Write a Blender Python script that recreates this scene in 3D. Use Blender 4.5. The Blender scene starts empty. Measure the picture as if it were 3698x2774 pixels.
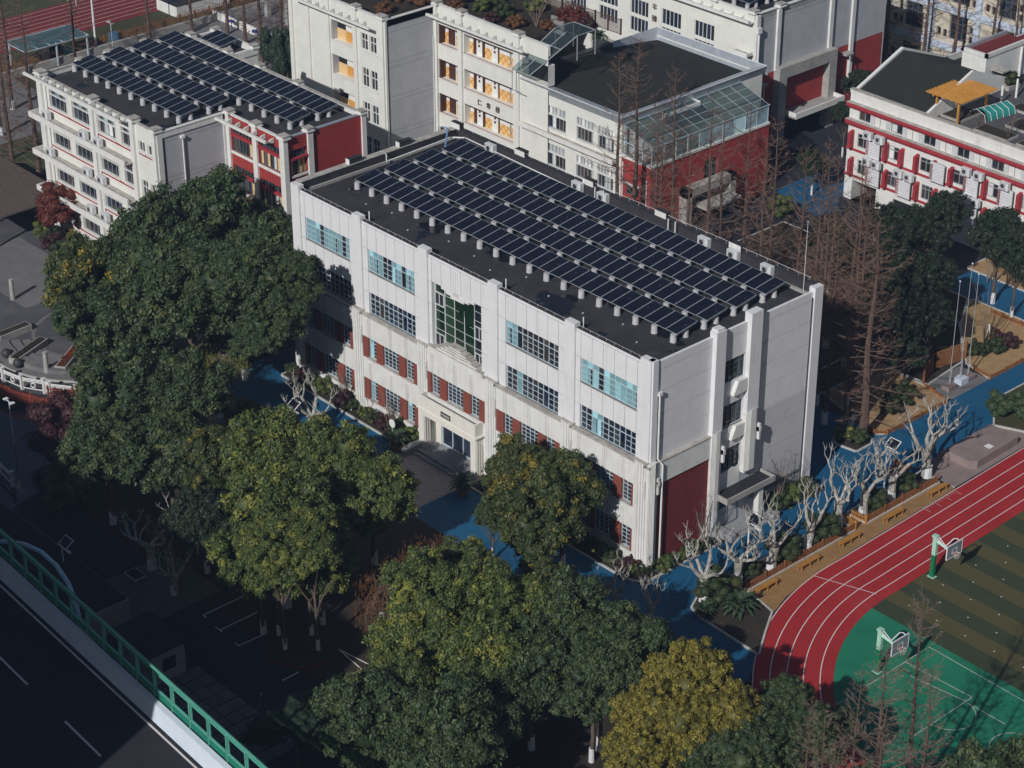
import bpy, math, random
import numpy as np
from mathutils import Vector, Matrix
SC = bpy.context.scene
COL = SC.collection
PI = math.pi

# ---------------------------------------------------------------- camera, sky, sun, exposure
cam_d = bpy.data.cameras.new('camera')
cam_d.sensor_width = 36.0
cam_d.lens = 36.0 * 8000 / 3698
cam_d.clip_start = 1.0
cam_d.clip_end = 4000.0
cam = bpy.data.objects.new('camera', cam_d)
COL.objects.link(cam)
_r = Vector((0.66983852, 0.74250517, -0.00155964))
_u = Vector((-0.36029293, 0.32686741, 0.87369714))
_f = Vector((-0.64923444, 0.58467407, -0.48646775))
cam.matrix_world = Matrix(((_r.x, _u.x, -_f.x, 97.8538), (_r.y, _u.y, -_f.y, -101.8358), (_r.z, _u.z, -_f.z, 94.7303), (0, 0, 0, 1)))
SC.camera = cam

SUN_AZ, SUN_EL = math.radians(-71.0), math.radians(34.0)      # azimuth measured from +X towards +Y
W = bpy.data.worlds.new('World')
SC.world = W
W.use_nodes = True
nt = W.node_tree
nt.nodes.clear()
sky = nt.nodes.new('ShaderNodeTexSky')
sky.sky_type = 'NISHITA'
sky.sun_disc = False
sky.sun_elevation = SUN_EL
sky.sun_rotation = math.radians(90) - SUN_AZ
bgd = nt.nodes.new('ShaderNodeBackground')
bgd.inputs['Strength'].default_value = 0.05
wo = nt.nodes.new('ShaderNodeOutputWorld')
nt.links.new(sky.outputs[0], bgd.inputs['Color'])
nt.links.new(bgd.outputs[0], wo.inputs['Surface'])
sun_d = bpy.data.lights.new('sun', 'SUN')
sun_d.energy = 5.0
sun_d.angle = math.radians(0.5)
sun_d.color = (1.0, 0.975, 0.945)
sun = bpy.data.objects.new('sun', sun_d)
COL.objects.link(sun)
_sd = Vector((math.cos(SUN_EL) * math.cos(SUN_AZ), math.cos(SUN_EL) * math.sin(SUN_AZ), math.sin(SUN_EL)))
sun.rotation_euler = _sd.to_track_quat('Z', 'Y').to_euler()
sun.location = (0, -60, 120)
SC.view_settings.view_transform = 'Standard'
SC.view_settings.look = 'None'
SC.view_settings.exposure = -0.5
SC.view_settings.gamma = 1.0
SC.view_settings.use_curve_mapping = False
SC.render.engine = 'CYCLES'
SC.cycles.max_bounces = 6
SC.cycles.diffuse_bounces = 3
SC.cycles.transparent_max_bounces = 12

# ---------------------------------------------------------------- materials
MATS = {}
def new_mat(name):
    m = bpy.data.materials.new(name); m.use_nodes = True
    m.node_tree.nodes.clear()
    n = m.node_tree.nodes
    o = n.new('ShaderNodeOutputMaterial'); b = n.new('ShaderNodeBsdfPrincipled')
    m.node_tree.links.new(b.outputs[0], o.inputs[0])
    MATS[name] = m
    return m, n, m.node_tree.links, b

def mixc(n, l, fac, a, b, mode='MIX'):
    x = n.new('ShaderNodeMix'); x.data_type = 'RGBA'; x.blend_type = mode
    for s, v in ((x.inputs[0], fac), (x.inputs[6], a), (x.inputs[7], b)):
        if hasattr(v, 'is_linked'): l.new(v, s)
        elif isinstance(v, (tuple, list)): s.default_value = (*v[:3], 1)
        else: s.default_value = v
    return x.outputs[2]

def noise(n, l, scale, detail=4, rough=.6, vec=None, sc=None):
    if vec is None:
        g = n.new('ShaderNodeNewGeometry'); vec = g.outputs['Position']
    if sc:
        mp = n.new('ShaderNodeMapping'); mp.inputs['Scale'].default_value = sc
        l.new(vec, mp.inputs[0]); vec = mp.outputs[0]
    t = n.new('ShaderNodeTexNoise'); t.inputs['Scale'].default_value = scale
    t.inputs['Detail'].default_value = detail; t.inputs['Roughness'].default_value = rough
    l.new(vec, t.inputs['Vector'])
    return t.outputs[0]

def ramp(n, l, src, a, b, va=0., vb=1.):
    r = n.new('ShaderNodeMapRange'); r.inputs[1].default_value = a; r.inputs[2].default_value = b
    r.inputs[3].default_value = va; r.inputs[4].default_value = vb
    l.new(src, r.inputs[0]); return r.outputs[0]

def surf(name, col, col2=None, scale=1.2, rough=.8, streak=0., streak_col=(.25, .25, .24), bump=0., bscale=20, spec=.3, metal=0., fine=0., wear=0., wear_col=(.2, .19, .18)):
    m, n, l, b = new_mat(name)
    col2 = col2 or tuple(c * .86 for c in col)
    c = mixc(n, l, ramp(n, l, noise(n, l, scale), .3, .7), col, col2)
    if fine:
        c = mixc(n, l, ramp(n, l, noise(n, l, 28, 2), .35, .65, 0, fine), c, tuple(x * .45 for x in col))
    if streak:
        s = noise(n, l, 1.0, 5, .65, sc=(2.6, 2.6, .22))
        s2 = noise(n, l, .55, 3)
        mm = n.new('ShaderNodeMath'); mm.operation = 'MULTIPLY'
        l.new(ramp(n, l, s, .5, .78), mm.inputs[0]); l.new(ramp(n, l, s2, .4, .65, .15, 1), mm.inputs[1])
        m3 = n.new('ShaderNodeMath'); m3.operation = 'MULTIPLY'; l.new(mm.outputs[0], m3.inputs[0]); m3.inputs[1].default_value = streak
        c = mixc(n, l, m3.outputs[0], c, streak_col)
    if wear:
        w1 = ramp(n, l, noise(n, l, .16, 8, .72), .50, .66, 0, wear)
        c = mixc(n, l, w1, c, wear_col)
        w2 = ramp(n, l, noise(n, l, 2.2, 8, .8), .60, .70, 0, wear * .9)
        c = mixc(n, l, w2, c, tuple(x * .4 for x in col))
        w3 = ramp(n, l, noise(n, l, .45, 6, .7, sc=(1, 6, 1)), .60, .68, 0, wear * .5)
        c = mixc(n, l, w3, c, tuple(x * .55 for x in col))
    l.new(c, b.inputs['Base Color'])
    b.inputs['Roughness'].default_value = rough
    b.inputs['Specular IOR Level'].default_value = spec
    b.inputs['Metallic'].default_value = metal
    if bump:
        bp = n.new('ShaderNodeBump'); bp.inputs['Strength'].default_value = bump; bp.inputs['Distance'].default_value = .02
        l.new(noise(n, l, bscale, 3), bp.inputs['Height']); l.new(bp.outputs[0], b.inputs['Normal'])
    return m

surf('white_plaster', (.72, .72, .70), (.63, .63, .61), 1.0, .85, streak=.6, streak_col=(.36, .35, .33), bump=.15)
surf('white_panel', (.72, .72, .735), (.66, .66, .675), .8, .8, streak=.5, streak_col=(.44, .43, .42), bump=.1)
surf('cream_plaster', (.72, .725, .68), (.64, .64, .60), .7, .85, streak=.3, streak_col=(.42, .40, .36), bump=.12)
surf('warm_plaster', (.74, .72, .66), (.68, .66, .60), .9, .85, streak=.2, bump=.1)
surf('ledge_stone', (.50, .48, .44), (.30, .28, .26), 1.6, .9, streak=.6, streak_col=(.16, .15, .14), bump=.4)
surf('joint_dark', (.16, .16, .17), rough=.9)
surf('white_paint', (.80, .80, .78), rough=.5, scale=3)
surf('grey_plaster', (.47, .48, .50), (.40, .41, .44), .6, .85, streak=.3, streak_col=(.25, .25, .27))
surf('granite', (.36, .37, .38), (.26, .27, .28), 2.5, .6, fine=.5)
surf('concrete', (.42, .41, .39), (.30, .29, .28), 1.2, .9, streak=.5, streak_col=(.17, .16, .15), bump=.3, fine=.2)
surf('bucket_white', (.54, .54, .56), (.40, .40, .42), 3, .7)
surf('white_metal', (.70, .71, .73), rough=.45, scale=2, spec=.4)
surf('grey_metal', (.42, .45, .48), (.34, .37, .40), 2, .5, metal=.3)
surf('sheet_metal', (.60, .64, .68), (.46, .50, .55), 1.1, .42, metal=.55, streak=.25, streak_col=(.35, .38, .42))
surf('dark_metal', (.05, .05, .055), rough=.5)
surf('red_paint', (.36, .045, .04), (.28, .036, .034), .8, .8, streak=.3, streak_col=(.14, .03, .03), bump=.15)
surf('dark_red_tile', (.20, .032, .03), (.155, .026, .026), 1.5, .75, bump=.3, fine=.3)
surf('red_band', (.38, .04, .05), (.30, .035, .045), 1.4, .6, streak=.35, streak_col=(.12, .02, .02))
surf('pale_blue_wall', (.55, .62, .72), (.48, .55, .66), .5, .8, streak=.3)
surf('stone_cream', (.62, .57, .47), (.50, .45, .37), .8, .85, streak=.3)
surf('bitumen', (.032, .032, .036), (.022, .022, .026), .8, .85, bump=.4)
surf('parapet_dark', (.045, .044, .050), (.028, .027, .031), .9, .8, streak=.5, streak_col=(.09, .09, .095), bump=.3)
surf('green_roof_felt', (.028, .031, .027), (.020, .023, .020), .5, .95, bump=.3, fine=.25)
surf('frame_blue', (.50, .60, .66), rough=.4, scale=4)
surf('frame_grey', (.30, .32, .33), rough=.5, scale=4)
surf('frame_dark', (.10, .14, .16), rough=.4, scale=4)
surf('frame_white', (.66, .68, .68), rough=.5, scale=4)
surf('dark_room', (.02, .02, .024), rough=.9)
surf('orange_tile_a', (.66, .33, .075), rough=.5, scale=3)
surf('orange_tile_b', (.76, .52, .26), rough=.5, scale=3)
surf('brown_door', (.075, .028, .022), rough=.5)
surf('blue_plastic', (.02, .12, .55), rough=.4)
surf('lettering', (.09, .06, .045), rough=.6)
surf('pale_lettering', (.55, .55, .52), rough=.6)
surf('plaque_slate', (.05, .05, .055), rough=.4)
surf('soil', (.050, .038, .028), (.028, .025, .018), .9, .95, bump=.8, fine=.5)
surf('dry_lawn', (.46, .30, .15), (.32, .21, .10), 1.3, .95, bump=.8, bscale=40, fine=.45)
surf('dark_grass', (.05, .06, .025), (.07, .06, .03), .7, .95, bump=.8, bscale=30, fine=.5)
surf('olive_field', (.065, .065, .032), rough=.9)
surf('blue_road', (.006, .100, .215), (.006, .078, .170), .25, .75, fine=.25, wear=.30, wear_col=(.035, .13, .22))
surf('court_green', (.015, .21, .115), (.012, .16, .090), .35, .75, fine=.25, wear=.30, wear_col=(.05, .26, .16))
surf('track_red', (.40, .026, .028), (.32, .020, .022), .3, .8, fine=.3, wear=.22, wear_col=(.42, .07, .06))
surf('line_white', (.72, .66, .66), rough=.7, scale=5)
surf('kerb_stone', (.52, .51, .48), (.40, .39, .37), 2, .8)
surf('asphalt', (.030, .032, .040), (.022, .023, .030), .5, .9, fine=.4, wear=.3, wear_col=(.045, .046, .055))
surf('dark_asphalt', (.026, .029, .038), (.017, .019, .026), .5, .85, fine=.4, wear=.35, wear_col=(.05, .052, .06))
surf('plaza_grey', (.10, .10, .11), (.07, .07, .078), .5, .85, fine=.3, wear=.35, wear_col=(.17, .165, .16))
surf('plaza_light', (.19, .185, .19), (.14, .135, .14), .7, .85, fine=.3, wear=.3, wear_col=(.26, .25, .24))
surf('gravel', (.12, .115, .11), (.08, .078, .075), 3, .95, fine=.6)
surf('tan_brick', (.36, .21, .085), (.25, .15, .06), 1.2, .85, fine=.45, wear=.3, wear_col=(.20, .14, .09))
surf('pink_stone', (.30, .235, .22), (.23, .18, .175), 1.0, .75, fine=.3)
surf('bark', (.13, .10, .08), (.08, .06, .05), 2, .95, bump=.5)
surf('red_bark', (.13, .085, .065), (.075, .050, .040), 2, .95, bump=.5)
surf('twig_brown', (.20, .125, .095), (.11, .070, .055), .9, .95)
surf('twig_pale', (.22, .17, .14), (.16, .12, .10), 1, .95)
surf('plane_bark', (.58, .56, .52), (.16, .15, .12), 3.6, .85, bump=.6, fine=.5)
surf('whitewash', (.72, .72, .74), (.55, .55, .56), 3, .9)
surf('fence_wood', (.30, .12, .04), (.20, .08, .03), 2, .8)
surf('bench_wood', (.46, .22, .05), (.36, .16, .035), 2, .7)
surf('pergola_wood', (.55, .27, .06), (.42, .19, .04), 1.5, .7)
surf('dark_wood', (.10, .06, .045), rough=.8)
surf('rail_red', (.32, .075, .05), (.22, .05, .04), 2, .7)
surf('post_green', (.01, .17, .075), rough=.4)
surf('post_pale_green', (.40, .66, .54), rough=.45)
surf('board_grey', (.22, .26, .30), rough=.3, spec=.5)
surf('rim_pink', (.75, .42, .38), rough=.4)
surf('barrier_green', (.02, .30, .20), (.018, .25, .17), .7, .5)
surf('barrier_frame', (.12, .42, .33), rough=.45)
surf('barrier_concrete', (.60, .66, .74), (.50, .57, .66), .5, .8, streak=.15)
surf('flower_orange', (.75, .16, .02), (.60, .06, .01), 3, .8)
surf('pot_glaze', (.30, .13, .03), rough=.35, spec=.6)
surf('awning_teal', (.02, .22, .20), (.03, .28, .25), 1, .6)
surf('pipe_white', (.78, .78, .78), rough=.5)
surf('pipe_blue', (.12, .25, .42), rough=.5)
surf('lamp_blue', (.42, .60, .80), rough=.4)
surf('wood_deck', (.13, .11, .10), (.09, .075, .07), 1.5, .8)
surf('billboard_blue', (.02, .05, .35), rough=.4)
surf('palm_green', (.045, .075, .035), (.03, .05, .028), 2, .7)
surf('poster', (.55, .50, .62), (.2, .12, .3), 4, .6)

def glass(name, col, rough=.12, var=.4):
    m, n, l, b = new_mat(name)
    v = noise(n, l, .9, 2)
    c = mixc(n, l, ramp(n, l, v, .35, .65), col, tuple(x * (1 - var) for x in col))
    oi = n.new('ShaderNodeObjectInfo')
    c = mixc(n, l, ramp(n, l, oi.outputs['Random'], .55, 1., 0, .75), c, tuple(min(1, x * 2.2 + .012) for x in col))
    l.new(c, b.inputs['Base Color']); b.inputs['Roughness'].default_value = rough * .6
    b.inputs['Specular IOR Level'].default_value = .6
glass('glass_dark', (.022, .026, .034), .15)
glass('glass_room', (.060, .050, .045), .3, .7)
glass('glass_navy', (.010, .016, .040), .2)
glass('glass_teal', (.20, .38, .42), .35, .2)
glass('glass_green', (.012, .035, .018), .12)
glass('glass_curtain', (.50, .53, .55), .5, .15)
glass('glass_sky', (.30, .45, .52), .12, .5)
glass('screen_dark', (.02, .028, .05), .2)

def solar_mat():
    m, n, l, b = new_mat('solar_cell')
    tc = n.new('ShaderNodeTexCoord'); sx = n.new('ShaderNodeSeparateXYZ'); l.new(tc.outputs['Object'], sx.inputs[0])
    def lines(sock, period, w):
        a = n.new('ShaderNodeMath'); a.operation = 'MULTIPLY'; a.inputs[1].default_value = 1 / period; l.new(sock, a.inputs[0])
        f = n.new('ShaderNodeMath'); f.operation = 'FRACT'; l.new(a.outputs[0], f.inputs[0])
        g = n.new('ShaderNodeMath'); g.operation = 'LESS_THAN'; g.inputs[1].default_value = w; l.new(f.outputs[0], g.inputs[0])
        return g.outputs[0]
    a = lines(sx.outputs[0], .182, .10)
    c = lines(sx.outputs[1], .091, .10)
    mx = n.new('ShaderNodeMath'); mx.operation = 'MAXIMUM'; l.new(a, mx.inputs[0]); l.new(c, mx.inputs[1])
    base = mixc(n, l, ramp(n, l, noise(n, l, .35, 2), .35, .65), (.006, .008, .017), (.009, .011, .022))
    k = n.new('ShaderNodeMath'); k.operation = 'MULTIPLY'; k.inputs[1].default_value = .45; l.new(mx.outputs[0], k.inputs[0])
    l.new(mixc(n, l, k.outputs[0], base, (.028, .034, .055)), b.inputs['Base Color'])
    b.inputs['Roughness'].default_value = .3; b.inputs['Specular IOR Level'].default_value = .16
solar_mat()
surf('solar_frame', (.52, .56, .60), rough=.4, metal=.3)

def roof_mat():
    m, n, l, b = new_mat('wet_roof')
    base = mixc(n, l, ramp(n, l, noise(n, l, .5, 5), .35, .65), (.040, .039, .042), (.024, .024, .028))
    base = mixc(n, l, ramp(n, l, noise(n, l, 1.1, 6, .7), .58, .74, 0, .55), base, (.10, .095, .09))
    pud = ramp(n, l, noise(n, l, .22, 4, .55), .575, .59)
    l.new(mixc(n, l, pud, base, (.012, .013, .018)), b.inputs['Base Color'])
    l.new(ramp(n, l, pud, 0, 1, .85, .12), b.inputs['Roughness'])
roof_mat()

def brick_mat(name, c1, c2, mortar, sx=4.2, sy=13., axis='XZ'):
    m, n, l, b = new_mat(name)
    g = n.new('ShaderNodeNewGeometry'); s = n.new('ShaderNodeSeparateXYZ'); l.new(g.outputs['Position'], s.inputs[0])
    k = n.new('ShaderNodeCombineXYZ')
    if axis == 'XZ':
        ad = n.new('ShaderNodeMath'); ad.operation = 'ADD'; l.new(s.outputs[0], ad.inputs[0]); l.new(s.outputs[1], ad.inputs[1])
        l.new(ad.outputs[0], k.inputs[0]); l.new(s.outputs[2], k.inputs[1])
    else:
        l.new(s.outputs[0], k.inputs[0]); l.new(s.outputs[1], k.inputs[1])
    t = n.new('ShaderNodeTexBrick'); t.inputs['Scale'].default_value = 1.0
    t.inputs['Brick Width'].default_value = 1 / sx; t.inputs['Row Height'].default_value = 1 / sy
    t.inputs['Mortar Size'].default_value = .008; t.inputs['Color1'].default_value = (*c1, 1); t.inputs['Color2'].default_value = (*c2, 1)
    t.inputs['Mortar'].default_value = (*mortar, 1)
    l.new(k.outputs[0], t.inputs['Vector'])
    c = mixc(n, l, ramp(n, l, noise(n, l, 3, 4), .3, .7, 0, .5), t.outputs[0], tuple(x * .6 for x in c1))
    l.new(c, b.inputs['Base Color']); b.inputs['Roughness'].default_value = .85
brick_mat('red_brick', (.27, .055, .032), (.19, .038, .026), (.20, .10, .08))
brick_mat('paver_plaza', (.38, .33, .32), (.30, .26, .26), (.13, .115, .115), 1.6, 3.2, 'XY')

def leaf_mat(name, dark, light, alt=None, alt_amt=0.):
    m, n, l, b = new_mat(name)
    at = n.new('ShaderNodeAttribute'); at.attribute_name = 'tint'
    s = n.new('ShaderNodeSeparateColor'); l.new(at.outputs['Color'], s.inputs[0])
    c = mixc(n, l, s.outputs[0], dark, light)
    if alt:
        oi = n.new('ShaderNodeObjectInfo')
        ad = n.new('ShaderNodeMath'); ad.operation = 'ADD'; l.new(oi.outputs['Random'], ad.inputs[0]); l.new(s.outputs[1], ad.inputs[1])
        fr = n.new('ShaderNodeMath'); fr.operation = 'FRACT'; l.new(ad.outputs[0], fr.inputs[0])
        c = mixc(n, l, ramp(n, l, fr.outputs[0], alt_amt, alt_amt - .12), c, alt)
    l.new(c, b.inputs['Base Color']); b.inputs['Roughness'].default_value = .55
    b.inputs['Specular IOR Level'].default_value = .35
    tr = n.new('ShaderNodeBsdfTranslucent'); l.new(c, tr.inputs[0])
    ms = n.new('ShaderNodeMixShader'); ms.inputs[0].default_value = .25
    l.new(b.outputs[0], ms.inputs[1]); l.new(tr.outputs[0], ms.inputs[2])
    out = [x for x in n if x.type == 'OUTPUT_MATERIAL'][0]
    l.new(ms.outputs[0], out.inputs[0])
leaf_mat('leaf_dark', (.024, .044, .022), (.105, .150, .060), (.16, .17, .05), .10)
leaf_mat('leaf_olive', (.034, .056, .018), (.170, .215, .055), (.26, .26, .05), .16)
leaf_mat('leaf_gold', (.030, .048, .018), (.125, .150, .045), (.38, .28, .035), .13)
leaf_mat('leaf_yellow', (.10, .095, .020), (.42, .35, .055), (.10, .10, .025), .22)
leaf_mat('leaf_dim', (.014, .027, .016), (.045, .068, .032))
leaf_mat('leaf_pine', (.018, .036, .022), (.05, .080, .045))
leaf_mat('leaf_red', (.09, .022, .018), (.20, .050, .032))
leaf_mat('leaf_hedge', (.025, .042, .016), (.070, .095, .032), (.12, .10, .03), .12)
leaf_mat('leaf_maroon', (.04, .016, .020), (.09, .035, .035))
leaf_mat('leaf_brown', (.10, .045, .022), (.22, .10, .04))

def ring_field(name):
    pass

# ---------------------------------------------------------------- mesh building
def M(x): return MATS[x]
class MB:
    def __init__(s): s.v = []; s.f = []; s.m = []; s.mats = []
    def mi(s, mat):
        if mat not in s.mats: s.mats.append(mat)
        return s.mats.index(mat)
    def poly(s, pts, mat):
        i = len(s.v); s.v += [tuple(p) for p in pts]; s.f.append(tuple(range(i, i + len(pts)))); s.m.append(s.mi(mat))
    def box(s, x0, x1, y0, y1, z0, z1, mat, skip=''):
        i = len(s.v)
        s.v += [(x0, y0, z0), (x1, y0, z0), (x1, y1, z0), (x0, y1, z0), (x0, y0, z1), (x1, y0, z1), (x1, y1, z1), (x0, y1, z1)]
        k = s.mi(mat)
        for q in ((0, 3, 2, 1), (4, 5, 6, 7), (0, 1, 5, 4), (1, 2, 6, 5), (2, 3, 7, 6), (3, 0, 4, 7)):
            s.f.append(tuple(i + a for a in q)); s.m.append(k)
        return s
    def prism(s, pts, z0, z1, mat, top=None):
        n = len(pts); i = len(s.v)
        s.v += [(p[0], p[1], z0) for p in pts] + [(p[0], p[1], z1) for p in pts]
        k = s.mi(mat); s.f.append(tuple(range(i + n - 1, i - 1, -1))); s.m.append(k)
        s.f.append(tuple(range(i + n, i + 2 * n))); s.m.append(s.mi(top or mat))
        for a in range(n):
            b = (a + 1) % n; s.f.append((i + a, i + b, i + n + b, i + n + a)); s.m.append(k)
        return s
    def uprism(s, pts, d0, d1, mat):
        """outline in (u, z), extruded along depth"""
        n = len(pts); i = len(s.v)
        s.v += [(p[0], d0, p[1]) for p in pts] + [(p[0], d1, p[1]) for p in pts]
        k = s.mi(mat); s.f.append(tuple(range(i, i + n))); s.f.append(tuple(range(i + 2 * n - 1, i + n - 1, -1))); s.m += [k, k]
        for a in range(n):
            b = (a + 1) % n; s.f.append((i + a, i + n + a, i + n + b, i + b)); s.m.append(k)
        return s
    def tube(s, pts, rad, mat, n=6, cap=True):
        pts = [Vector(p) for p in pts]
        if not isinstance(rad, (list, tuple)): rad = [rad] * len(pts)
        k = s.mi(mat); i0 = len(s.v); up = None
        for j, p in enumerate(pts):
            t = (pts[min(j + 1, len(pts) - 1)] - pts[max(j - 1, 0)])
            if t.length < 1e-6: t = Vector((0, 0, 1))
            t.normalize()
            a = up if up is not None else (Vector((1, 0, 0)) if abs(t.x) < .8 else Vector((0, 1, 0)))
            a = (a - t * a.dot(t))
            if a.length < 1e-4: a = t.orthogonal()
            a.normalize(); up = a; b = t.cross(a)
            for q in range(n):
                w = 2 * PI * q / n
                s.v.append(tuple(p + (a * math.cos(w) + b * math.sin(w)) * rad[j]))
        for j in range(len(pts) - 1):
            for q in range(n):
                c = i0 + j * n + q; d = i0 + j * n + (q + 1) % n
                s.f.append((c, d, d + n, c + n)); s.m.append(k)
        if cap:
            e = i0 + (len(pts) - 1) * n
            s.f.append(tuple(range(i0 + n - 1, i0 - 1, -1))); s.f.append(tuple(range(e, e + n))); s.m += [k, k]
        return s
    def bar(s, a, b, w, mat, n=4): return s.tube([a, b], w * .6, mat, n)
    def ball(s, c, r, mat, seg=12, rings=8, sz=1.):
        k = s.mi(mat); i0 = len(s.v)
        for j in range(rings + 1):
            ph = PI * j / rings
            for q in range(seg):
                th = 2 * PI * q / seg
                s.v.append((c[0] + r * math.sin(ph) * math.cos(th), c[1] + r * math.sin(ph) * math.sin(th), c[2] + r * sz * math.cos(ph)))
        for j in range(rings):
            for q in range(seg):
                a = i0 + j * seg + q; b = i0 + j * seg + (q + 1) % seg
                s.f.append((a, a + seg, b + seg, b)); s.m.append(k)
        return s
    def wall(s, u0, u1, v0, v1, holes, mat, d=0., rmat=None):
        """sheet facing -depth with real openings (u0,u1,v0,v1,recess)"""
        us = sorted(set([u0, u1] + [c for h in holes for c in h[:2] if u0 < c < u1]))
        vs = sorted(set([v0, v1] + [c for h in holes for c in h[2:4] if v0 < c < v1]))
        for a, b in zip(us, us[1:]):
            run = None
            for c, e in zip(vs, vs[1:]):
                mu, mv = (a + b) / 2, (c + e) / 2
                inside = any(h[0] < mu < h[1] and h[2] < mv < h[3] for h in holes)
                if inside:
                    if run: s.poly([(a, d, run[0]), (b, d, run[0]), (b, d, run[1]), (a, d, run[1])], mat); run = None
                else:
                    run = [run[0] if run else c, e]
            if run: s.poly([(a, d, run[0]), (b, d, run[0]), (b, d, run[1]), (a, d, run[1])], mat)
        for h in holes:
            a, b, c, e, r = h; q = rmat or mat
            s.poly([(a, d, c), (a, d + r, c), (a, d + r, e), (a, d, e)], q)
            s.poly([(b, d, c), (b, d, e), (b, d + r, e), (b, d + r, c)], q)
            s.poly([(a, d, e), (a, d + r, e), (b, d + r, e), (b, d, e)], q)
            s.poly([(a, d, c), (b, d, c), (b, d + r, c), (a, d + r, c)], q)
            s.poly([(a, d + r + .02, c), (b, d + r + .02, c), (b, d + r + .02, e), (a, d + r + .02, e)], 'dark_room')
        return s
    def mesh(s, name, off=(0, 0, 0), smooth=False):
        me = bpy.data.meshes.new(name)
        me.from_pydata([(p[0] - off[0], p[1] - off[1], p[2] - off[2]) for p in s.v], [], s.f)
        for m in s.mats: me.materials.append(M(m))
        me.polygons.foreach_set('material_index', s.m)
        if smooth: me.polygons.foreach_set('use_smooth', [True] * len(s.f))
        me.update(); return me

def tag(o, label=None, cat=None, group=None, kind=None):
    if label: o['label'] = label
    if cat: o['category'] = cat
    if group: o['group'] = group
    if kind: o['kind'] = kind
    return o
def obj(name, me, parent=None, loc=(0, 0, 0), rz=0., sc=None):
    o = bpy.data.objects.new(name, me); COL.objects.link(o)
    if parent is not None: o.parent = parent
    o.location = loc; o.rotation_euler = (0, 0, rz)
    if sc: o.scale = sc if isinstance(sc, (tuple, list)) else (sc, sc, sc)
    return o
def root(name, loc, label, cat, group=None, rz=0.):
    return tag(obj(name, None, None, loc, rz), label, cat, group)
def part(r, name, mb, o=(0, 0), rz=0., smooth=False):
    """mesh in facade coordinates (u, depth, z) with its origin at world (o), turned by rz, child of root r"""
    return obj(name, mb.mesh(name, smooth=smooth), r, (o[0] - r.location.x, o[1] - r.location.y, -r.location.z), rz)
def setting(name, mb, kind='structure'):
    return tag(obj(name, mb.mesh(name)), kind=kind)
def thing(name, mb, loc, label, cat, group=None, rz=0., smooth=False):
    return tag(obj(name, mb.mesh(name, smooth=smooth), None, loc, rz), label, cat, group)
def copy_tree(o, parent=None, loc=None, rz=None, sc=None, label=None, group=None):
    c = o.copy(); COL.objects.link(c); c.parent = parent
    if loc is not None: c.location = loc
    if rz is not None: c.rotation_euler = (0, 0, rz)
    if sc is not None: c.scale = sc if isinstance(sc, (tuple, list)) else (sc, sc, sc)
    if label: c['label'] = label
    if group: c['group'] = group
    for ch in list(o.children): copy_tree(ch, c)
    return c

# ---------------------------------------------------------------- windows
_wc = {}
def w2l(o, rz, u, d, z):
    c, s = math.cos(rz), math.sin(rz)
    return (o[0] + u * c - d * s, o[1] + u * s + d * c, z)
def window(r, o, rz, u0, u1, v0, v1, d, cols, pat='d', tr=.72, bars=0, frame='frame_blue', t=.055, name='window', label=None, tpat=None, nobar=()):
    """window: one mesh of frame, mullions, transom and bars; every pane a child. pat = one letter per column."""
    w, h = round(u1 - u0, 2), round(v1 - v0, 2)
    key = (w, h, cols, tr, bars, frame, t, nobar)
    cw = w / cols
    if key not in _wc:
        b = MB()
        b.box(0, w, -.05, .03, 0, t, frame); b.box(0, w, -.05, .03, h - t, h, frame)
        b.box(0, t, -.05, .03, t, h - t, frame); b.box(w - t, w, -.05, .03, t, h - t, frame)
        for i in range(1, cols): b.box(i * cw - t / 2, i * cw + t / 2, -.045, .02, t, h - t, frame)
        if tr < 1: b.box(t, w - t, -.04, .02, h * tr - t / 2, h * tr + t / 2, frame)
        for k in range(bars):
            z = h * tr * (k + 1) / (bars + 1)
            for i in range(cols):
                if i not in nobar: b.box(i * cw + t / 2, (i + 1) * cw - t / 2, -.03, .01, z - .013, z + .013, frame)
        _wc[key] = b.mesh('window_frame')
    wo = obj(name, _wc[key], r, tuple(a - b_ for a, b_ in zip(w2l(o, rz, u0, d, v0), r.location)), rz)
    if label: wo['label'] = label
    C = {'d': 'glass_dark', 'r': 'glass_room', 'n': 'glass_navy', 't': 'glass_teal', 'g': 'glass_green', 'c': 'glass_curtain', 's': 'glass_sky', 'k': 'screen_dark',
         'y': 'orange_tile_b', 'o': 'orange_tile_a', 'w': 'white_paint'}
    for i in range(cols):
        for lo, ch in ((0, pat[i % len(pat)]), (1, (tpat or pat)[i % len(tpat or pat)])):
            if lo and tr >= 1: continue
            za, zb = (h * tr, h - t) if lo else (t, h * tr if tr < 1 else h - t)
            q = random.Random(int(abs(u0) * 53 + v0 * 17 + i * 7)).choice((1., .72, .55, 1., .8)) if ch == 't' and not lo and cols > 4 else 1.
            pk = (round(cw, 3), round(zb - za, 3), ch, q)
            if pk not in _wc:
                b = MB(); b.poly([(0, 0, 0), (cw, 0, 0), (cw, 0, zb - za), (0, 0, zb - za)] if q == 1. else [(0, 0, 0), (cw * q, 0, 0), (cw * q, 0, zb - za), (0, 0, zb - za)], C[ch])
                if q < 1.: b.poly([(cw * q, 0, 0), (cw, 0, 0), (cw, 0, zb - za), (cw * q, 0, zb - za)], 'glass_dark')
                _wc[pk] = b.mesh('pane')
            pn = obj('pane', _wc[pk], wo, (i * cw, .03, za)); hz = random.Random(int(abs(u0) * 31 + v0 * 13 + i * 3 + lo)); pn.rotation_euler = (hz.uniform(-.02, .02), 0, hz.uniform(-.02, .02))
    return wo

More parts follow.
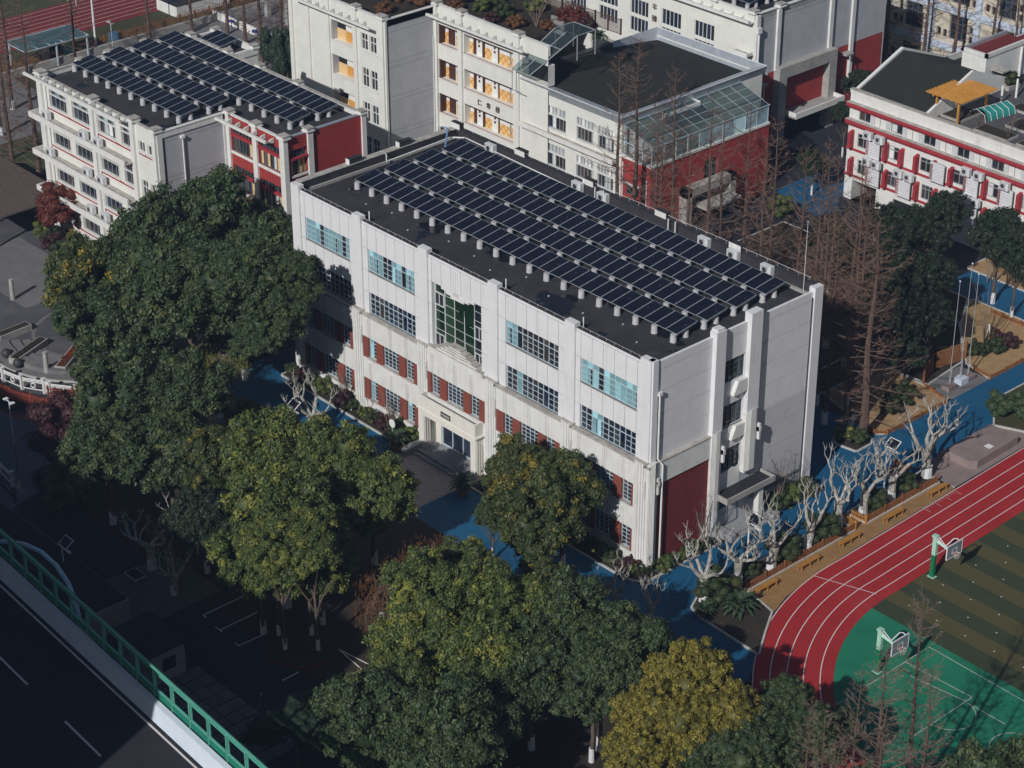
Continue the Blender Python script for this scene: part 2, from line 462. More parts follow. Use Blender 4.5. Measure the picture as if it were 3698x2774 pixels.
def text_mesh(body, size, depth=.03, mat='lettering'):
    c = bpy.data.curves.new('lettering', 'FONT'); c.body = body; c.size = size; c.extrude = depth; c.align_x = 'CENTER'; c.align_y = 'CENTER'; c.resolution_u = 3
    t = bpy.data.objects.new('tmp', c); COL.objects.link(t)
    bpy.context.view_layer.update()
    me = bpy.data.meshes.new_from_object(t.evaluated_get(bpy.context.evaluated_depsgraph_get()))
    bpy.data.objects.remove(t); me.materials.clear(); me.materials.append(M(mat))
    return me
def letter(r, ch, o, rz, u, d, z, size, mat='lettering', name='letter'):
    me = text_mesh(ch, size, .04, mat)
    q = obj(name, me, r, tuple(a - b_ for a, b_ in zip(w2l(o, rz, u, d, z), r.location)))
    q.rotation_euler = (PI / 2, 0, rz)
    return q
# ================================================================ main teaching building (front faces -Y at y=0, side faces +X at x=0)
H90 = PI / 2
def cap_box(b, u0, u1, d0, d1, z, mat='white_plaster', w=.12, h=.16):
    b.box(u0 - w, u1 + w, d0 - w, d1 + w, z, z + h, mat)

B = root('teaching_building', (-21.5, 9.2, 0), 'long white panelled four storey building in the centre with brick piers and four solar rows', 'building')
FO = (0, 0)
BAYS = [-38.5, -30.05, -21.85, -12.95, -4.5]
PIERS = [-42.65, -34.3, -25.8, -17.35, -8.6, -.55]
front = MB()
holes = []
for i, c in enumerate(BAYS):
    if i == 2:
        holes.append((-24.85, -18.85, 9.5, 15.45, .45))
    else:
        holes += [(c - 3.0, c + 3.0, 13.4, 15.45, .22), (c - 3.0, c + 3.0, 9.42, 11.45, .22)]
front.wall(-43.1, 0, 9.3, 17.55, holes, 'joint_dark', 0.035, 'white_panel')
part(B, 'upper_wall', front, FO)
_pc = {}
def panel(u0, u1, v0, v1, o=FO, rz=0., mat='white_panel', name='panel', th=.05, g=.022, d=0.):
    k = (round(u1 - u0, 2), round(v1 - v0, 2), mat, th)
    if k not in _pc:
        b = MB(); b.box(g, u1 - u0 - g, 0, th, g, v1 - v0 - g, mat); _pc[k] = b.mesh(name)
    return obj(name, _pc[k], B, tuple(a - b_ for a, b_ in zip(w2l(o, rz, u0, d, v0), B.location)), rz)
for i, c in enumerate(BAYS):
    L, Rr = PIERS[i] + .55, PIERS[i + 1] - .55
    cols = [L, c - 3.0] + [c - 3.0 + 1.2 * k for k in range(1, 5)] + [c + 3.0, Rr]
    for a, b_ in zip(cols, cols[1:]):
        if b_ - a < .05: continue
        inner = a >= c - 3.01 and b_ <= c + 3.01
        panel(a, b_, 15.45, 17.55)
        if i == 2:
            if not inner: panel(a, b_, 13.4, 15.45); panel(a, b_, 11.4, 13.4); panel(a, b_, 9.4, 11.4)
            continue
        if inner: panel(a, b_, 11.45, 13.4)
        else:
            for q in ((13.4, 15.45), (11.45, 13.4), (9.4, 11.45)): panel(a, b_, *q)
b = MB()
for p in PIERS:
    b = MB(); b.box(p - .55, p + .55, -.14, .45, 9.3, 18.12, 'white_panel')
    part(B, 'pier', b, FO)
par = MB()
for i in range(5):
    a, e = PIERS[i] + .55, PIERS[i + 1] - .55
    par.box(a, e, .09, .42, 17.2, 17.72, 'white_panel')
    par.box(a - .02, e + .02, .10, .44, 17.72, 17.80, 'parapet_dark')
part(B, 'front_parapet', par, FO)
rail = MB()
for i in range(5):
    a, e = PIERS[i] + .6, PIERS[i + 1] - .6
    rail.tube([(a, .2, 17.97), (e, .2, 17.97)], .012, 'white_metal', 4)
    n = 8
    for k in range(n): rail.tube([(a + (e - a) * (k + .5) / n, .2, 17.80), (a + (e - a) * (k + .5) / n, .2, 17.97)], .012, 'white_metal', 4)
part(B, 'lightning_rail', rail, FO)
# upper windows
PT = ['tcttdttdtt', None, None, None, 'ttdttttdtt']
PATS = {(0, 0): 'tttdttttdt', (0, 1): 'dddnddnddn', (1, 0): 'tttddttdtt', (1, 1): 'ddrdnndnnn', (3, 0): 'ttdrrrrrdr', (3, 1): 'drtddrdnnd', (4, 0): 'tttdtttttt', (4, 1): 'ddttdddnnn'}
for i, c in enumerate(BAYS):
    if i == 2: continue
    for k, (v0, v1) in enumerate(((13.4, 15.45), (9.42, 11.45))):
        p = PATS[(i, k)]
        window(B, FO, 0, c - 3.0, c + 3.0, v0, v1, .18, 10, p, .70, 2, t=.05, nobar=(2, 7))
        s = MB(); s.box(c - 3.02, c + 3.02, -.03, .2, v0 - .07, v0 + .0, 'ledge_stone'); part(B, 'window_sill', s, FO)
# tall stair window of the middle bay
window(B, FO, 0, -24.85, -18.85, 9.5, 15.45, .38, 5, 'ggggd', .985, 6, 'frame_white', .07, name='stair_window')
for (a, z) in ((-24.8, 13.4), (-19.95, 12.1), (-24.8, 9.7), (-19.95, 9.7)):
    window(B, FO, 0, a, a + 1.1, z, z + 1.15, .30, 2, 'd', 1, 0, 'frame_white', .06, name='casement')
ar = MB()
ar.box(-23.75, -19.75, .05, .5, 15.2, 15.45, 'white_panel'); ar.box(-23.2, -20.4, .05, .5, 14.98, 15.2, 'white_panel'); ar.box(-22.6, -21.0, .05, .5, 14.8, 14.98, 'white_panel')
for q in (-22.15, -21.9, -21.65): ar.box(q - .06, q + .06, -.06, .03, 15.2, 17.4, 'white_panel')
part(B, 'stepped_arch', ar, FO)

# lower two storeys, plane at y=-.35
D = -.35
low = MB(); lh = []
WIN = [(-2.95, -1.95, 2), (-1.0, 1.0, 4), (1.95, 2.95, 2)]
BR = [(-3.9, -2.97), (-1.93, -1.02), (1.02, 1.93), (2.97, 3.75)]
for i, c in enumerate(BAYS):
    lh.append((c - 3.9, c + 3.75, 5.25, 7.3, .34))
    if i != 2: lh.append((c - 3.9, c + 3.75, 1.2, 3.3, .34))
    else: lh.append((-25.0, -18.8, .35, 3.9, 1.0))
low.wall(-43.5, .35, 0, 9.38, lh, 'white_plaster', D)
part(B, 'lower_wall', low, FO)
led = MB()
led.box(-43.6, -26.1, D - .10, .02, 9.28, 9.44, 'ledge_stone'); led.box(-17.6, .42, D - .10, .02, 9.28, 9.44, 'ledge_stone')
part(B, 'stone_ledge', led, FO)
cr = MB()
for a, e, z in ((-25.2, -18.5, 9.75), (-24.0, -19.2, 10.05), (-23.5, -19.8, 10.28), (-23.0, -20.4, 10.5), (-22.5, -21.0, 10.72)):
    cr.box(a, e, D + .003 * z, .33, 9.2, z, 'white_plaster')
    cr.box(a - .02, e + .02, D - .05 + .003 * z, .325, z - .07, z + .015, 'ledge_stone')
part(B, 'stepped_crown', cr, FO)
def reeds(b, u, z0, z1, d=D, n=3, s=.17):
    for k in range(n):
        w = (k - (n - 1) / 2) * s
        b.box(u + w - .05, u + w + .05, d - .07, d + .01, z0, z1, 'white_plaster')
for i, c in enumerate(BAYS):
    for q in (-2.7, .1, 2.15):
        for z0, z1 in ((7.35, 9.2), (3.4, 4.9)):
            if i == 2 and z0 < 5: continue
            if 'reed' not in _pc:
                rd = MB(); reeds(rd, 0, 0, 1.0); rd.box(-.27, .27, D - .015, D + .01, 0, 1.0, 'white_plaster'); _pc['reed'] = rd.mesh('reeded_strip')
            obj('reeded_strip', _pc['reed'], B, (c + q - B.location.x, -B.location.y, z0), 0, (1, 1, z1 - z0))
for i, c in enumerate(BAYS):
    for k, (v0, v1) in enumerate(((5.25, 7.3), (1.2, 3.3))):
        if i == 2 and k == 1: continue
        for a, e in BR:
            panel(c + a, c + e, v0, v1, FO, 0, 'red_brick', 'brick_panel', .2, 0., D + .06)
        for j, (a, e, n) in enumerate(WIN):
            rnd = random.Random(i * 31 + k * 7 + j)
            p = ''.join(rnd.choice('ddddrn') for _ in range(n))
            if (i, j) in ((1, 0), (1, 2)) and k: p = 'td'
            if i == 1 and k == 0 and j == 0: p = 'td'
            window(B, FO, 0, c + a, c + e, v0 + .14, v1, D + .26, n, p, .74, 3, 'frame_blue', .05)
            s = MB(); s.box(c + a - .06, c + e + .06, D - .06, D + .3, v0 + .03, v0 + .13, 'ledge_stone'); part(B, 'window_sill', s, FO)
        s = MB(); s.box(c - 3.95, c + 3.8, D - .05, D + .02, v0 - .12, v0 - .01, 'white_plaster'); part(B, 'sill_band', s, FO)
    if i != 2:
        for q in (-2.2, 1.2):
            v = MB(); v.box(c + q, c + q + .75, D - .03, D + .02, .35, .75, 'frame_dark')
            for z in (.45, .55, .65): v.box(c + q, c + q + .75, D - .05, D - .03, z, z + .03, 'grey_metal')
            part(B, 'basement_vent', v, FO)
for i, p in enumerate(PIERS):
    if i in (2, 3): z0 = 0 if i == 9 else 0.
    b = MB(); x0 = p - .62; x1 = p + .62
    b.box(x0, x1, D - .10, D + .02, 0, 9.5, 'white_plaster')
    b.box(x0 + .16, x1 - .16, D - .20, D - .09, 0, 9.58, 'white_plaster')
    b.box(x0 + .32, x1 - .32, D - .30, D - .19, 0, 9.64, 'white_plaster')
    b.box(p - .10, p + .10, D - .38, D - .29, 0, 9.7, 'white_plaster')
    b.box(x1 - .12, x1 + .02, D - .17, D - .09, 6.6, 8.2, 'white_plaster'); b.box(x1 - .10, x1 + .0, D - .22, D - .16, 7.0, 7.9, 'white_plaster')
    b.box(x0 - .03, x1 + .03, D - .12, .1, 9.44, 9.62, 'ledge_stone')
    part(B, 'fluted_pilaster', b, FO)

# portal
po = MB()
po.box(-25.45, -24.8, -1.2, D, .0, 4.05, 'warm_plaster'); po.box(-18.95, -18.3, -1.2, D, .0, 4.05, 'warm_plaster')
for x in (-24.8, -18.3):
    for k in range(3): po.box(x - .005, x + .05 + .0 * k, -1.1 + k * .24, -.98 + k * .24, .4, 3.7 - .2 * k, 'warm_plaster')
po.box(-24.8, -18.95, -1.2, -.36, 3.55, 4.05, 'warm_plaster')
part(B, 'portal', po, FO)
bx = MB()
bx.box(-25.6, -18.15, -1.32, D - .002, 4.05, 4.18, 'warm_plaster')
bx.box(-25.4, -18.3, -1.26, -1.10, 4.18, 5.36, 'warm_plaster'); bx.box(-25.4, -25.22, -1.10, D - .002, 4.18, 5.36, 'warm_plaster'); bx.box(-18.48, -18.3, -1.10, D - .002, 4.18, 5.36, 'warm_plaster')
bx.box(-25.2, -18.5, -1.09, D - .004, 4.2, 4.55, 'bitumen')
part(B, 'portal_parapet', bx, FO)
pq = MB(); pq.box(-22.5, -21.3, -1.31, -1.262, 4.48, 4.95, 'plaque_slate'); pqo = part(B, 'name_plaque', pq, FO)
for k, ch in enumerate('行知書院'):
    q = letter(pqo, ch, (B.location.x, B.location.y), 0, -22.3 - B.location.x * 0 + .27 * k - B.location.x, -1.325 - B.location.y, 4.715, .25, 'pale_lettering')
    q.location = (-22.3 + .27 * k, -1.325, 4.715)
window(B, FO, 0, -24.35, -19.1, .38, 3.4, .45, 4, 'kkkk', 1, 0, 'frame_blue', .09, name='glass_door')
ns = MB(); ns.box(-25.0, -24.37, .3, .64, .36, 3.88, 'warm_plaster'); ns.box(-19.08, -18.8, .3, .64, .36, 3.88, 'warm_plaster'); ns.box(-24.37, -19.08, .3, .64, 3.42, 3.88, 'warm_plaster')
part(B, 'door_surround', ns, FO)
st = MB(); st.box(-25.2, -18.4, -1.75, .62, 0, .375, 'granite'); st.box(-25.2, -18.4, -2.1, -1.75, 0, .18, 'granite')
part(B, 'entrance_steps', st, FO)
st = MB(); st.box(-25.95, -25.22, -2.75, -.36, 0, .62, 'granite'); part(B, 'step_cheek', st, FO)

# right side, x=0 facing +X : facade coordinates (u=Y, d=-X)
SO = (0, 0)
sd = MB()
sd.wall(0, 18.45, 9.3, 17.85, [(7.9, 10.05, 13.3, 15.2, .2), (7.9, 10.05, 9.42, 11.3, .2)], 'joint_dark', .035, 'white_panel')
sd.wall(.36, 18.45, 0, 9.3, [(7.9, 10.05, 5.35, 7.35, .2)], 'grey_plaster', .0)
part(B, 'side_wall', sd, SO, H90)
ZZ = [9.45, 11.4, 13.35, 15.3, 17.82]
for a, e in ((.55, 6.35), (11.4, 17.55)):
    for z0, z1 in zip(ZZ, ZZ[1:]):
        panel(a, e, z0, z1, SO, H90)
for z0, z1 in ((0.2, 1.6), (1.6, 3.5), (3.5, 5.5), (5.5, 7.5), (7.5, 9.45)): panel(11.4, 17.55, z0, z1, SO, H90)
for z0, z1 in ((15.2, 17.82), (11.3, 13.3)): panel(7.4, 10.15, z0, z1, SO, H90, th=.05)
for z0, z1, a, e in ((13.3, 15.2, 7.4, 7.9), (9.4, 11.3, 7.4, 7.9), (13.3, 15.2, 10.05, 10.15), (9.4, 11.3, 10.05, 10.15)): panel(a, e, z0, z1, SO, H90, g=.004)
for z0, z1 in ((13.3, 15.2), (9.42, 11.3), (5.35, 7.35)):
    window(B, SO, H90, 7.9, 10.05, z0, z1, .16, 4, 'dkrd', .74, 2, 'frame_dark', .06)
wd = MB()
for z in (12.1, 8.2):
    wd.uprism([(8.6, z), (10.1, z), (10.1, z + 1.1), (9.1, z + 1.1)], -.35, .0, 'white_plaster')
part(B, 'spandrel_block', wd, SO, H90)
b = MB(); b.box(-.02, .52, -.14, .4, 9.3, 18.12, 'white_panel'); part(B, 'pier', b, SO, H90)
b = MB(); b.box(6.35, 7.4, -.42, .3, 9.3, 18.32, 'white_panel'); b.box(6.5, 7.25, -.36, .3, 18.32, 18.5, 'white_panel'); part(B, 'pier', b, SO, H90)
b = MB(); b.box(10.15, 11.4, -.42, .3, 4.7, 18.62, 'white_panel'); part(B, 'pier', b, SO, H90)
b = MB(); b.box(17.55, 18.5, -.22, .4, 0, 18.2, 'white_panel'); part(B, 'pier', b, SO, H90)
for (a, e, z0, z1) in ((6.3, 7.45, 0, 9.6), (10.1, 11.45, 4.9, 10.1), (-.3, .5, 0, 9.55)):
    b = MB(); b.box(a, e, -.46 if a > 0 else -.42, .0, z0, z1, 'white_plaster')
    n = 4
    for k in range(n):
        b.box(a + .10 + k * .09, e - .10 - k * .09, (-.46 if a > 0 else -.42) - .035 * (k + 1), (-.46 if a > 0 else -.42) - .035 * k + .005, z0, z1 + .05 * (k + 1), 'white_plaster')
    b.box(e - .12, e + .06, -.74 if a > 0 else -.58, -.3, z1 - 2.7, z1 - 1.3, 'white_plaster')
    b.box(e - .12, e + .10, -.78 if a > 0 else -.62, -.3, z1 - 2.0, z1 - 1.6, 'white_plaster')
    part(B, 'fluted_pilaster', b, SO, H90)
b = MB(); b.box(.5, 6.3, -.32, .0, 7.55, 9.38, 'white_plaster'); b.box(.5, 6.3, -.36, .0, 9.38, 9.5, 'ledge_stone'); part(B, 'side_band', b, SO, H90)
b = MB(); b.box(.5, 6.3, -.20, .0, 0, 7.55, 'dark_red_tile'); part(B, 'tiled_panel', b, SO, H90)
b = MB(); b.box(7.45, 10.1, .02, .3, 0, 3.4, 'dark_room'); b.box(7.45, 10.1, -.02, .03, 3.5, 5.3, 'white_plaster'); b.box(7.45, 10.1, -.02, .03, 7.4, 9.3, 'white_plaster'); part(B, 'stair_bay_wall', b, SO, H90)
window(B, SO, H90, 7.7, 10.1, .35, 3.3, .0, 2, 'kr', .8, 1, 'frame_dark', .08, name='side_door')
cn = MB(); cn.box(7.1, 12.6, -1.5, .0, 3.55, 3.7, 'concrete'); cn.box(7.1, 12.6, -1.62, -1.5, 3.55, 4.05, 'concrete'); cn.box(7.1, 7.22, -1.5, .0, 3.7, 4.05, 'concrete'); cn.box(12.48, 12.6, -1.5, .0, 3.7, 4.05, 'concrete'); cn.box(7.22, 12.48, -1.5, .0, 3.7, 3.78, 'bitumen')
part(B, 'side_canopy', cn, SO, H90)
cn = MB(); cn.box(11.0, 11.5, -1.4, -.9, 0, 3.55, 'white_plaster'); part(B, 'canopy_column', cn, SO, H90)
cn = MB(); cn.box(8.2, 12.4, -1.4, .0, 0, .32, 'granite'); cn.box(8.2, 12.4, -1.75, -1.4, 0, .16, 'granite'); cn.box(7.5, 8.18, -1.9, -.0, 0, .6, 'granite'); cn.box(12.42, 13.1, -1.9, -.0, 0, .6, 'granite')
part(B, 'side_steps', cn, SO, H90)
# drainpipe on the side
b = MB(); b.tube([(.72, -.16, 15.1), (.72, -.16, 9.7), (.95, -.48, 9.2), (.95, -.44, 0)], .075, 'pipe_white', 8); b.box(.55, .9, -.3, -.02, 15.1, 15.4, 'pipe_white')
part(B, 'drainpipe', b, SO, H90)
b = MB(); b.tube([(17.4, -.10, 17.4), (17.4, -.10, 0)], .05, 'dark_metal', 6); part(B, 'drainpipe', b, SO, H90)
# back and left walls
b = MB(); b.box(-43.1, -42.9, .3, 18.3, 0, 17.75, 'white_plaster'); b.box(-43.1, -.05, 18.25, 18.45, 0, 17.75, 'white_plaster')
b.box(-43.0, -42.55, .5, 18.0, 17.0, 18.15, 'parapet_dark'); b.box(-43.0, -.3, 17.95, 18.42, 17.0, 18.15, 'parapet_dark')
part(B, 'rear_wall', b)
b = MB()
b.box(-43.2, -42.5, .5, 18.5, 18.15, 18.22, 'ledge_stone'); b.box(-43.2, -.3, 17.9, 18.5, 18.15, 18.22, 'parapet_dark')
part(B, 'parapet_coping', b)
for x in (-40, -35.5, -31.5, -26.2, -17.8, -13.5, -9.3, -5.2):
    pass
for x, y in ((-42.8, 6.5), (-42.8, 12.1), (-42.7, 18.2), (-34.2, 18.3), (-25.6, 18.3), (-17, 18.3), (-8.7, 18.3)):
    b = MB(); w_, l_ = (.22, .7) if x < -42 and y < 18 else (.6, .25)
    b.box(x - w_, x + w_, y - l_, y + l_, 18.22, 18.62, 'parapet_dark')
    b.box(x - w_ - .03, x + w_ + .03, y - l_ - .03, y + l_ + .03, 18.62, 18.70, 'parapet_dark'); b.box(x - w_ - .03, x + w_ + .03, y - l_ - .06, y - l_, 18.2, 18.7, 'white_plaster')
    part(B, 'parapet_block', b)
b = MB(); b.box(-42.6, -.05, .42, 18.0, 16.9, 17.2, 'wet_roof'); part(B, 'roof', b)
b = MB(); b.box(-42.6, -42.35, .5, 17.9, 17.2, 17.45, 'concrete'); b.box(-42.5, -.3, 17.7, 17.95, 17.2, 17.4, 'concrete'); part(B, 'roof_upstand', b)
b = MB(); b.box(-.22, .02, .4, 17.6, 17.2, 17.86, 'white_panel'); part(B, 'side_parapet', b)
rail = MB(); rail.tube([(-42, 18.3, 18.5), (-.9, 18.3, 18.5)], .015, 'white_metal', 4)
for k in range(38): rail.tube([(-41.8 + k * 1.1, 18.3, 18.2), (-41.8 + k * 1.1, 18.3, 18.5)], .012, 'white_metal', 4)
part(B, 'lightning_rail', rail)
b = MB(); b.tube([(-40.9, 17.62, 17.9), (-28, 17.62, 17.6), (-21, 17.62, 17.45)], .05, 'pipe_white', 6)
b.tube([(-42.2, 9.2, 18.6), (-42.2, 8.9, 18.7), (-42.1, 9.5, 18.3), (-42.1, 9.5, 17.6), (-42.1, 16.9, 17.8), (-41, 17.6, 17.9)], .06, 'pipe_white', 6)
part(B, 'roof_pipe', b)
b = MB(); b.tube([(-41.4, 15.6, 17.2), (-41.9, 16.4, 18.9), (-42.3, 16.0, 19.0)], .08, 'pipe_blue', 6); part(B, 'roof_pipe', b)
b = MB(); b.tube([(-20, 17.6, 17.5), (-11, 17.6, 17.3)], .05, 'pipe_white', 6)
for x in (-24.2, -23.2, -15.6, -14.8): b.tube([(x, 17.5, 17.2), (x, 17.5, 18.7)], .05, 'pipe_white', 6)
part(B, 'roof_pipe', b)
b = MB(); b.tube([(-1.2, 17.8, 17.2), (-1.2, 17.8, 23.3)], [.03, .015], 'white_metal', 5); b.ball((-1.2, 17.8, 23.3), .05, 'white_metal', 6, 4); part(B, 'lightning_mast', b)
for k, (x, y) in enumerate([(-33.8, .9), (-16.9, .9), (-8.2, .9)]):
    b = MB(); b.tube([(x, y, 17.2), (x, y, 18.3)], .05, 'pipe_white', 6); part(B, 'vent_pipe', b)
b = MB()
for k in range(11):
    x = -37 + k * 3.3 + .5 * math.sin(k * 5); y = 3.0 + .7 * math.sin(k * 2.3); b.box(x, x + .11, y, y + .11, 17.2, 17.28, 'bucket_white')
part(B, 'conductor_blocks', b)

# ---------------------------------------------------------------- solar arrays
PW, PL = 1.147, 2.26
_sm = {}
def solar_row(label, x0, y0, z0, n, grp, tilt=.14, pw=PW, ends=True, n_foot=None):
    """n modules from (x0,y0), low edge towards -Y"""
    r = root('solar_array', (x0, y0, z0), label, 'solar panels', grp)
    if 'p' not in _sm:
        b = MB(); b.box(.008, PW - .008, 0, PL, 0, .03, 'solar_frame'); b.box(.034, PW - .034, .026, PL - .026, .031, .034, 'solar_cell'); _sm['p'] = b.mesh('solar_panel')
        b = MB(); b.tube([(0, 0, 0), (0, 0, .62)], [.27, .24], 'bucket_white', 12); b.box(-.05, .05, -.05, .05, .6, .72, 'grey_metal'); _sm['f'] = b.mesh('footing', smooth=False)
        b = MB(); b.tube([(0, 0, 0), (0, 0, .5)], [.27, .24], 'bucket_white', 12); b.tube([(0, 0, .5), (0, 0, .98)], .035, 'grey_metal', 5); _sm['g'] = b.mesh('footing', smooth=False)
    for k in range(n):
        p = obj('solar_panel', _sm['p'], r, (k * pw, 0, .75)); p.rotation_euler = (tilt, 0, 0)
    nf = n_foot or round(n * pw / 2.03)
    for k in range(nf + 1):
        x = .35 + (n * pw - .7) * k / nf
        obj('footing', _sm['f'], r, (x, .02, 0)); obj('footing', _sm['g'], r, (x, 1.32, 0))
    b = MB()
    for y in (.12, 1.35): b.box(0, n * pw, y, y + .05, .68 + y * math.tan(tilt), .735 + y * math.tan(tilt), 'grey_metal')
    if ends:
        b.tube([(n * pw - .1, -.1, .6), (n * pw - .1, 2.2, .6 + 2.2 * tilt)], .03, 'grey_metal', 5)
    obj('rail', b.mesh('rail'), r)
    return r
G1 = 'rows of solar panels on the main building roof'
for nm, y in (('nearest the front parapet, over the wet dark strip of roof', 4.55), ('second from the front parapet of the main building', 7.83), ('third from the front parapet of the main building', 11.08), ('farthest back, beside the rear parapet and the air conditioners', 14.35)):
    solar_row('row of dark solar panels ' + nm, -40.35, y, 17.2, 33, G1, pw=1.162)

# ---------------------------------------------------------------- air conditioners
def ac_mesh():
    b = MB(); b.box(0, .85, -.34, 0, .05, .68, 'white_metal'); b.box(.06, .58, -.345, -.34, .10, .63, 'grey_metal')
    for z in (0,): b.box(.1, .16, -.3, -.04, 0, .05, 'dark_metal'); b.box(.68, .74, -.3, -.04, 0, .05, 'dark_metal')
    return b.mesh('casing')
def fan_mesh():
    b = MB()
    for k in range(14):
        a0, a1 = 2 * PI * k / 14, 2 * PI * (k + 1) / 14
        for r0, r1, m in ((.20, .235, 'white_metal'), (.0, .17, 'dark_metal')):
            b.poly([(.32 + r0 * math.cos(a0), -.352, .37 + r0 * math.sin(a0)), (.32 + r1 * math.cos(a0), -.352, .37 + r1 * math.sin(a0)), (.32 + r1 * math.cos(a1), -.352, .37 + r1 * math.sin(a1)), (.32 + r0 * math.cos(a1), -.352, .37 + r0 * math.sin(a1))], m)
    return b.mesh('fan_grille')
_am, _fm = ac_mesh(), fan_mesh()
def aircon(x, y, z, label, grp, rz=0., s=1.3):
    r = root('air_conditioner', (x, y, z), label, 'air conditioner', grp, rz); r.scale = (s, s, s)
    obj('casing', _am, r); obj('fan_grille', _fm, r); return r
GA = 'air conditioner units on the main building roof'
for x, t in ((-38.1, 'left end, beside the white pipe'), (-27.0, 'alone before the beige hall facade'), (-23.9, 'beside two upright white vent pipes'), (-12.2, 'opposite the red annex wall'), (-9.0, 'right half, by a dark parapet block'), (-5.4, 'right end, nearest the lightning mast')):
    aircon(x, 17.85, 17.5, 'white air conditioner on the main roof, ' + t, GA)
# ================================================================ left wing building with red end (front y=.2)
A = root('classroom_block', (-72, 9, 0), 'white four storey classroom block on the left with deep ledges and red end', 'building')
def pillar_cap(r, x0, x1, y0, y1, z, o=(0, 0)):
    b = MB(); b.box(x0 - .1, x1 + .1, y0 - .1, y1 + .1, z, z + .14, 'white_plaster'); b.box(x0, x1, y0, y1, z + .14, z + .3, 'white_plaster'); b.box(x0 - .08, x1 + .08, y0 - .08, y1 + .08, z + .3, z + .40, 'ledge_stone')
    part(r, 'pillar_cap', b, o)
# facade u = X, d = Y-.2
AO = (0, .2)
Z3 = [12.9, 8.98, 5.06, 1.14]        # bottoms of openings per storey
aw = MB(); ah = []
AWX = [(-82.75, -79.7), (-78.7, -75.7), (-74.15, -71.2), (-70.15, -68.55)]
for z in Z3:
    for a, e in AWX: ah.append((a, e, z + .25, z + 2.05, .25))
    for a, e in ((-67.35, -66.3), (-65.85, -64.8)):
        ah.append((a, e, z - .4, z + 1.5 if z < 12 else z + 1.55, .2) if z < 12 else (a, e, z + .45, z + 1.5, .2))
aw.wall(-84.6, -64.2, 0, 15.9, ah, 'cream_plaster')
part(A, 'front_wall', aw, AO)
rn = random.Random(5)
for zi, z in enumerate(Z3):
    for a, e in AWX:
        pt = ''.join(rn.choice('ddnr') for _ in range(5))
        window(A, AO, 0, a, e, z + .25, z + 2.05, .2, 4 if e - a > 2 else 2, pt if not (zi == 0 and a < -73 and a > -75) else 'dccd', .74, 0, 'frame_grey', .05, tpat='ds' if zi == 0 else 'd')
        b = MB(); b.box(a - .12, e + .12, -.12, .02, z + .12, z + .24, 'white_plaster'); b.box(a - .12, a, -.06, .0, z + .24, z + 2.1, 'white_plaster'); b.box(e, e + .12, -.06, .0, z + .24, z + 2.1, 'white_plaster'); b.box(a - .12, e + .12, -.06, .0, z + 2.1, z + 2.2, 'white_plaster'); b.box(a, e, -.04, .1, z + 1.55, z + 1.62, 'white_plaster')
        part(A, 'window_surround', b, AO)
    for a, e in ((-67.35, -66.3), (-65.85, -64.8)):
        lo, hi = (z + .45, z + 1.5) if z > 12 else (z - .4, z + 1.5)
        window(A, AO, 0, a, e, lo, hi, .16, 2, 'rd', .62 if z < 12 else .99, 0, 'frame_white', .08)
        b = MB(); b.box(a - .1, e + .1, -.1, .02, lo - .13, lo, 'white_plaster'); part(A, 'window_sill', b, AO)
    b = MB(); b.box(-83.2, -75.5, -.03, .02, z - .12, z + .06, 'red_band'); b.box(-74.4, -68.4, -.03, .02, z - .12, z + .06, 'red_band'); b.box(-67.4, -64.7, -.03, .02, z - .85 if z < 12 else z + .12, z - .65 if z < 12 else z + .3, 'red_band')
    part(A, 'red_stripe', b, AO)
    if zi < 3:
        b = MB(); b.box(-84.95, -68.2, -1.15, .0, z - 1.1, z - .95, 'ledge_stone'); b.box(-85.1, -68.2, -1.25, -1.08, z - 1.15, z - .6, 'white_plaster'); b.box(-85.1, -84.95, -1.08, .0, z - 1.15, z - .6, 'white_plaster')
        part(A, 'ledge', b, AO)
for x in (-84.3, -83.3, -75.5, -74.45, -74.3):
    b = MB(); b.tube([(x, -.12, 15.2), (x, -.12, .2)], .055, 'pipe_white', 6); part(A, 'drainpipe', b, AO)
for a, e in ((-84.7, -83.9), (-75.35, -74.75), (-68.4, -67.8), (-64.75, -64.2)):
    b = MB(); b.box(a, e, -.25, .2, 0, 16.05, 'white_plaster'); part(A, 'pillar', b, AO)
    pillar_cap(A, a - .1, e + .1, -.1, .75, 16.05)
b = MB(); b.box(-85.2, -68.3, -1.3, -1.08, 16.1, 16.35, 'white_plaster'); part(A, 'beam', b, AO)
for k in range(12):
    x = -84.1 + k * 1.4
    b = MB(); b.uprism([(0, -.02), (1.1, -.25), (1.1, .22), (.8, .2), (.5, .05), (0, .05)], 0, .12, 'white_plaster')
    me = b.mesh('bracket'); q = obj('bracket', me, A, (x - A.location.x, -.95 - A.location.y, 16.02), H90)
b = MB()
b.box(-84.6, -64.2, .3, .5, 15.4, 16.0, 'cream_plaster'); b.box(-84.65, -64.2, .2, .55, 15.98, 16.06, 'ledge_stone')
b.box(-84.65, -84.35, .5, 17.4, 15.4, 16.0, 'white_plaster'); b.box(-84.7, -84.3, .5, 17.4, 15.98, 16.06, 'ledge_stone')
b.box(-84.6, -55.2, 17.2, 17.5, 15.4, 16.0, 'white_plaster'); b.box(-84.6, -55.2, 17.15, 17.55, 15.98, 16.06, 'ledge_stone')
b.box(-64.4, -64.1, .5, 8.0, 15.4, 15.96, 'white_plaster'); b.box(-64.45, -64.05, .5, 8.0, 15.96, 16.04, 'white_plaster')
b.box(-64.1, -55.3, 8.02, 8.25, 15.4, 15.95, 'white_plaster'); b.box(-64.1, -55.3, 7.98, 8.3, 15.95, 16.03, 'white_plaster')
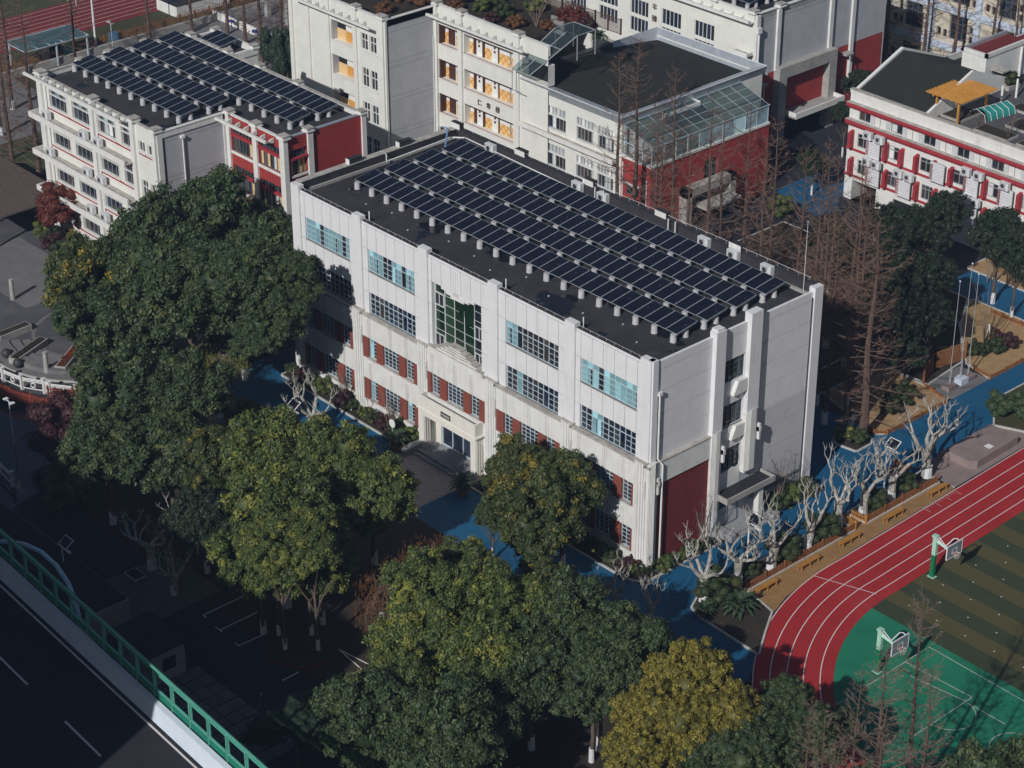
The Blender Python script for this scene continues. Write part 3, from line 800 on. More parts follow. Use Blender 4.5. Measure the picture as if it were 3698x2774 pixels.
b.box(-55.55, -55.25, 8.3, 17.2, 15.4, 15.95, 'white_plaster'); b.box(-55.6, -55.2, 8.3, 17.2, 15.95, 16.03, 'sheet_metal')
part(A, 'parapet', b)
b = MB(); b.prism([(-84.4, .45), (-64.35, .45), (-64.35, 8.1), (-55.5, 8.1), (-55.5, 17.3), (-84.4, 17.3)], 15.1, 15.5, 'wet_roof'); part(A, 'roof', b)
b = MB(); b.box(-84.6, -84.4, .2, 17.4, 0, 15.9, 'cream_plaster'); b.box(-84.6, -55.3, 17.3, 17.45, 0, 15.9, 'cream_plaster'); part(A, 'rear_wall', b)
# plain side wall with lettering
b = MB(); b.wall(.2, 8.0, 0, 15.9, [], 'grey_plaster')
for z in (14.9, 11.3, 10.9, 7.4, 7.0): b.box(1.0, 7.9, -.004, .01, z, z + .03, 'joint_dark')
part(A, 'side_wall', b, (-64.2, 0), H90)
b = MB(); b.box(.2, .75, -.12, .3, 0, 15.9, 'white_plaster'); b.box(.8, 1.0, -.02, .1, 0, 15.6, 'joint_dark'); b.box(7.6, 8.0, -.1, .3, 0, 15.9, 'white_plaster'); part(A, 'corner_pillar', b, (-64.2, 0), H90)
b = MB(); b.tube([(2.95, -.14, 14.9), (2.95, -.14, 0)], .07, 'pipe_white', 8); b.box(2.75, 3.15, -.3, 0, 14.85, 15.1, 'pipe_white'); part(A, 'drainpipe', b, (-64.2, 0), H90)
for ch, y in (('启', 5.35), ('楼', 6.95)):
    letter(A, ch, (-64.2, 0), H90, y, -.03, 8.75, 1.15)
# red part
ra = MB(); rh = []
for z in (12.35, 8.45, 4.55, .7):
    rh += [(-63.45, -60.0, z, z + 2.55, .3), (-59.2, -55.7, z, z + 2.55, .3)]
RO = (0, 8.0)
ra.wall(-64.1, -55.3, 0, 15.9, rh, 'red_paint')
part(A, 'red_front_wall', ra, RO)
for zi, z in enumerate((12.35, 8.45, 4.55, .7)):
    for j, (a, e) in enumerate(((-63.45, -60.0), (-59.2, -55.7))):
        window(A, RO, 0, a, e, z, z + 2.55, .25, 7, 'rrdrdyd' if j == 0 else 'yryrcyr', .68, 0, 'frame_dark', .06, tpat='d')
        b = MB(); b.box(a - .05, e + .05, -.12, .0, z - .2, z + .05, 'white_plaster'); b.box(a, e, -.14, .2, z + 1.62, z + 1.84, 'red_band'); part(A, 'window_band', b, RO)
for a, e in ((-64.05, -63.55), (-59.9, -59.25), (-55.65, -54.95)):
    b = MB(); b.box(a, e, -.2, .3, 0, 16.05, 'white_plaster'); part(A, 'pillar', b, RO); pillar_cap(A, a - .1, e + .05, 7.75, 8.5, 16.0)
b = MB(); b.box(-64.7, -56.3, -1.3, -1.08, 15.6, 15.85, 'white_plaster'); part(A, 'beam', b, RO)
for k in range(6): q = obj('bracket', me, A, (-63.0 + k * 1.3 - A.location.x, 6.8 - A.location.y, 15.55), H90)
RS = (-55.2, 0)
b = MB(); b.wall(8.0, 17.45, 0, 15.9, [(8.7, 10.6, 12.1, 14.65, .3), (8.7, 10.6, 8.2, 10.75, .3), (8.7, 10.6, 4.3, 6.85, .3)], 'red_paint'); part(A, 'red_side_wall', b, RS, H90)
for z in (12.1, 8.2, 4.3):
    window(A, RS, H90, 8.7, 10.6, z, z + 2.55, .25, 4, 'yryo', .68, 0, 'frame_dark', .06, tpat='d')
    b = MB(); b.box(8.65, 10.65, -.1, .02, z - .15, z + .05, 'white_plaster'); b.box(8.65, 10.65, -.18, .1, z + 1.6, z + 1.8, 'red_band'); part(A, 'window_band', b, RS, H90)
for a, e in ((10.65, 11.25), (17.0, 17.5)):
    b = MB(); b.box(a, e, -.2, .3, 0, 16.05, 'white_plaster'); part(A, 'pillar', b, RS, H90)
pillar_cap(A, -55.7, -55.0, 10.6, 11.3, 16.0); pillar_cap(A, -55.7, -55.0, 16.9, 17.5, 16.0)
for x, y in ((-83.2, 17.3), (-76.8, 17.3), (-71.4, 17.3), (-65.2, 17.3), (-84.5, 12.6), (-84.5, 8.3), (-84.5, 5)): pillar_cap(A, x - .4, x + .4, y - .3, y + .3, 16.02)
# rear stair tower roof
b = MB(); b.box(-83.3, -76.2, 17.5, 20.5, 0, 15.3, 'cream_plaster', ); b.box(-83.3, -83.0, 17.5, 20.5, 15.3, 15.95, 'white_plaster'); b.box(-83.3, -76.2, 20.25, 20.55, 15.3, 15.95, 'white_plaster'); b.box(-76.45, -76.1, 17.5, 20.5, 15.3, 15.95, 'white_plaster'); b.box(-83, -76.45, 17.5, 20.25, 15.3, 15.32, 'wet_roof')
part(A, 'rear_annex', b)
pillar_cap(A, -76.7, -76.1, 19.9, 20.6, 15.9); pillar_cap(A, -83.4, -82.8, 19.9, 20.6, 15.9)
G2 = 'rows of solar panels on the left classroom block'
for nm, x, y, n in (('front row on the left classroom block, nearest its edge', -84.3, 3.95, 16), ('second row on the left classroom block, ending by the cut-out corner', -84.3, 7.35, 16), ('third row on the left classroom block, running to the red end', -84.3, 10.75, 23), ('rear row on the left classroom block, along the back parapet', -84.3, 13.95, 23), ('short separate row on the rear annex of the left classroom block', -81.6, 17.3, 3)):
    solar_row('dark solar panels, ' + nm, x, y, 15.5, n, G2, pw=1.165)
GB = 'air conditioners on the ledges of the left classroom block'
lv = ('top', 'second', 'third')
for zi, z in enumerate(Z3[:3]):
    for j, (x, t) in enumerate(((-83.3, 'at the far left end'), (-76.6, 'left of the middle drainpipes'), (-74.1, 'right of the middle drainpipes'))):
        aircon(x, -.2, z - .95, 'air conditioner on the %s ledge of the left block, %s' % (lv[zi], t), GB)

# ================================================================ middle white building with roof garden (wing front y=34.8, main front y=41.7)
Cb = root('corridor_building', (-75, 48, 0), 'white school building with open orange tiled corridors and a planted roof garden', 'building')
CO = (0, 34.8)
b = MB(); ch = []
for z in (11.45, 7.55, 3.65): ch.append((-82.7, -78.95, z, z + 2.35, .9))
for z in (11.8, 7.95, 4.05, .2):
    for a, e in ((-77.6, -76.45), (-76.15, -75.0)): ch.append((a, e, z - .3 if z < 11 else z, z + 1.9, .2))
b.wall(-90, -73.7, 0, 15.9, ch, 'cream_plaster'); part(Cb, 'front_wall', b, CO)
for z in (11.45, 7.55, 3.65):
    b = MB(); b.box(-82.7, -81.2, 0.86, 0.89, z, z + 1.2, 'orange_tile_b'); b.box(-81.2, -78.95, 0.85, 0.90, z + 1.2, z + 2.3, 'white_paint'); b.box(-81.2, -79.0, 0.85, 0.9, z, z + 1.2, 'orange_tile_a'); b.box(-82.69, -82.66, 0.1, 0.88, z, z + 2.35, 'grey_plaster')
    b.box(-82.7, -78.95, -.05, .05, z - .02, z + .1, 'white_plaster'); part(Cb, 'balcony_recess', b, CO)
    if z > 5:
        t = MB(); t.tube([(-80.0, 35.9, z), (-80.0, 35.9, z + .75)], [.28, .34], 'blue_plastic', 10)
        thing('water_bin', t, (0, 0, 0), 'blue plastic bin on the %s balcony of the corridor building wing' % ('upper' if z > 9 else 'lower'), 'bin', 'blue bins on balconies')
for z in (11.8, 7.95, 4.05, .2):
    for a, e in ((-77.6, -76.45), (-76.15, -75.0)):
        window(Cb, CO, 0, a, e, z - .3 if z < 11 else z, z + 1.9, .16, 2, 'rd', .60, 0, 'frame_white', .09)
    b = MB(); b.box(-77.8, -74.8, -.1, .02, (z - .3 if z < 11 else z) - .14, (z - .3 if z < 11 else z), 'white_plaster'); part(Cb, 'window_sill', b, CO)
for a, e in ((-90.0, -89.4), (-86.9, -86.4), (-83.3, -82.85), (-78.8, -78.2), (-74.6, -73.7)):
    b = MB(); b.box(a, e, -.18, .2, 0, 16.05, 'cream_plaster'); part(Cb, 'pillar', b, CO)
    if a > -82: pillar_cap(Cb, a - .1, e + .1, 34.55, 35.3, 16.05)
b = MB(); b.box(-87.9, -74.6, -1.3, -1.08, 15.0, 15.25, 'white_plaster'); part(Cb, 'beam', b, CO)
for k in range(9): obj('bracket', me, Cb, (-87.3 + k * 1.35 - Cb.location.x, 33.6 - Cb.location.y, 14.95), H90)
b = MB(); b.wall(34.8, 41.7, 0, 15.9, [], 'grey_plaster')
for z in (15.1, 14.5, 11.2, 10.6, 7.3, 6.8, 3.4, 2.9): b.box(35.2, 41.6, -.004, .01, z, z + .03, 'joint_dark')
b.box(34.8, 35.05, -.1, .2, 0, 15.9, 'cream_plaster'); b.box(35.1, 35.25, -.01, .02, 0, 15.8, 'joint_dark')
part(Cb, 'return_wall', b, (-73.6, 0), H90)
b = MB(); b.tube([(41.3, -.1, 12.6), (41.3, -.1, 1)], .06, 'pipe_white', 6); part(Cb, 'drainpipe', b, (-73.6, 0), H90)
# main corridor front
MO = (0, 41.7)
b = MB(); mh = []
COR = [11.95, 8.05, 4.15, .25]
for z in COR: mh += [(-73.1, -69.9, z, z + 2.2, .9), (-68.95, -61.1, z, z + 2.2, .9)]
mh.append((-59.9, -56, 11.95, 14.15, .9))
b.wall(-73.6, -56, 0, 16.1, mh, 'cream_plaster'); part(Cb, 'corridor_wall', b, MO)
for z in COR:
    b = MB()
    for a, e in ((-73.1, -69.9), (-68.95, -61.1)):
        b.box(a, e, 0.83, 0.87, z + 1.15, z + 2.2, 'white_paint')
        nx = int((e - a) / .39)
        for i in range(nx):
            for j in range(3):
                b.box(a + i * .39, a + (i + 1) * .39, 0.81, 0.87, z + j * .38, z + (j + 1) * .38, 'orange_tile_a' if (i + j) % 2 else 'orange_tile_b')
    for dx, w, m in ((-72.3, 1.1, 'brown_door'), (-71.2, .1, 'white_paint'), (-68.3, .5, 'brown_door'), (-67.8, .9, 'white_paint'), (-66.9, .35, 'brown_door'), (-65.4, .9, 'white_paint'), (-64.4, .12, 'brown_door')):
        b.box(dx, dx + w, 0.74, 0.80, z, z + 2.1, m)
    for x in (-67.5, -65.05):
        for q in (1.4, .95): b.box(x, x + .25, 0.70, 0.735, z + q, z + q + .25, 'brown_door')
    b.box(-61.9, -61.4, 0.74, 0.8, z + 1.0, z + 1.8, 'poster'); b.box(-62.6, -62.45, 0.74, 0.8, z, z + 2.1, 'frame_grey')
    b.box(-73.1, -72.9, .1, .85, z, z + 2.2, 'brown_door')
    part(Cb, 'corridor_tiles', b, MO)
    b = MB()
    for a, e in ((-73.2, -69.85), (-69.0, -61.0)):
        b.box(a, e, -.12, .0, z - .06, z + .04, 'white_plaster'); b.tube([(a, -.02, z + .12), (e, -.02, z + .12)], .03, 'rail_red', 5)
    b.box(-73.1, -69.9, -.01, .03, z + 2.12, z + 2.2, 'brown_door'); b.box(-68.95, -61.1, -.01, .03, z + 2.12, z + 2.2, 'brown_door')
    part(Cb, 'corridor_rail', b, MO)
for a, e in ((-73.6, -73.15), (-69.75, -69.1), (-61.0, -60.2)):
    b = MB(); b.box(a, e, -.25, .2, 0, 16.2, 'cream_plaster'); part(Cb, 'pillar', b, MO); pillar_cap(Cb, a - .1, e + .1, 41.4, 42.2, 16.2)
b = MB(); b.box(-74.0, -58.5, -1.3, -1.08, 15.2, 15.45, 'white_plaster'); part(Cb, 'beam', b, MO)
for k in range(11): obj('bracket', me, Cb, (-73.0 + k * 1.32 - Cb.location.x, 40.5 - Cb.location.y, 15.15), H90)
for ch_, x in (('仁', -66.5), ('寿', -65.1), ('楼', -63.65)): letter(Cb, ch_, MO, 0, x, -.04, 7.15, .72)
b = MB(); b.box(-89.9, -73.7, 34.9, 35.15, 15.2, 16.0, 'cream_plaster'); b.box(-73.85, -73.6, 35, 41.8, 15.2, 15.96, 'cream_plaster'); b.box(-73.6, -56, 41.8, 42.0, 15.2, 16.2, 'cream_plaster')
b.box(-90, -73.6, 34.8, 35.2, 15.98, 16.06, 'white_plaster'); b.box(-73.9, -73.5, 34.9, 41.9, 15.96, 16.04, 'white_plaster'); b.box(-73.6, -56, 41.7, 42.1, 16.18, 16.28, 'white_plaster')
part(Cb, 'parapet', b)
b = MB(); b.prism([(-89.9, 35.1), (-73.8, 35.1), (-73.8, 41.9), (-60.8, 41.9), (-60.8, 52.5), (-89.9, 52.5)], 14.9, 15.25, 'soil'); b.box(-60.8, -53.5, 42.0, 52.5, 14.9, 15.25, 'soil') if False else None
part(Cb, 'roof', b)
b = MB(); b.box(-90, -89.8, 34.8, 52.5, 0, 15.9, 'cream_plaster'); b.box(-90, -60.8, 52.4, 52.6, 0, 15.9, 'cream_plaster'); part(Cb, 'rear_wall', b)

# ================================================================ hall with dark felt roof (x -60.8..-45.7, y 42..62.3)
Dh = root('school_hall', (-53, 52, 0), 'white hall with a large dark green felt roof and bright metal parapet', 'building')
DO = (0, 41.9)
b = MB(); dh = []
DW = [(-59.15, -56.6), (-56.2, -53.55), (-51.95, -49.4), (-48.85, -46.6)]
for z in (7.55, 3.4, -.6 + 1):
    for a, e in DW: dh.append((a, e, z, z + 2.4 if z > 1 else z + 1.6, .25))
b.wall(-60.8, -45.5, 0, 11.0, dh, 'cream_plaster'); part(Dh, 'front_wall', b, DO)
for z in (7.55, 3.4, .4):
    for k, (a, e) in enumerate(DW):
        window(Dh, DO, 0, a, e, z, z + 2.4 if z > 1 else z + 1.6, .2, 5, ['dcdcd', 'dcrrd', 'drrrc', 'ddccd'][k], .62, 0, 'frame_grey', .07, tpat='c')
        w = MB(); w.box(a - .1, e + .1, -.1, .02, z - .14, z, 'white_plaster'); w.box(a, e, -.04, .12, z + 1.42, z + 1.58, 'white_plaster'); part(Dh, 'window_sill', w, DO)
b = MB(); b.box(-59.6, -45.8, -.9, .0, 6.95, 7.1, 'ledge_stone'); b.box(-59.6, -45.8, -1.0, -.86, 6.9, 7.35, 'white_plaster'); part(Dh, 'ledge', b, DO)
b = MB(); b.wall(41.9, 62.3, 0, 11.0, [], 'cream_plaster'); part(Dh, 'side_wall', b, (-45.5, 0), H90)
b = MB()
def flare(b, x0, x1, y0, y1, mat):
    pass
b.poly([(-60.8, 41.9, 11.0), (-45.5, 41.9, 11.0), (-45.2, 41.6, 11.9), (-61.1, 41.6, 11.9)], 'sheet_metal')
b.poly([(-45.5, 41.9, 11.0), (-45.5, 62.3, 11.0), (-45.2, 62.6, 11.9), (-45.2, 41.6, 11.9)], 'sheet_metal')
b.poly([(-45.2, 41.6, 11.9), (-45.2, 62.6, 11.9), (-46.1, 61.7, 11.75), (-46.1, 42.6, 11.75)], 'sheet_metal')
b.poly([(-61.1, 41.6, 11.9), (-45.2, 41.6, 11.9), (-46.1, 42.6, 11.75), (-60.1, 42.6, 11.75)], 'sheet_metal')
b.poly([(-61.1, 62.6, 11.9), (-45.2, 62.6, 11.9), (-46.1, 61.6, 10.9), (-60.1, 61.6, 10.9)], 'sheet_metal')
b.poly([(-61.1, 62.6, 11.9), (-45.2, 62.6, 11.9), (-45.2, 62.8, 10.8), (-61.1, 62.8, 10.8)], 'sheet_metal')
b.poly([(-61.1, 55, 11.9), (-61.1, 62.6, 11.9), (-60.1, 61.6, 10.9), (-60.1, 55, 11.2)], 'sheet_metal')
b.tube([(-61.1, 41.6, 11.9), (-45.2, 41.6, 11.9), (-45.2, 62.6, 11.9), (-61.1, 62.6, 11.9)], .05, 'white_metal', 5)
part(Dh, 'metal_parapet', b)
b = MB()
b.poly([(-60.3, 42.4, 11.70), (-46.0, 42.4, 11.70), (-46.0, 52, 11.95), (-60.3, 52, 11.95)], 'green_roof_felt'); b.poly([(-60.3, 52, 11.95), (-46.0, 52, 11.95), (-46.0, 61.8, 10.9), (-60.3, 61.8, 10.9)], 'green_roof_felt')
b.box(-60.8, -45.6, 61.9, 62.3, 0, 11.3, 'cream_plaster'); b.box(-61.0, -60.8, 42, 62.3, 0, 11.2, 'cream_plaster')
part(Dh, 'roof', b)
b = MB(); b.box(-60.9, -60.2, 42.4, 55, 11.2, 12.15, 'dark_metal'); part(Dh, 'roof_edge', b)
# red annex with conservatory
b = MB(); b.wall(-45.5, -41.4, 0, 7.6, [(-44.8, -43.0, 3.9, 5.0, .2), (-44.8, -43.0, 1.2, 3.6, .2)], 'red_paint'); part(Dh, 'annex_front', b, (0, 41.95))
window(Dh, (0, 41.95), 0, -44.8, -43.0, 3.9, 5.0, .15, 2, 'd', .99, 0, 'frame_dark', .06); window(Dh, (0, 41.95), 0, -44.8, -43.0, 1.2, 3.6, .15, 4, 'drdr', .7, 0, 'frame_dark', .06)
b = MB(); b.box(-45.0, -42.8, -.2, .02, 5.0, 5.18, 'white_plaster'); b.box(-45.0, -42.8, -.12, .02, 1.0, 1.18, 'white_plaster'); b.tube([(-45.25, -.08, 7.2), (-45.25, -.08, 1)], .06, 'pipe_white', 6); b.tube([(-41.9, -.08, 6.2), (-41.9, -.08, 0)], .05, 'pipe_white', 6); part(Dh, 'annex_trim', b, (0, 41.95))
b = MB(); b.wall(41.95, 59.1, 0, 7.6, [(49.6, 51.6, 4.0, 6.2, .3)], 'red_paint'); part(Dh, 'annex_side', b, (-41.4, 0), H90)
window(Dh, (-41.4, 0), H90, 49.6, 51.6, 4.0, 6.2, .25, 3, 'd', .7, 1, 'frame_dark', .06)
b = MB(); b.box(49.3, 51.9, -.45, .02, 3.7, 3.95, 'white_plaster'); part(Dh, 'window_sill', b, (-41.4, 0), H90)
b = MB(); b.box(-45.5, -41.35, 41.9, 42.2, 7.6, 7.85, 'white_plaster'); b.box(-41.65, -41.3, 42.2, 59.1, 7.6, 7.85, 'white_plaster'); b.box(-45.5, -41.65, 42.2, 59.1, 7.4, 7.62, 'concrete'); b.box(-45.4, -41.5, 58.9, 59.1, 0, 7.6, 'red_paint'); part(Dh, 'annex_coping', b)
b = MB()
for y in [42.1 + 1.68 * k for k in range(11)]:
    b.box(-41.55, -41.45, y - .05, y + .05, 7.85, 9.7, 'frame_blue')
    b.poly([(-41.35, y - .04, 9.72), (-41.35, y + .04, 9.72), (-45.4, y + .04, 11.02), (-45.4, y - .04, 11.02)], 'frame_blue')
for x in (-45.3, -44.0, -42.75): b.box(x, x + .1, 42.05, 42.12, 7.85, 9.7 + (-41.4 - x) * .32, 'frame_blue')
for k in range(5):
    x = -41.4 - k; z = 9.72 + k * .32; b.box(x - .04, x + .04, 42.05, 59.0, z, z + .05, 'frame_blue')
b.box(-41.55, -41.40, 42, 59.1, 9.62, 9.74, 'frame_blue'); b.box(-45.4, -41.4, 42.0, 42.1, 9.2, 9.26, 'frame_blue')
part(Dh, 'conservatory_frame', b)
def add_glass():
    m, n, l, p = new_mat('clear_glass')
    tr = n.new('ShaderNodeBsdfTransparent'); tr.inputs[0].default_value = (.72, .82, .80, 1)
    gl = n.new('ShaderNodeBsdfGlossy'); gl.inputs['Roughness'].default_value = .12; gl.inputs[0].default_value = (.8, .9, .95, 1)
    df = n.new('ShaderNodeBsdfDiffuse'); df.inputs[0].default_value = (.07, .10, .10, 1)
    a = n.new('ShaderNodeMixShader'); a.inputs[0].default_value = .16; l.new(tr.outputs[0], a.inputs[1]); l.new(gl.outputs[0], a.inputs[2])
    c = n.new('ShaderNodeMixShader'); c.inputs[0].default_value = .26; l.new(a.outputs[0], c.inputs[1]); l.new(df.outputs[0], c.inputs[2])
    out = [x for x in n if x.type == 'OUTPUT_MATERIAL'][0]; l.new(c.outputs[0], out.inputs[0])
add_glass()
for k in range(10):
    y0, y1 = 42.15 + 1.68 * k, 42.05 + 1.68 * (k + 1)
    b = MB(); b.poly([(-41.48, y0, 7.86), (-41.48, y1, 7.86), (-41.48, y1, 9.68), (-41.48, y0, 9.68)], 'glass_sky' if k > 3 else 'clear_glass'); part(Dh, 'side_pane', b)
    b = MB(); b.poly([(-41.4, y0, 9.77), (-41.4, y1, 9.77), (-45.35, y1, 11.03), (-45.35, y0, 11.03)], 'clear_glass'); part(Dh, 'roof_pane', b)
b = MB()
b.box(-41.4, -40.35, 46.1, 46.9, 0, 4.3, 'concrete'); b.box(-41.4, -40.35, 52.5, 53.3, 0, 4.3, 'concrete'); b.box(-41.4, -40.35, 46.1, 53.3, 3.45, 4.3, 'concrete'); b.box(-41.42, -41.36, 46.9, 52.5, 0, 3.4, 'glass_dark'); b.box(-41.4, -39.2, 48.0, 53.0, 1.9, 2.15, 'concrete')
part(Dh, 'annex_portal', b)
b = MB(); b.box(-45.5, -44.4, 46.5, 52.0, 10.6, 10.75, 'concrete'); b.box(-44.5, -44.35, 46.5, 52.0, 10.75, 11.1, 'white_plaster'); b.box(-45.5, -44.35, 51.9, 52.0, 10.75, 11.1, 'white_plaster'); part(Dh, 'small_canopy', b)

# ================================================================ building behind the hall (front y=65.5, side x=-49.5)
Eb = root('rear_hall_building', (-65, 74, 0), 'white building behind the hall with red lower side, large concrete portal and rooftop solar panels', 'building')
EO = (0, 65.5)
b = MB(); eh = []
EW = [(-78.0, -75.3), (-73.15, -70.2), (-68.2, -65.4), (-63.35, -60.4), (-58.4, -55.45)]
for a, e in EW: eh += [(a, e, 10.95, 12.75, .2), (a, e, 8.95, 10.65, .2)]
b.wall(-95, -49.5, 0, 15.4, eh, 'cream_plaster'); part(Eb, 'front_wall', b, EO)
for a, e in EW:
    window(Eb, EO, 0, a, e, 10.95, 12.75, .15, 5, 'dndnd', 1, 0, 'frame_white', .07); window(Eb, EO, 0, a, e, 8.95, 10.65, .15, 5, 'ndndn', 1, 0, 'frame_white', .07)
    w = MB(); w.box(a - .12, e + .12, -.1, .02, 8.8, 8.95, 'white_plaster'); part(Eb, 'window_sill', w, EO)
b = MB(); b.box(-95, -49.8, -1.0, -.75, 14.75, 15.05, 'white_plaster'); b.box(-95, -49.8, -.75, .0, 14.6, 14.75, 'white_plaster'); part(Eb, 'cornice', b, EO)
for k in range(16): obj('bracket', me, Eb, (-51.2 - 1.5 * k - Eb.location.x, 64.55 - Eb.location.y, 14.95), H90)
b = MB(); b.box(-95, -49.6, 65.55, 65.8, 14.9, 15.6, 'white_plaster'); b.box(-49.8, -49.5, 65.5, 87, 14.9, 15.6, 'white_plaster'); b.box(-95, -49.4, 65.5, 65.85, 15.6, 15.68, 'white_plaster'); b.box(-49.85, -49.4, 65.5, 87, 15.6, 15.68, 'white_plaster'); part(Eb, 'parapet', b)
for x in (-50.1, -55.6, -64.0): pillar_cap(Eb, x - .45, x + .45, 65.3, 66.0, 15.6)
pillar_cap(Eb, -50.0, -49.3, 68.9, 69.8, 15.6)
b = MB(); b.box(-95, -49.7, 65.7, 87, 14.6, 14.95, 'bitumen'); b.box(-95, -49.5, 86.8, 87, 0, 15.4, 'cream_plaster'); part(Eb, 'roof', b)
b = MB(); b.wall(65.5, 87.0, 8.55, 15.5, [], 'grey_plaster'); b.wall(65.5, 87.0, 0, 8.55, [], 'red_paint')
for z in (14.6,): b.box(65.6, 86, -.006, .0, z, z + .04, 'joint_dark')
for y in (69.2, 77.5): b.box(y + .35, y + .55, -.01, .01, 8.6, 15.4, 'joint_dark')
part(Eb, 'side_wall', b, (-49.5, 0), H90)
for y, z0 in ((69.0, 8.6), (77.6, 8.6), (81.3, 3.9), (65.7, 8.5)):
    b = MB(); b.box(y - .35, y + .2, -.25, .1, z0, 15.5, 'white_plaster'); part(Eb, 'pillar', b, (-49.5, 0), H90)
b = MB(); b.box(68.7, 69.9, -.9, .0, 0, 9.0, 'concrete'); b.box(76.9, 78.1, -.9, .0, 0, 9.0, 'concrete'); b.box(69.9, 76.9, -.9, .0, 7.7, 9.0, 'concrete'); part(Eb, 'side_portal', b, (-49.5, 0), H90)
b = MB(); b.box(70.0, 76.8, .0, .05, 0, 3.1, 'dark_room'); b.box(70.0, 78.0, -2.3, .0, 3.3, 3.5, 'concrete'); b.box(70.0, 78.0, -2.4, -2.2, 3.3, 3.95, 'white_plaster'); b.box(77.85, 78.0, -2.2, .0, 3.5, 3.95, 'white_plaster'); b.box(70.0, 70.15, -2.2, .0, 3.5, 3.95, 'white_plaster'); part(Eb, 'entrance_canopy', b, (-49.5, 0), H90)
for y in (66.3, 80.3):
    b = MB(); b.box(y - .6, y + .6, -.9, .0, 7.6, 7.8, 'concrete'); b.tube([(y, -.85, 7.6), (y, -.85, 3)], .05, 'pipe_white', 6); part(Eb, 'rain_hood', b, (-49.5, 0), H90)
b = MB(); b.box(-52.2, -49.7, -1.1, .0, 11.0, 11.15, 'concrete'); b.box(-52.3, -49.6, -1.2, -1.05, 11.0, 11.5, 'white_plaster'); b.box(-49.75, -49.6, -1.05, .0, 11.15, 11.5, 'white_plaster'); b.box(-52.6, -50.6, -.02, .02, 8.2, 9.6, 'frame_dark'); part(Eb, 'door_hood', b, EO)
b = MB(); b.tube([(65.6, -.35, 14.0), (65.6, -.35, 8)], .11, 'pipe_white', 8); b.box(65.3, 65.9, -.5, -.1, 13.6, 14.2, 'pipe_white'); part(Eb, 'drainpipe', b, (-49.5, 0), H90)
letter(Eb, '丰', EO, 0, -64.4, -.04, 12.55, .8); letter(Eb, '臻', EO, 0, -64.4, -.04, 11.2, .8)
solar_row('dark solar panels at the top edge, on the roof of the building behind the hall', -62.5, 67.3, 14.95, 9, 'solar rows on the rear building')
solar_row('second dark solar row cut by the top edge, rear building roof', -62.5, 70.4, 14.95, 9, 'solar rows on the rear building')
b = MB(); b.box(-77.5, -74.5, 60.2, 62.5, 11.4, 11.6, 'white_plaster'); b.box(-77.3, -74.7, 60.4, 62.3, 8.8, 11.4, 'cream_plaster')
thing('stair_hut', b, (0, 0, 0), 'small flat roofed hut at the top edge beside the roof garden lattice fence', 'hut')

# ================================================================ red and white dormitory (front y=64.2)
F = root('red_striped_building', (-18, 73, 0), 'white building with red bands, red fins and louvred screens, dark pitched roof and roof terrace', 'building')
FFO = (0, 64.2)
b = MB(); fh = []
TW = [-33.95 + 4.13 * k for k in range(9)]
for x in TW: fh.append((x, x + 1.5, 8.9, 10.05, .15))
MW = [(-33.9, -32.45), (-29.9, -28.5), (-25.85, -24.4), (-21.75, -20.3), (-17.65, -16.2), (-13.5, -12.1), (-9.4, -8.0), (-5.3, -3.9)]
LW = [(-33.65, -32.3), (-29.75, -28.35), (-25.4, -24.0), (-21.6, -20.2), (-17.5, -16.1), (-13.4, -12.0), (-9.3, -7.9), (-5.2, -3.8)]
for a, e in MW: fh.append((a, e, 6.0, 7.45, .15))
for a, e in LW: fh.append((a, e, 3.1, 4.65, .15))
fh.append((-34.2, -31.0, 0.0, 2.2, 2.5)); fh.append((-28.8, -25.5, .6, 1.9, .2))
b.wall(-35.2, 2, 0, 11.5, fh, 'white_plaster'); part(F, 'front_wall', b, FFO)
rn = random.Random(9)
for lst, z0, z1, n in (([(x, x + 1.5) for x in TW], 8.9, 10.05, 2), (MW, 6.0, 7.45, 2), (LW, 3.1, 4.65, 3)):
    for a, e in lst:
        window(F, FFO, 0, a, e, z0, z1, .1, n, rn.choice(['dg', 'dr', 'dd', 'rd', 'cd']), .7 if n > 1 and z1 < 9 else 1, 0, 'frame_grey', .07)
b = MB()
for z0, z1, d in ((10.28, 10.62, -.55), (8.42, 8.80, -.55), (5.42, 5.68, -.06), (2.6, 2.84, -.10)):
    b = MB(); b.box(-35.3, 2, d, .0, z0, z1, 'red_band')
    if d < -.3: b.box(-35.3, 2, d + .02, .0, z1, z1 + .04, 'ledge_stone'); b.box(-35.25, 2, d + .25, .0, z0 - .25, z0, 'red_band')
    part(F, 'red_band', b, FFO)
_fs = {}
lm = MB()
for k in range(11): lm.box(0, .5, -.05, .0, k * .125, k * .125 + .07, 'white_metal')
lm.box(0, .04, -.06, .0, 0, 1.4, 'white_metal'); lm.box(.46, .5, -.06, .0, 0, 1.4, 'white_metal')
lm = lm.mesh('shutter')
for x in TW:
    for q in (x + 1.55, x - .58 if x > -33 else None):
        if q is not None: obj('shutter', lm, F, (q - F.location.x, 64.15 - F.location.y, 8.85))
    b = MB(); b.box(x + 2.72, x + 2.78, -.01, .02, 8.85, 10.2, 'joint_dark'); part(F, 'panel_joint', b, FFO)
sm_ = MB()
for k in range(7): sm_.box(0, 1.75, -.62, -.55, .05 + k * .29, .30 + k * .29, 'white_metal')
sm_.box(0, 1.75, -.56, -.50, 0, 2.1, 'grey_metal')
sm_ = sm_.mesh('louvre_screen')
fm = MB(); fm.uprism([(0, 0), (.62, 0), (.62, 1.7), (0, 1.9)], 0, .35, 'red_band'); fm = fm.mesh('fin')
def screen(x, z):
    obj('louvre_screen', sm_, F, (x - F.location.x, 64.2 - F.location.y, z))
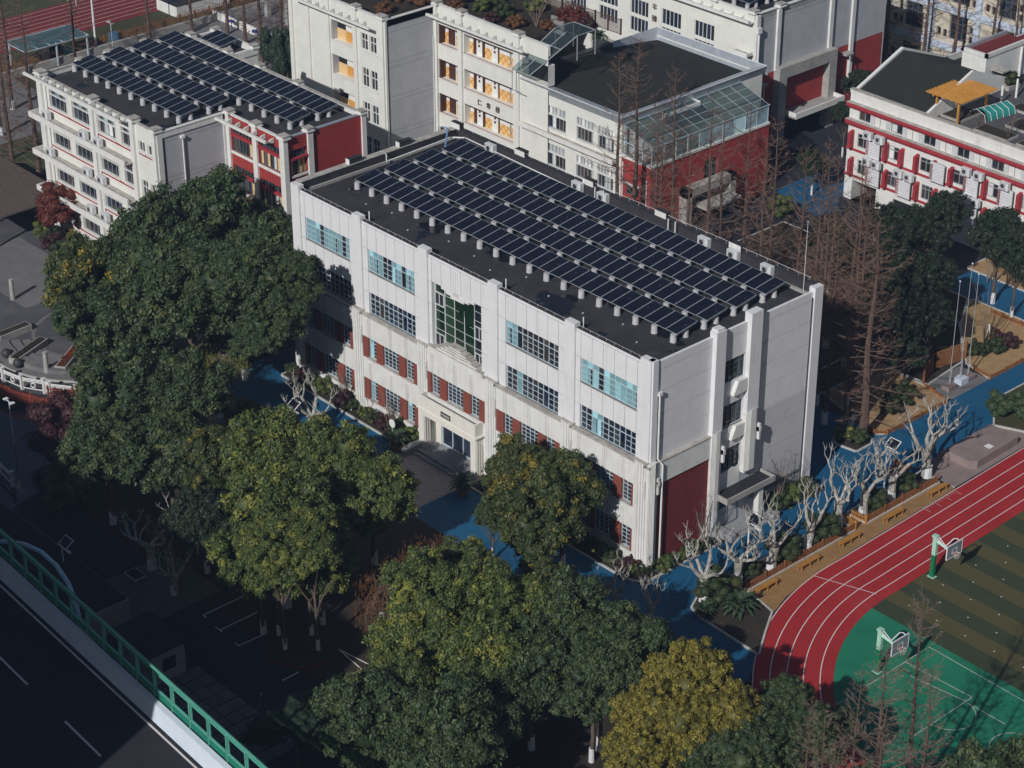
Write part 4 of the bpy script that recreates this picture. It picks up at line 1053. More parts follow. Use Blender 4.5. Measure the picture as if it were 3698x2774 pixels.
def fin(x, z):
    o = obj('fin', fm, F, (x - F.location.x, 64.2 - F.location.y, z)); o.rotation_euler = (0, 0, -H90)
for x in (-34.7, -32.3, -30.2, -28.2, -26.3, -24.15, -22.0, -20.05, -17.9, -15.95, -13.8, -11.85, -9.7): fin(x, 5.75)
for x in (-34.5, -32.1, -30.0, -28.15, -26.0, -23.7, -22.1, -19.9, -17.7, -15.8, -13.7, -11.7, -9.6): fin(x, 2.85)
for x in (-32.3, -24.15, -20.05, -15.95, -11.85, -7.7): screen(x, 5.6)
for x in (-32.1, -28.1, -19.9, -15.8, -11.7): screen(x, 2.7)
GC = 'air conditioners on the screens of the red striped building'
for k, (x, z) in enumerate([(-32.5, 7.55), (-31.0, 7.55), (-32.4, 4.75), (-31.2, 4.75), (-28.3, 4.75), (-27.0, 4.75), (-20.2, 7.6), (-18.7, 7.6), (-20.1, 4.75), (-18.8, 4.75), (-15.6, 7.6), (-15.4, 4.7)]):
    aircon(x, 63.6, z, '%s air conditioner on the red striped facade, %s' % (('left', 'right')[k % 2] + (' upper' if z > 6 else ' lower'), ('top pair at the left corner', 'second pair at the left corner', 'pair over the second lower screen', 'top pair right of the middle', 'lower pair right of the middle', 'nearest the right photo edge')[k // 2]), GC, s=1.25)
b = MB(); b.wall(64.2, 84, 0, 11.5, [], 'white_plaster'); part(F, 'side_wall', b, (-13 + 15, 0), H90)
b = MB(); b.box(-35.2, -35.0, 64.3, 84, 0, 11.5, 'white_plaster'); b.box(-35.2, 2, 83.8, 84, 0, 11.5, 'white_plaster'); part(F, 'rear_wall', b)
b = MB(); b.box(-35.25, 2, 64.15, 64.6, 11.5, 11.85, 'white_plaster'); b.box(-35.3, 2.05, 64.1, 64.65, 11.85, 11.93, 'ledge_stone'); part(F, 'parapet', b)
b = MB(); b.box(-26.2, 2, 64.6, 84, 10.6, 10.9, 'plaza_grey'); b.box(-35.1, -26.2, 64.6, 84, 10.6, 10.8, 'green_roof_felt'); part(F, 'terrace', b)
b = MB()
b.poly([(-35.0, 65.2, 11.55), (-26.4, 65.2, 11.55), (-26.4, 71.9, 14.15), (-35.0, 71.9, 14.15)], 'green_roof_felt'); b.poly([(-35.0, 71.9, 14.15), (-26.4, 71.9, 14.15), (-26.4, 79.6, 11.3), (-35.0, 79.6, 11.3)], 'green_roof_felt')
part(F, 'roof_slope', b)
for x0, x1 in ((-35.35, -35.0), (-26.4, -26.1)):
    b = MB(); n = [(65.0, 11.0), (65.0, 11.68), (71.9, 14.4), (79.6, 11.5), (79.6, 11.0)]
    b.v = [(x0, y, z) for y, z in n] + [(x1, y, z) for y, z in n]; k = b.mi('white_plaster')
    b.f = [(0, 1, 2, 3, 4), (9, 8, 7, 6, 5)] + [(i, (i + 1) % 5, (i + 1) % 5 + 5, i + 5) for i in range(5)]; b.m = [k] * 7
    part(F, 'gable_coping', b)
b = MB()
b.box(-30.5, -27.5, 75.8, 83, 10.9, 14.35, 'white_plaster'); b.box(-30.6, -30.3, 75.7, 83, 14.35, 14.75, 'sheet_metal'); b.box(-27.7, -27.4, 75.7, 83, 14.35, 14.75, 'white_plaster'); b.box(-30.6, -27.4, 75.7, 76.0, 14.35, 14.75, 'white_plaster'); b.box(-30.3, -27.7, 76, 83, 14.35, 14.4, 'dark_red_tile')
b.box(-27.4, -25.9, 76.6, 78.0, 12.9, 13.05, 'ledge_stone'); b.box(-27.45, -27.38, 76.9, 77.7, 10.9, 12.9, 'joint_dark')
b.tube([(-27.3, 81.5, 14.2), (-27.3, 81.5, 11)], .15, 'pipe_white', 8)
part(F, 'stair_house', b)
P = root('pergola', (-25, 68.5, 10.9), 'orange timber pergola standing on the roof terrace of the red striped building', 'pergola')
for x, y in ((-26.3, 66.6), (-23.4, 66.3), (-23.6, 71.0), (-26.4, 71.2)):
    b = MB(); b.box(x - .1, x + .1, y - .1, y + .1, 10.9, 13.2, 'pergola_wood'); part(P, 'post', b, (0, 0)) if False else obj('post', b.mesh('post', (-25, 68.5, 10.9)), P)
for x in (-26.35, -23.5):
    b = MB(); b.box(x - .07, x + .07, 65.9, 71.6, 13.2, 13.42, 'pergola_wood'); obj('beam', b.mesh('beam', (-25, 68.5, 10.9)), P)
for k in range(14):
    y = 65.9 + k * .42; b = MB(); b.box(-27.2, -22.7, y, y + .09, 13.42, 13.6, 'pergola_wood'); obj('slat', b.mesh('slat', (-25, 68.5, 10.9)), P)
for k, (x, y) in enumerate([(-23.9, 74.0), (-24.0, 76.6)]):
    b = MB(); b.tube([(x, y, 10.9), (x, y, 12.9)], .12, 'pipe_white', 8); thing('terrace_post', b, (0, 0, 0), ('white upright post on the roof terrace beside the pergola', 'white upright post on the roof terrace nearer the stair house')[k], 'post', 'white posts on the roof terrace')
b = MB()
for k in range(6):
    y = 69.0 + k * .8
    b.tube([(-24.1 + .45 * k * .3, y, 10.9), (-23.9 + .45 * k * .3, y, 11.6), (-23.2 + .13 * k, y, 12.0), (-22.2 + .13 * k, y, 11.6), (-22.0 + .13 * k, y, 10.9)], .03, 'pipe_white', 5)
n = 10
for k in range(4):
    for j in range(n):
        a0, a1 = PI * j / n, PI * (j + 1) / n; c0 = -23.0 + .13 * k; y0, y1 = 69.4 + k * .95, 70.35 + k * .95
        b.poly([(c0 - math.cos(a0) * 1.0, y0, 10.9 + math.sin(a0)), (c0 - math.cos(a1) * 1.0, y0, 10.9 + math.sin(a1)), (c0 + .13 - math.cos(a1) * 1.0, y1, 10.9 + math.sin(a1)), (c0 + .13 - math.cos(a0) * 1.0, y1, 10.9 + math.sin(a0))], 'awning_teal')
thing('garden_net', b, (0, 0, 0), 'teal netting stretched over white hoops on the roof terrace', 'netting')
b = MB()
for x0, x1, y0, y1 in ((-22.5, -19.5, 73.5, 75.3), (-21.5, -17.5, 66.4, 68.3), (-20.0, -16.0, 69.5, 72.0), (-26.0, -23.5, 67.0, 70.5), (-16.5, -12, 66.5, 70.5)):
    b.box(x0, x1, y0, y1, 10.9, 11.15, 'concrete'); b.box(x0 + .12, x1 - .12, y0 + .12, y1 - .12, 11.15, 11.19, 'soil')
thing('planting_beds', b, (0, 0, 0), 'low concrete planting beds set out on the roof terrace', 'planter')
b = MB(); b.box(-27.2, -25.5, 77.4, 79.3, 10.9, 11.3, 'concrete'); thing('planter', b, (0, 0, 0), 'square concrete planter holding a round green bush by the stair house', 'planter')

# ================================================================ far pale blue building at the top right (front y=104)
Gb = root('pale_blue_building', (-50, 112, 0), 'pale blue and cream building in tree shadow at the top right, tall grid windows', 'building')
GO = (0, 100)
b = MB(); gh = []
GX = [-82.7, -76.2, -69.7, -63.2, -56.7, -50.2, -43.7]
GZ = ((.1, 2.2), (4.3, 2.95), (8.7, 2.9))
for x in GX:
    for z, h in GZ: gh += [(x, x + 2.5, z, z + h, .3), (x - 1.75, x - 1.15, z + .1, z + 1.0, .25), (x - .85, x - .3, z, z + .95, .25), (x + 2.85, x + 3.4, z + .1, z + 1.0, .25), (x + 2.85, x + 3.4, z + 1.3, z + 2.1, .25)]
b.wall(-90, -36, 0, 12.6, gh, 'stone_cream'); part(Gb, 'front_wall', b, GO)
for x in GX:
    for z, h in GZ: window(Gb, GO, 0, x, x + 2.5, z, z + h, .25, 3, 'dkd', .66, 1, 'frame_dark', .08)
b = MB()
for z in (2.9, 7.45, 11.7): b.box(-90, -36, -.25, .0, z, z + .8, 'pale_blue_wall')
for x in GX: b.box(x - 2.9, x - 2.1, -.35, .0, 0, 12.6, 'pale_blue_wall')
part(Gb, 'blue_bands', b, GO)
b = MB(); b.box(-90, -36, 100.3, 118, 12.2, 12.6, 'bitumen'); b.box(-90, -36, 99.7, 100.3, 12.6, 13.4, 'pale_blue_wall'); part(Gb, 'roof', b)
b = MB(); b.box(-38.5, -26, 92, 103.5, 0, 8.6, 'pale_blue_wall'); b.box(-38.5, -26, 92, 92.4, 8.6, 9.3, 'sheet_metal'); b.box(-38.2, -26, 92.5, 103, 8.6, 8.66, 'dark_red_tile')
thing('curved_roof_annex', b, (0, 0, 0), 'low pale blue annex with rusty brown flat roof at the far right top', 'building')
# ================================================================ the ground and the open spaces (sheets 4 mm apart)
def sheet(name, pts, z, mat, kind='structure'):
    b = MB(); b.poly([(x, y, z) for x, y in pts], mat); return setting(name, b, kind)
def rect(name, x0, x1, y0, y1, z, mat): return sheet(name, [(x0, y0), (x1, y0), (x1, y1), (x0, y1)], z, mat)
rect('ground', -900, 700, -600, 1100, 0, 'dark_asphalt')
rect('soil_ground', -50, 45, -38, -8.2, .004, 'soil')
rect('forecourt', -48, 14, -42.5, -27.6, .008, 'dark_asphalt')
rect('gravel_path', -26.5, -19.5, -34, -25.5, .012, 'gravel')
rect('wooded_ground', -43, 1, 20.4, 41.8, .004, 'soil')
# blue roads
sheet('blue_road', [(-47, -8.2), (14.9, -8.2), (14.7, -4.5), (13.2, -1.8), (7.2, -1.6), (5.9, -1.1), (4.9, .8), (4.9, 27.0), (4.3, 29.5), (4.3, 62), (-.9, 62), (-.9, 29.6), (-1.4, 28.8), (-2.0, 28.6), (-3.7, 29.2), (-9, 28.9), (-9, 19.2), (1.3, 19.2), (1.35, -1.0), (.9, -1.7), (0, -2.0), (-1.3, -2.1), (-47, -2.1)], .008, 'blue_road')
rect('blue_road', -47, -43.6, -2.1, 42, .008, 'blue_road')
rect('blue_road', -15.5, -1.0, 55.2, 60.0, .012, 'blue_road')
sheet('blue_road', [(-41, 60), (-34, 58.5), (-33, 61), (-35.4, 63.8), (-35.4, 69), (-41, 69)], .016, 'blue_road')  # blue cut to the sunlit stretch, dark ground colour stands in for shade
sheet('entrance_paving', [(-26, -7.4), (-18.5, -7.4), (-18.5, -2.1), (-26, -2.1)], .016, 'paver_plaza')
# planting beds, kerbs
def bed(name, pts, z=.10, mat='soil', kerb=.16):
    b = MB(); b.prism(pts, 0, z, 'kerb_stone', mat)
    n = len(pts)
    for i in range(n):
        a, e = Vector((*pts[i], 0)), Vector((*pts[(i + 1) % n], 0))
        t = (e - a).normalized(); q = Vector((t.y, -t.x, 0)) * kerb
        b.prism([tuple(a[:2]), tuple(e[:2]), tuple((e + q)[:2]), tuple((a + q)[:2])], 0, z + .04, 'kerb_stone')
    return setting(name, b)
bed('planting_bed', [(-43.4, -2.0), (-25.95, -2.0), (-25.95, -.36), (-43.4, -.36)])
bed('planting_bed', [(-18.2, -2.0), (-1.2, -1.95), (.1, -1.85), (.75, -1.5), (1.15, -.9), (1.2, 7.0), (.6, 7.0), (.6, -.36), (-18.2, -.36)])
bed('planting_bed', [(.1, 13.2), (1.1, 13.2), (1.0, 19.0), (.1, 19.0)])
bed('track_side_bed', [(5.1, .6), (5.9, -1.0), (7.3, -1.45), (13.1, -1.7), (11.6, .6), (10.2, 2.9), (8.9, 3.2), (7.05, 3.5), (7.0, 16.1), (5.1, 16.1)])
bed('track_side_bed', [(5.1, 17.6), (7.0, 17.6), (7.0, 26.6), (5.1, 27.0)])
bed('tree_island', [(-3.6, 26.7), (-3.3, 25.7), (-2.5, 25.2), (-.7, 25.5), (-.7, 27.3), (-1.2, 28.0), (-3.0, 27.9)])
bed('dry_lawn', [(-3.6, 29.4), (-1.3, 29.0), (-.9, 29.8), (-.9, 37.6), (-3.8, 38.4), (-9, 38.8), (-9, 31)], .08, 'dry_lawn')
bed('dry_lawn', [(-1.0, 43.9), (-1.0, 54.0), (-6, 55.0), (-11.5, 55.0), (-9, 50), (-4.0, 44.6)], .08, 'dry_lawn')
bed('dry_lawn', [(-16, 60.2), (-1.0, 60.2), (-1.0, 63.4), (-16, 63.6)], .08, 'dry_lawn')
bed('shrub_bed', [(-12, 29), (-9.2, 31), (-9.2, 39), (-4, 39), (-4.6, 44.5), (-9, 50), (-12, 54.8), (-35, 54.8), (-35, 42), (-12, 42)], .06, 'soil')
rect('flagpole_paving', -4.2, -.9, 38.4, 43.8, .012, 'plaza_light')
# stage by the track
sheet('stage_paving', [(4.3, 27.2), (8.35, 27.0), (8.0, 45), (4.3, 45)], .014, 'pink_stone')
b = MB(); b.prism([(5.2, 30.2), (7.3, 30.2), (7.75, 30.7), (7.6, 36.4), (4.7, 36.4), (4.7, 31)], .014, .75, 'pink_stone')
b.box(4.4, 5.4, 29.75, 30.2, .014, .25, 'pink_stone'); b.box(4.5, 5.3, 30.0, 30.4, .25, .5, 'pink_stone'); b.box(4.3, 4.7, 30.6, 33, .014, .3, 'pink_stone')
b.box(6.6, 7.2, 33.0, 33.6, .75, .77, 'white_paint')
thing('stone_stage', b, (0, 0, 0), 'low pink granite stage with rounded corners and steps beside the running track', 'stage')
bed('corner_planting', [(4.4, 37.5), (7.4, 38.8), (7.3, 46), (1.8, 46), (1.8, 41)], .12, 'dark_grass')
# running track
CX, CY, TA = 32.4, 11.3, math.radians(-1.65)
def track_pt(r, s):
    """s<0: along the straight (metres north of the tangent point); s>=0: angle round the bend"""
    a0 = PI + TA
    if s < 0:
        p = Vector((CX + r * math.cos(a0), CY + r * math.sin(a0))); d = Vector((math.sin(a0) * -1 * -1, 0))
        d = Vector((-math.sin(-TA) * -1 * -1, math.cos(TA)));
        d = Vector((math.sin(TA), math.cos(TA)))
        return p + d * (-s)
    a = a0 + s
    return Vector((CX + r * math.cos(a), CY + r * math.sin(a)))
SS = [-70, -35, -.001] + [k * PI / 60 for k in range(0, 61)]
def ring(b, r0, r1, z, mat):
    for s0, s1 in zip(SS, SS[1:]):
        p = [track_pt(r0, s0), track_pt(r0, s1), track_pt(r1, s1), track_pt(r1, s0)]
        b.poly([(q.x, q.y, z) for q in p], mat)
b = MB(); ring(b, 23.45, 17.72, .020, 'track_red'); setting('running_track', b)
for r in (23.4, 22.2, 21.02, 19.84, 18.66):
    b = MB(); ring(b, r + .035, r - .035, .024, 'line_white'); setting('lane_line', b)
def mark(x0, y0, x1, y1, w=.06, z=.025, mat='line_white', name='line_marking'):
    a, e = Vector((x0, y0)), Vector((x1, y1)); t = (e - a).normalized(); q = Vector((t.y, -t.x)) * w / 2
    b = MB(); b.poly([(*(a + q), z), (*(e + q), z), (*(e - q), z), (*(a - q), z)], mat); return setting(name, b)
mark(9.1, 8.9, 13.9, 10.55)
for k in range(13): mark(8.5 - .0 * k, 26.6 - k * .33, 8.5 + (.9 if k % 4 == 0 else .45), 26.6 - k * .33, .03)
mark(7.3, 27.05, 8.35, 27.0, .1)
def curve_fan(r0, extra, z, mat, name):
    b = MB(); pts = [track_pt(r0, s) for s in SS]
    pts = [(p.x, p.y) for p in pts] + extra
    b.poly([(x, y, z) for x, y in pts], mat); return setting(name, b)
# field inside the track: mown bands as separate strips of turf
b = MB(); b.poly([(14.6, 8.85, .012), (60, 8.55, .012), (60, 80, .012), (12.6, 80, .012)], 'dark_grass')
setting('turf_field', b)
surf('turf_light', (.090, .082, .034), (.085, .080, .030), .6, .95, fine=.35)
surf('turf_dark', (.045, .060, .030), (.040, .052, .026), .6, .95, fine=.35)
for k in range(22):
    y0 = 8.9 + k * 1.65
    b = MB(); x0 = 14.8 - (y0 - 8.9) * .029; b.poly([(x0, y0, .016), (60, y0, .016), (60, y0 + 1.65, .016), (x0 - .048, y0 + 1.65, .016)], 'turf_light' if k % 2 else 'turf_dark'); setting('turf_strip', b)
pts = [track_pt(17.72, s) for s in SS[2:]]
b = MB(); b.poly([(p.x, p.y, .014) for p in pts if p.y < 8.9] + [(50, 8.6, .014), (14.85, 8.9, .014)], 'court_green'); setting('games_court', b)
b = MB(); b.poly([(15, 8.86, .0175), (60, 8.56, .0175), (60, 8.3, .0175), (15.1, 8.6, .0175)], 'court_green'); setting('court_edge', b)
for a in ((20.8, 8.15, 45, 7.7), (22.1, 4.4, 26.6, 4.95), (20.8, 5.45, 26.6, 5.65), (26.6, 5.65, 26.6, -1), (20.8, 8.15, 20.8, -6), (26.62, 4.9, 30, 4.9)): mark(*a, .045, .019, 'court_line' if 'court_line' in MATS else 'line_white')
def arc(cx, cy, r, a0, a1, z=.019, w=.045, n=40):
    b = MB()
    for k in range(n):
        t0, t1 = a0 + (a1 - a0) * k / n, a0 + (a1 - a0) * (k + 1) / n
        b.poly([(cx + (r - w / 2) * math.cos(t0), cy + (r - w / 2) * math.sin(t0), z), (cx + (r + w / 2) * math.cos(t0), cy + (r + w / 2) * math.sin(t0), z), (cx + (r + w / 2) * math.cos(t1), cy + (r + w / 2) * math.sin(t1), z), (cx + (r - w / 2) * math.cos(t1), cy + (r - w / 2) * math.sin(t1), z)], 'line_white')
    setting('line_marking', b)
arc(26.6, 3.0, 1.9, -PI / 2, PI / 2); arc(32.2, 3.2, 1.8, 0, 2 * PI)
mark(31.0, .5, 34.5, 5.8, .04, .019)
b = MB()
rn = random.Random(3)
for i in range(7):
    for j in range(9):
        x, y = 16.5 + i * 2.6 + (j % 2) * 1.3, 11.2 + j * 2.0
        b.box(x - .05, x + .05, y - .05, y + .05, .016, .022, 'line_white')
setting('field_marker_dots', b)
# tan brick path with fence, benches
sheet('brick_path', [(7.0, 3.4), (8.2, 3.1), (10.55, 2.4), (9.6, 5.2), (9.15, 8.2), (8.92, 11.2), (8.45, 27.0), (7.0, 26.7)], .016, 'tan_brick')
rect('brick_path', 5.0, 7.05, 16.2, 17.5, .020, 'tan_brick')
# parking area in the lower left
for a in ((-17.8, -28.5, -17.8, -23.9), (-17.8, -28.5, -17.4, -28.5), (-15.4, -28.7, -15.4, -25.3), (-16.0, -28.7, -15.1, -28.7), (-12.9, -28.8, -12.8, -26.5), (-13.4, -28.8, -12.8, -28.8), (-7.4, -29.0, -7.45, -27.5), (-7.7, -23.7, -4.7, -24.0), (-4.7, -24.0, -4.6, -25.5), (-7.7, -23.7, -4.4, -23.2)): mark(*a, .10, .02, 'line_white', 'parking_line')
surf('grass_grid', (.26, .27, .28), (.20, .21, .22), 1, .9)
gi = MB(); q = .0
for i in range(10):
    for j in range(4):
        x0, y0 = -12.9 + i * 1.22, -36.6 + j * 1.05
        hor = (i + j) % 2
        for k in range(6):
            if hor: gi.box(x0 + .08, x0 + 1.14, y0 + .08 + k * .165, y0 + .15 + k * .165, .008, .05, 'grass_grid')
            else: gi.box(x0 + .08 + k * .185, x0 + .16 + k * .185, y0 + .05, y0 + 1.0, .008, .05, 'grass_grid')
tag(setting('paving_bars', gi), kind='stuff')
# round island with red kerb
b = MB(); pts = [(-9.9 + 2.6 * math.cos(t) + .3 * math.cos(2 * t), -25.6 + 2.7 * math.sin(t)) for t in [2 * PI * k / 28 for k in range(28)]]
b.prism(pts, 0, .22, 'dark_red_tile', 'soil'); setting('tree_island', b)
# round stepped plaza on the left
PX, PY = -62.0, -9.5
def annulus(name, r0, r1, z0, z1, mat, a0=-PI * .62, a1=PI * .30, n=48, top=None):
    b = MB()
    for k in range(n):
        t0, t1 = a0 + (a1 - a0) * k / n, a0 + (a1 - a0) * (k + 1) / n
        P_ = [(PX + r * math.cos(t), PY + r * math.sin(t)) for r, t in ((r0, t0), (r1, t0), (r1, t1), (r0, t1))]
        for q in ([(0, z1), (1, z1), (2, z1), (3, z1)], [(0, z0), (3, z0), (3, z1), (0, z1)], [(1, z0), (1, z1), (2, z1), (2, z0)]):
            b.poly([(*P_[i], z) for i, z in q], mat)
    return setting(name, b)
disc = [(PX + 12.5 * math.cos(t), PY + 12.5 * math.sin(t)) for t in [2 * PI * k / 64 for k in range(64)]]
sheet('round_plaza', disc, .012, 'plaza_grey')
annulus('plaza_ring', 5.4, 5.75, .0, .03, 'plaza_light', 0, 2 * PI, 64)
annulus('plaza_step', 5.9, 6.9, .012, .16, 'plaza_light'); annulus('plaza_step', 6.9, 7.9, .012, .32, 'plaza_light'); annulus('plaza_step', 7.9, 8.9, .012, .48, 'plaza_light')
annulus('plaza_path', 8.9, 9.9, .012, .06, 'plaza_light'); annulus('plaza_kerb', 9.9, 10.1, .012, .14, 'kerb_stone')
rect('drive', -95, -72, -14, -1.5, .008, 'plaza_grey')
sheet('drive', [(-84, -4.2), (-76.5, -4.2), (-70, -8.8), (-70, -12), (-84, -12)], .016, 'plaza_light')
# west side: second running track, field, fence strip
surf('west_turf', (.07, .075, .03), (.05, .06, .03), .2, .95, fine=.3)
rect('west_field', -260, -140.9, -60, 160, .010, 'west_turf')
surf('west_track_red', (.20, .028, .026), (.16, .022, .022), .3, .9, fine=.2)
rect('west_track', -140.9, -130.4, -60, 160, .014, 'west_track_red')
for k in range(8): mark(-140.2 + k * 1.22, -60, -140.2 + k * 1.22, 160, .07, .019, 'line_white', 'lane_line')
rect('west_verge', -130.4, -123.9, -60, 160, .012, 'dark_grass')
rect('west_lane', -123.0, -106, -60, 160, .012, 'plaza_light')
rect('west_court', -106, -97, -20, 60, .016, 'west_turf')
for k in range(6): mark(-105, 4 + k * 1.6, -97.3, 3.2 + k * 1.6, .1, .022, 'plaza_light', 'court_stripe')
rect('west_garden', -122, -86, 18, 42, .018, 'dark_grass')
rect('paved_court', -125, -91, 42.5, 56, .020, 'plaza_light')
# ---------------------------------------------------------------- elevated road with noise barrier
HZ = 10.0; HR = math.radians(-3.1)
Hw = root('elevated_road', (-18, -43.1, HZ), 'dark elevated road deck with white edge line crossing the lower left corner', 'bridge', None, HR)
Hw['kind'] = 'structure'
b = MB(); b.box(-120, 110, -26, .35, -1.3, 0, 'concrete'); b.box(-120, 110, -26, -.9, 0, .02, 'asphalt'); obj('deck', b.mesh('deck'), Hw)
b = MB(); b.poly([(-120, -1.36, .026), (110, -1.36, .026), (110, -1.22, .026), (-120, -1.22, .026)], 'line_white'); obj('edge_line', b.mesh('edge_line'), Hw)
for k in range(14):
    b = MB(); x = -45.5 + k * 9.2 - 2.55 ; b.poly([(x, -5.25, .026), (x + 4.4, -5.25, .026), (x + 4.4, -5.1, .026), (x, -5.1, .026)], 'line_white'); obj('lane_dash', b.mesh('lane_dash'), Hw)
b = MB()
b.v = []; n = [(-120, -.95, 0), (110, -.95, 0), (110, -.55, .95), (-120, -.55, .95), (110, -.2, 1.0), (-120, -.2, 1.0), (110, -.2, 0), (-120, -.2, 0)]
for f in ((0, 1, 2, 3), (3, 2, 4, 5), (5, 4, 6, 7)): b.poly([n[i] for i in f], 'barrier_concrete')
obj('parapet', b.mesh('parapet'), Hw)
for k in range(12):
    b = MB(); x = -70 + k * 14; b.box(x - .8, x + .8, -3.5, -1.6, -10, -1.3, 'concrete'); obj('column', b.mesh('column'), Hw)
def translucent(name):
    m = M(name); n = m.node_tree.nodes; l = m.node_tree.links; out = [x for x in n if x.type == 'OUTPUT_MATERIAL'][0]; src = out.inputs[0].links[0].from_socket
    t = n.new('ShaderNodeBsdfTransparent'); t.inputs[0].default_value = (.35, .75, .62, 1); x = n.new('ShaderNodeMixShader'); x.inputs[0].default_value = .38
    l.new(src, x.inputs[1]); l.new(t.outputs[0], x.inputs[2]); l.new(x.outputs[0], out.inputs[0])
translucent('barrier_green')
Nb = root('noise_barrier', (-18, -43.1, HZ), 'green noise barrier with curved louvred top panels and open frames along the elevated road', 'barrier', None, HR)
def prof(t):  # curved top: y outwards(+)/inwards(-), z
    return (.05 - .62 * t * t, 2.75 + 1.2 * t)
pb = MB(); n = 6
for k in range(n):
    a, c = prof(k / n), prof((k + 1) / n)
    pb.poly([(.05, a[0], a[1]), (2.0, a[0], a[1]), (2.0, c[0], c[1]), (.05, c[0], c[1])], 'barrier_green')
    pb.poly([(.05, a[0] + .08, a[1]), (.05, c[0] + .08, c[1]), (2.0, c[0] + .08, c[1]), (2.0, a[0] + .08, a[1])], 'barrier_green')
for k in range(9): pb.tube([(.2 + k * .205, prof(t)[0] - .015, prof(t)[1]) for t in (0.05, .35, .65, .95)], .018, 'barrier_frame', 4)
pb.box(.0, 2.05, -.64, -.52, 3.90, 4.0, 'barrier_frame'); pb.box(.0, 2.05, .0, .1, 2.68, 2.75, 'barrier_frame')
pb = pb.mesh('louvre_panel')
lb = MB(); lb.box(.03, 2.02, -.1, .0, 1.0, 1.55, 'barrier_green'); lb.box(.0, 2.05, -.12, .02, 1.55, 1.61, 'barrier_frame'); lb.box(.08, .13, -.05, .03, 1.6, 2.9, 'barrier_frame'); lb = lb.mesh('lower_panel')
qb = MB(); qb.box(-.05, .05, -.16, .02, 1.0, 2.95, 'barrier_frame'); qb.tube([(0, prof(t)[0] - .06, prof(t)[1]) for t in (0, .3, .6, 1)], .05, 'barrier_frame', 4); qb.box(-.045, -.015, -.17, -.16, 1.0, 2.9, 'dark_metal'); qb = qb.mesh('post')
gb = MB(); gb.poly([(.13, -.02, 1.6), (2.0, -.02, 1.6), (2.0, -.02, 2.9), (.13, -.02, 2.9)], 'clear_glass'); gb = gb.mesh('pane')
for k in range(-10, 24):
    x = .05 + k * 2.08
    obj('louvre_panel', pb, Nb, (x, 0, 0)); obj('lower_panel', lb, Nb, (x, 0, 0)); obj('post', qb, Nb, (x, 0, 0))
b = MB(); b.tube([(-11.6, -42.1, 0), (-11.6, -42.1, 9.3), (-11.75, -42.1, 10.5), (-12.5, -42.1, 11.75), (-13.85, -42.1, 12.5), (-15.7, -42.1, 12.65), (-17.9, -42.1, 12.2), (-20.9, -42.1, 11.0), (-24, -42.1, 9.2)], .16, 'lamp_blue', 10)
thing('curved_pole', b, (0, 0, 0), 'blue curved steel pole arching over the green noise barrier', 'pole', smooth=False)
# the tall neighbour south of the road: it stands outside the photograph and casts the broad shadow on the lower left
T = root('apartment_tower', (-60, -87, 0), 'broad concrete apartment block south of the elevated road, outside the frame', 'building')
b = MB(); th = []
for i in range(20):
    for j in range(11): th.append((-150 + i * 8 + 1.5, -150 + i * 8 + 5.5, 1.5 + j * 3.35, 3.5 + j * 3.35, .3))
b.wall(-150, 11.8, 0, 38.6, th, 'concrete'); b.box(-150, 11.8, .4, 15.9, 0, 38.1, 'concrete'); part(T, 'tower_wall', b, (0, -91)) 
b = MB(); b.box(-150, 11.8, -90.9, -75, 38.2, 38.6, 'bitumen'); b.box(-150.05, 11.85, -75.2, -74.95, 0, 38.65, 'concrete'); part(T, 'tower_roof', b)
# ================================================================ vegetation
def np_mesh(name, V, F, mats, mi=None, tint=None):
    me = bpy.data.meshes.new(name)
    V = np.asarray(V, np.float32); F = np.asarray(F, np.int32); k = F.shape[1]
    me.vertices.add(len(V)); me.vertices.foreach_set('co', V.ravel())
    me.loops.add(F.size); me.loops.foreach_set('vertex_index', F.ravel())
    me.polygons.add(len(F)); me.polygons.foreach_set('loop_start', np.arange(0, F.size, k, dtype=np.int32)); me.polygons.foreach_set('loop_total', np.full(len(F), k, np.int32))
    for m in mats: me.materials.append(M(m))
    if tint is not None:
        a = me.color_attributes.new('tint', 'FLOAT_COLOR', 'POINT')
        a.data.foreach_set('color', np.asarray(tint, np.float32).ravel())
    me.update(); me.validate(); return me

def leaf_cloud(rng, centres, radii, per, size, sq=.9):
    """leaf-sized rhombs spread over clump shells; returns verts, faces, tint"""
    Vs, T = [], []
    for c, r in zip(centres, radii):
        n = int(per * r * r)
        d = rng.normal(size=(n, 3)); d /= np.linalg.norm(d, axis=1)[:, None]
        d[:, 2] = np.where(d[:, 2] < -.35, -d[:, 2], d[:, 2])
        bump = 1 + .16 * np.sin(d[:, 0] * 7 + c[0] * 3) * np.sin(d[:, 1] * 7 + c[1] * 5) * np.cos(d[:, 2] * 6)
        rr = r * bump * (.60 + .44 * rng.random(n) ** .6 + .22 * (rng.random(n) > .93))
        p = c + d * rr[:, None] * np.array([1, 1, sq])
        nn = d + rng.normal(size=(n, 3)) * .55 + np.array([0, 0, .35]); nn /= np.linalg.norm(nn, axis=1)[:, None]
        a = np.cross(nn, rng.normal(size=(n, 3))); a /= np.linalg.norm(a, axis=1)[:, None]
        b = np.cross(nn, a)
        s = size * (.5 + 1.1 * rng.random(n) ** 1.6)[:, None]
        q = np.stack([p - a * s, p - b * s * .5, p + a * s, p + b * s * .5], 1)
        Vs.append(q.reshape(-1, 3))
        base = .35 + .3 * rng.random(); v = np.clip(base + rng.normal(size=n) * .28, 0, 1); g = rng.random()
        t = np.stack([v, np.full(n, g) + rng.normal(size=n) * .03, np.zeros(n), np.ones(n)], 1)
        T.append(np.repeat(t, 4, 0))
    V = np.concatenate(Vs); T = np.concatenate(T)
    return V, np.arange(len(V)).reshape(-1, 4), T

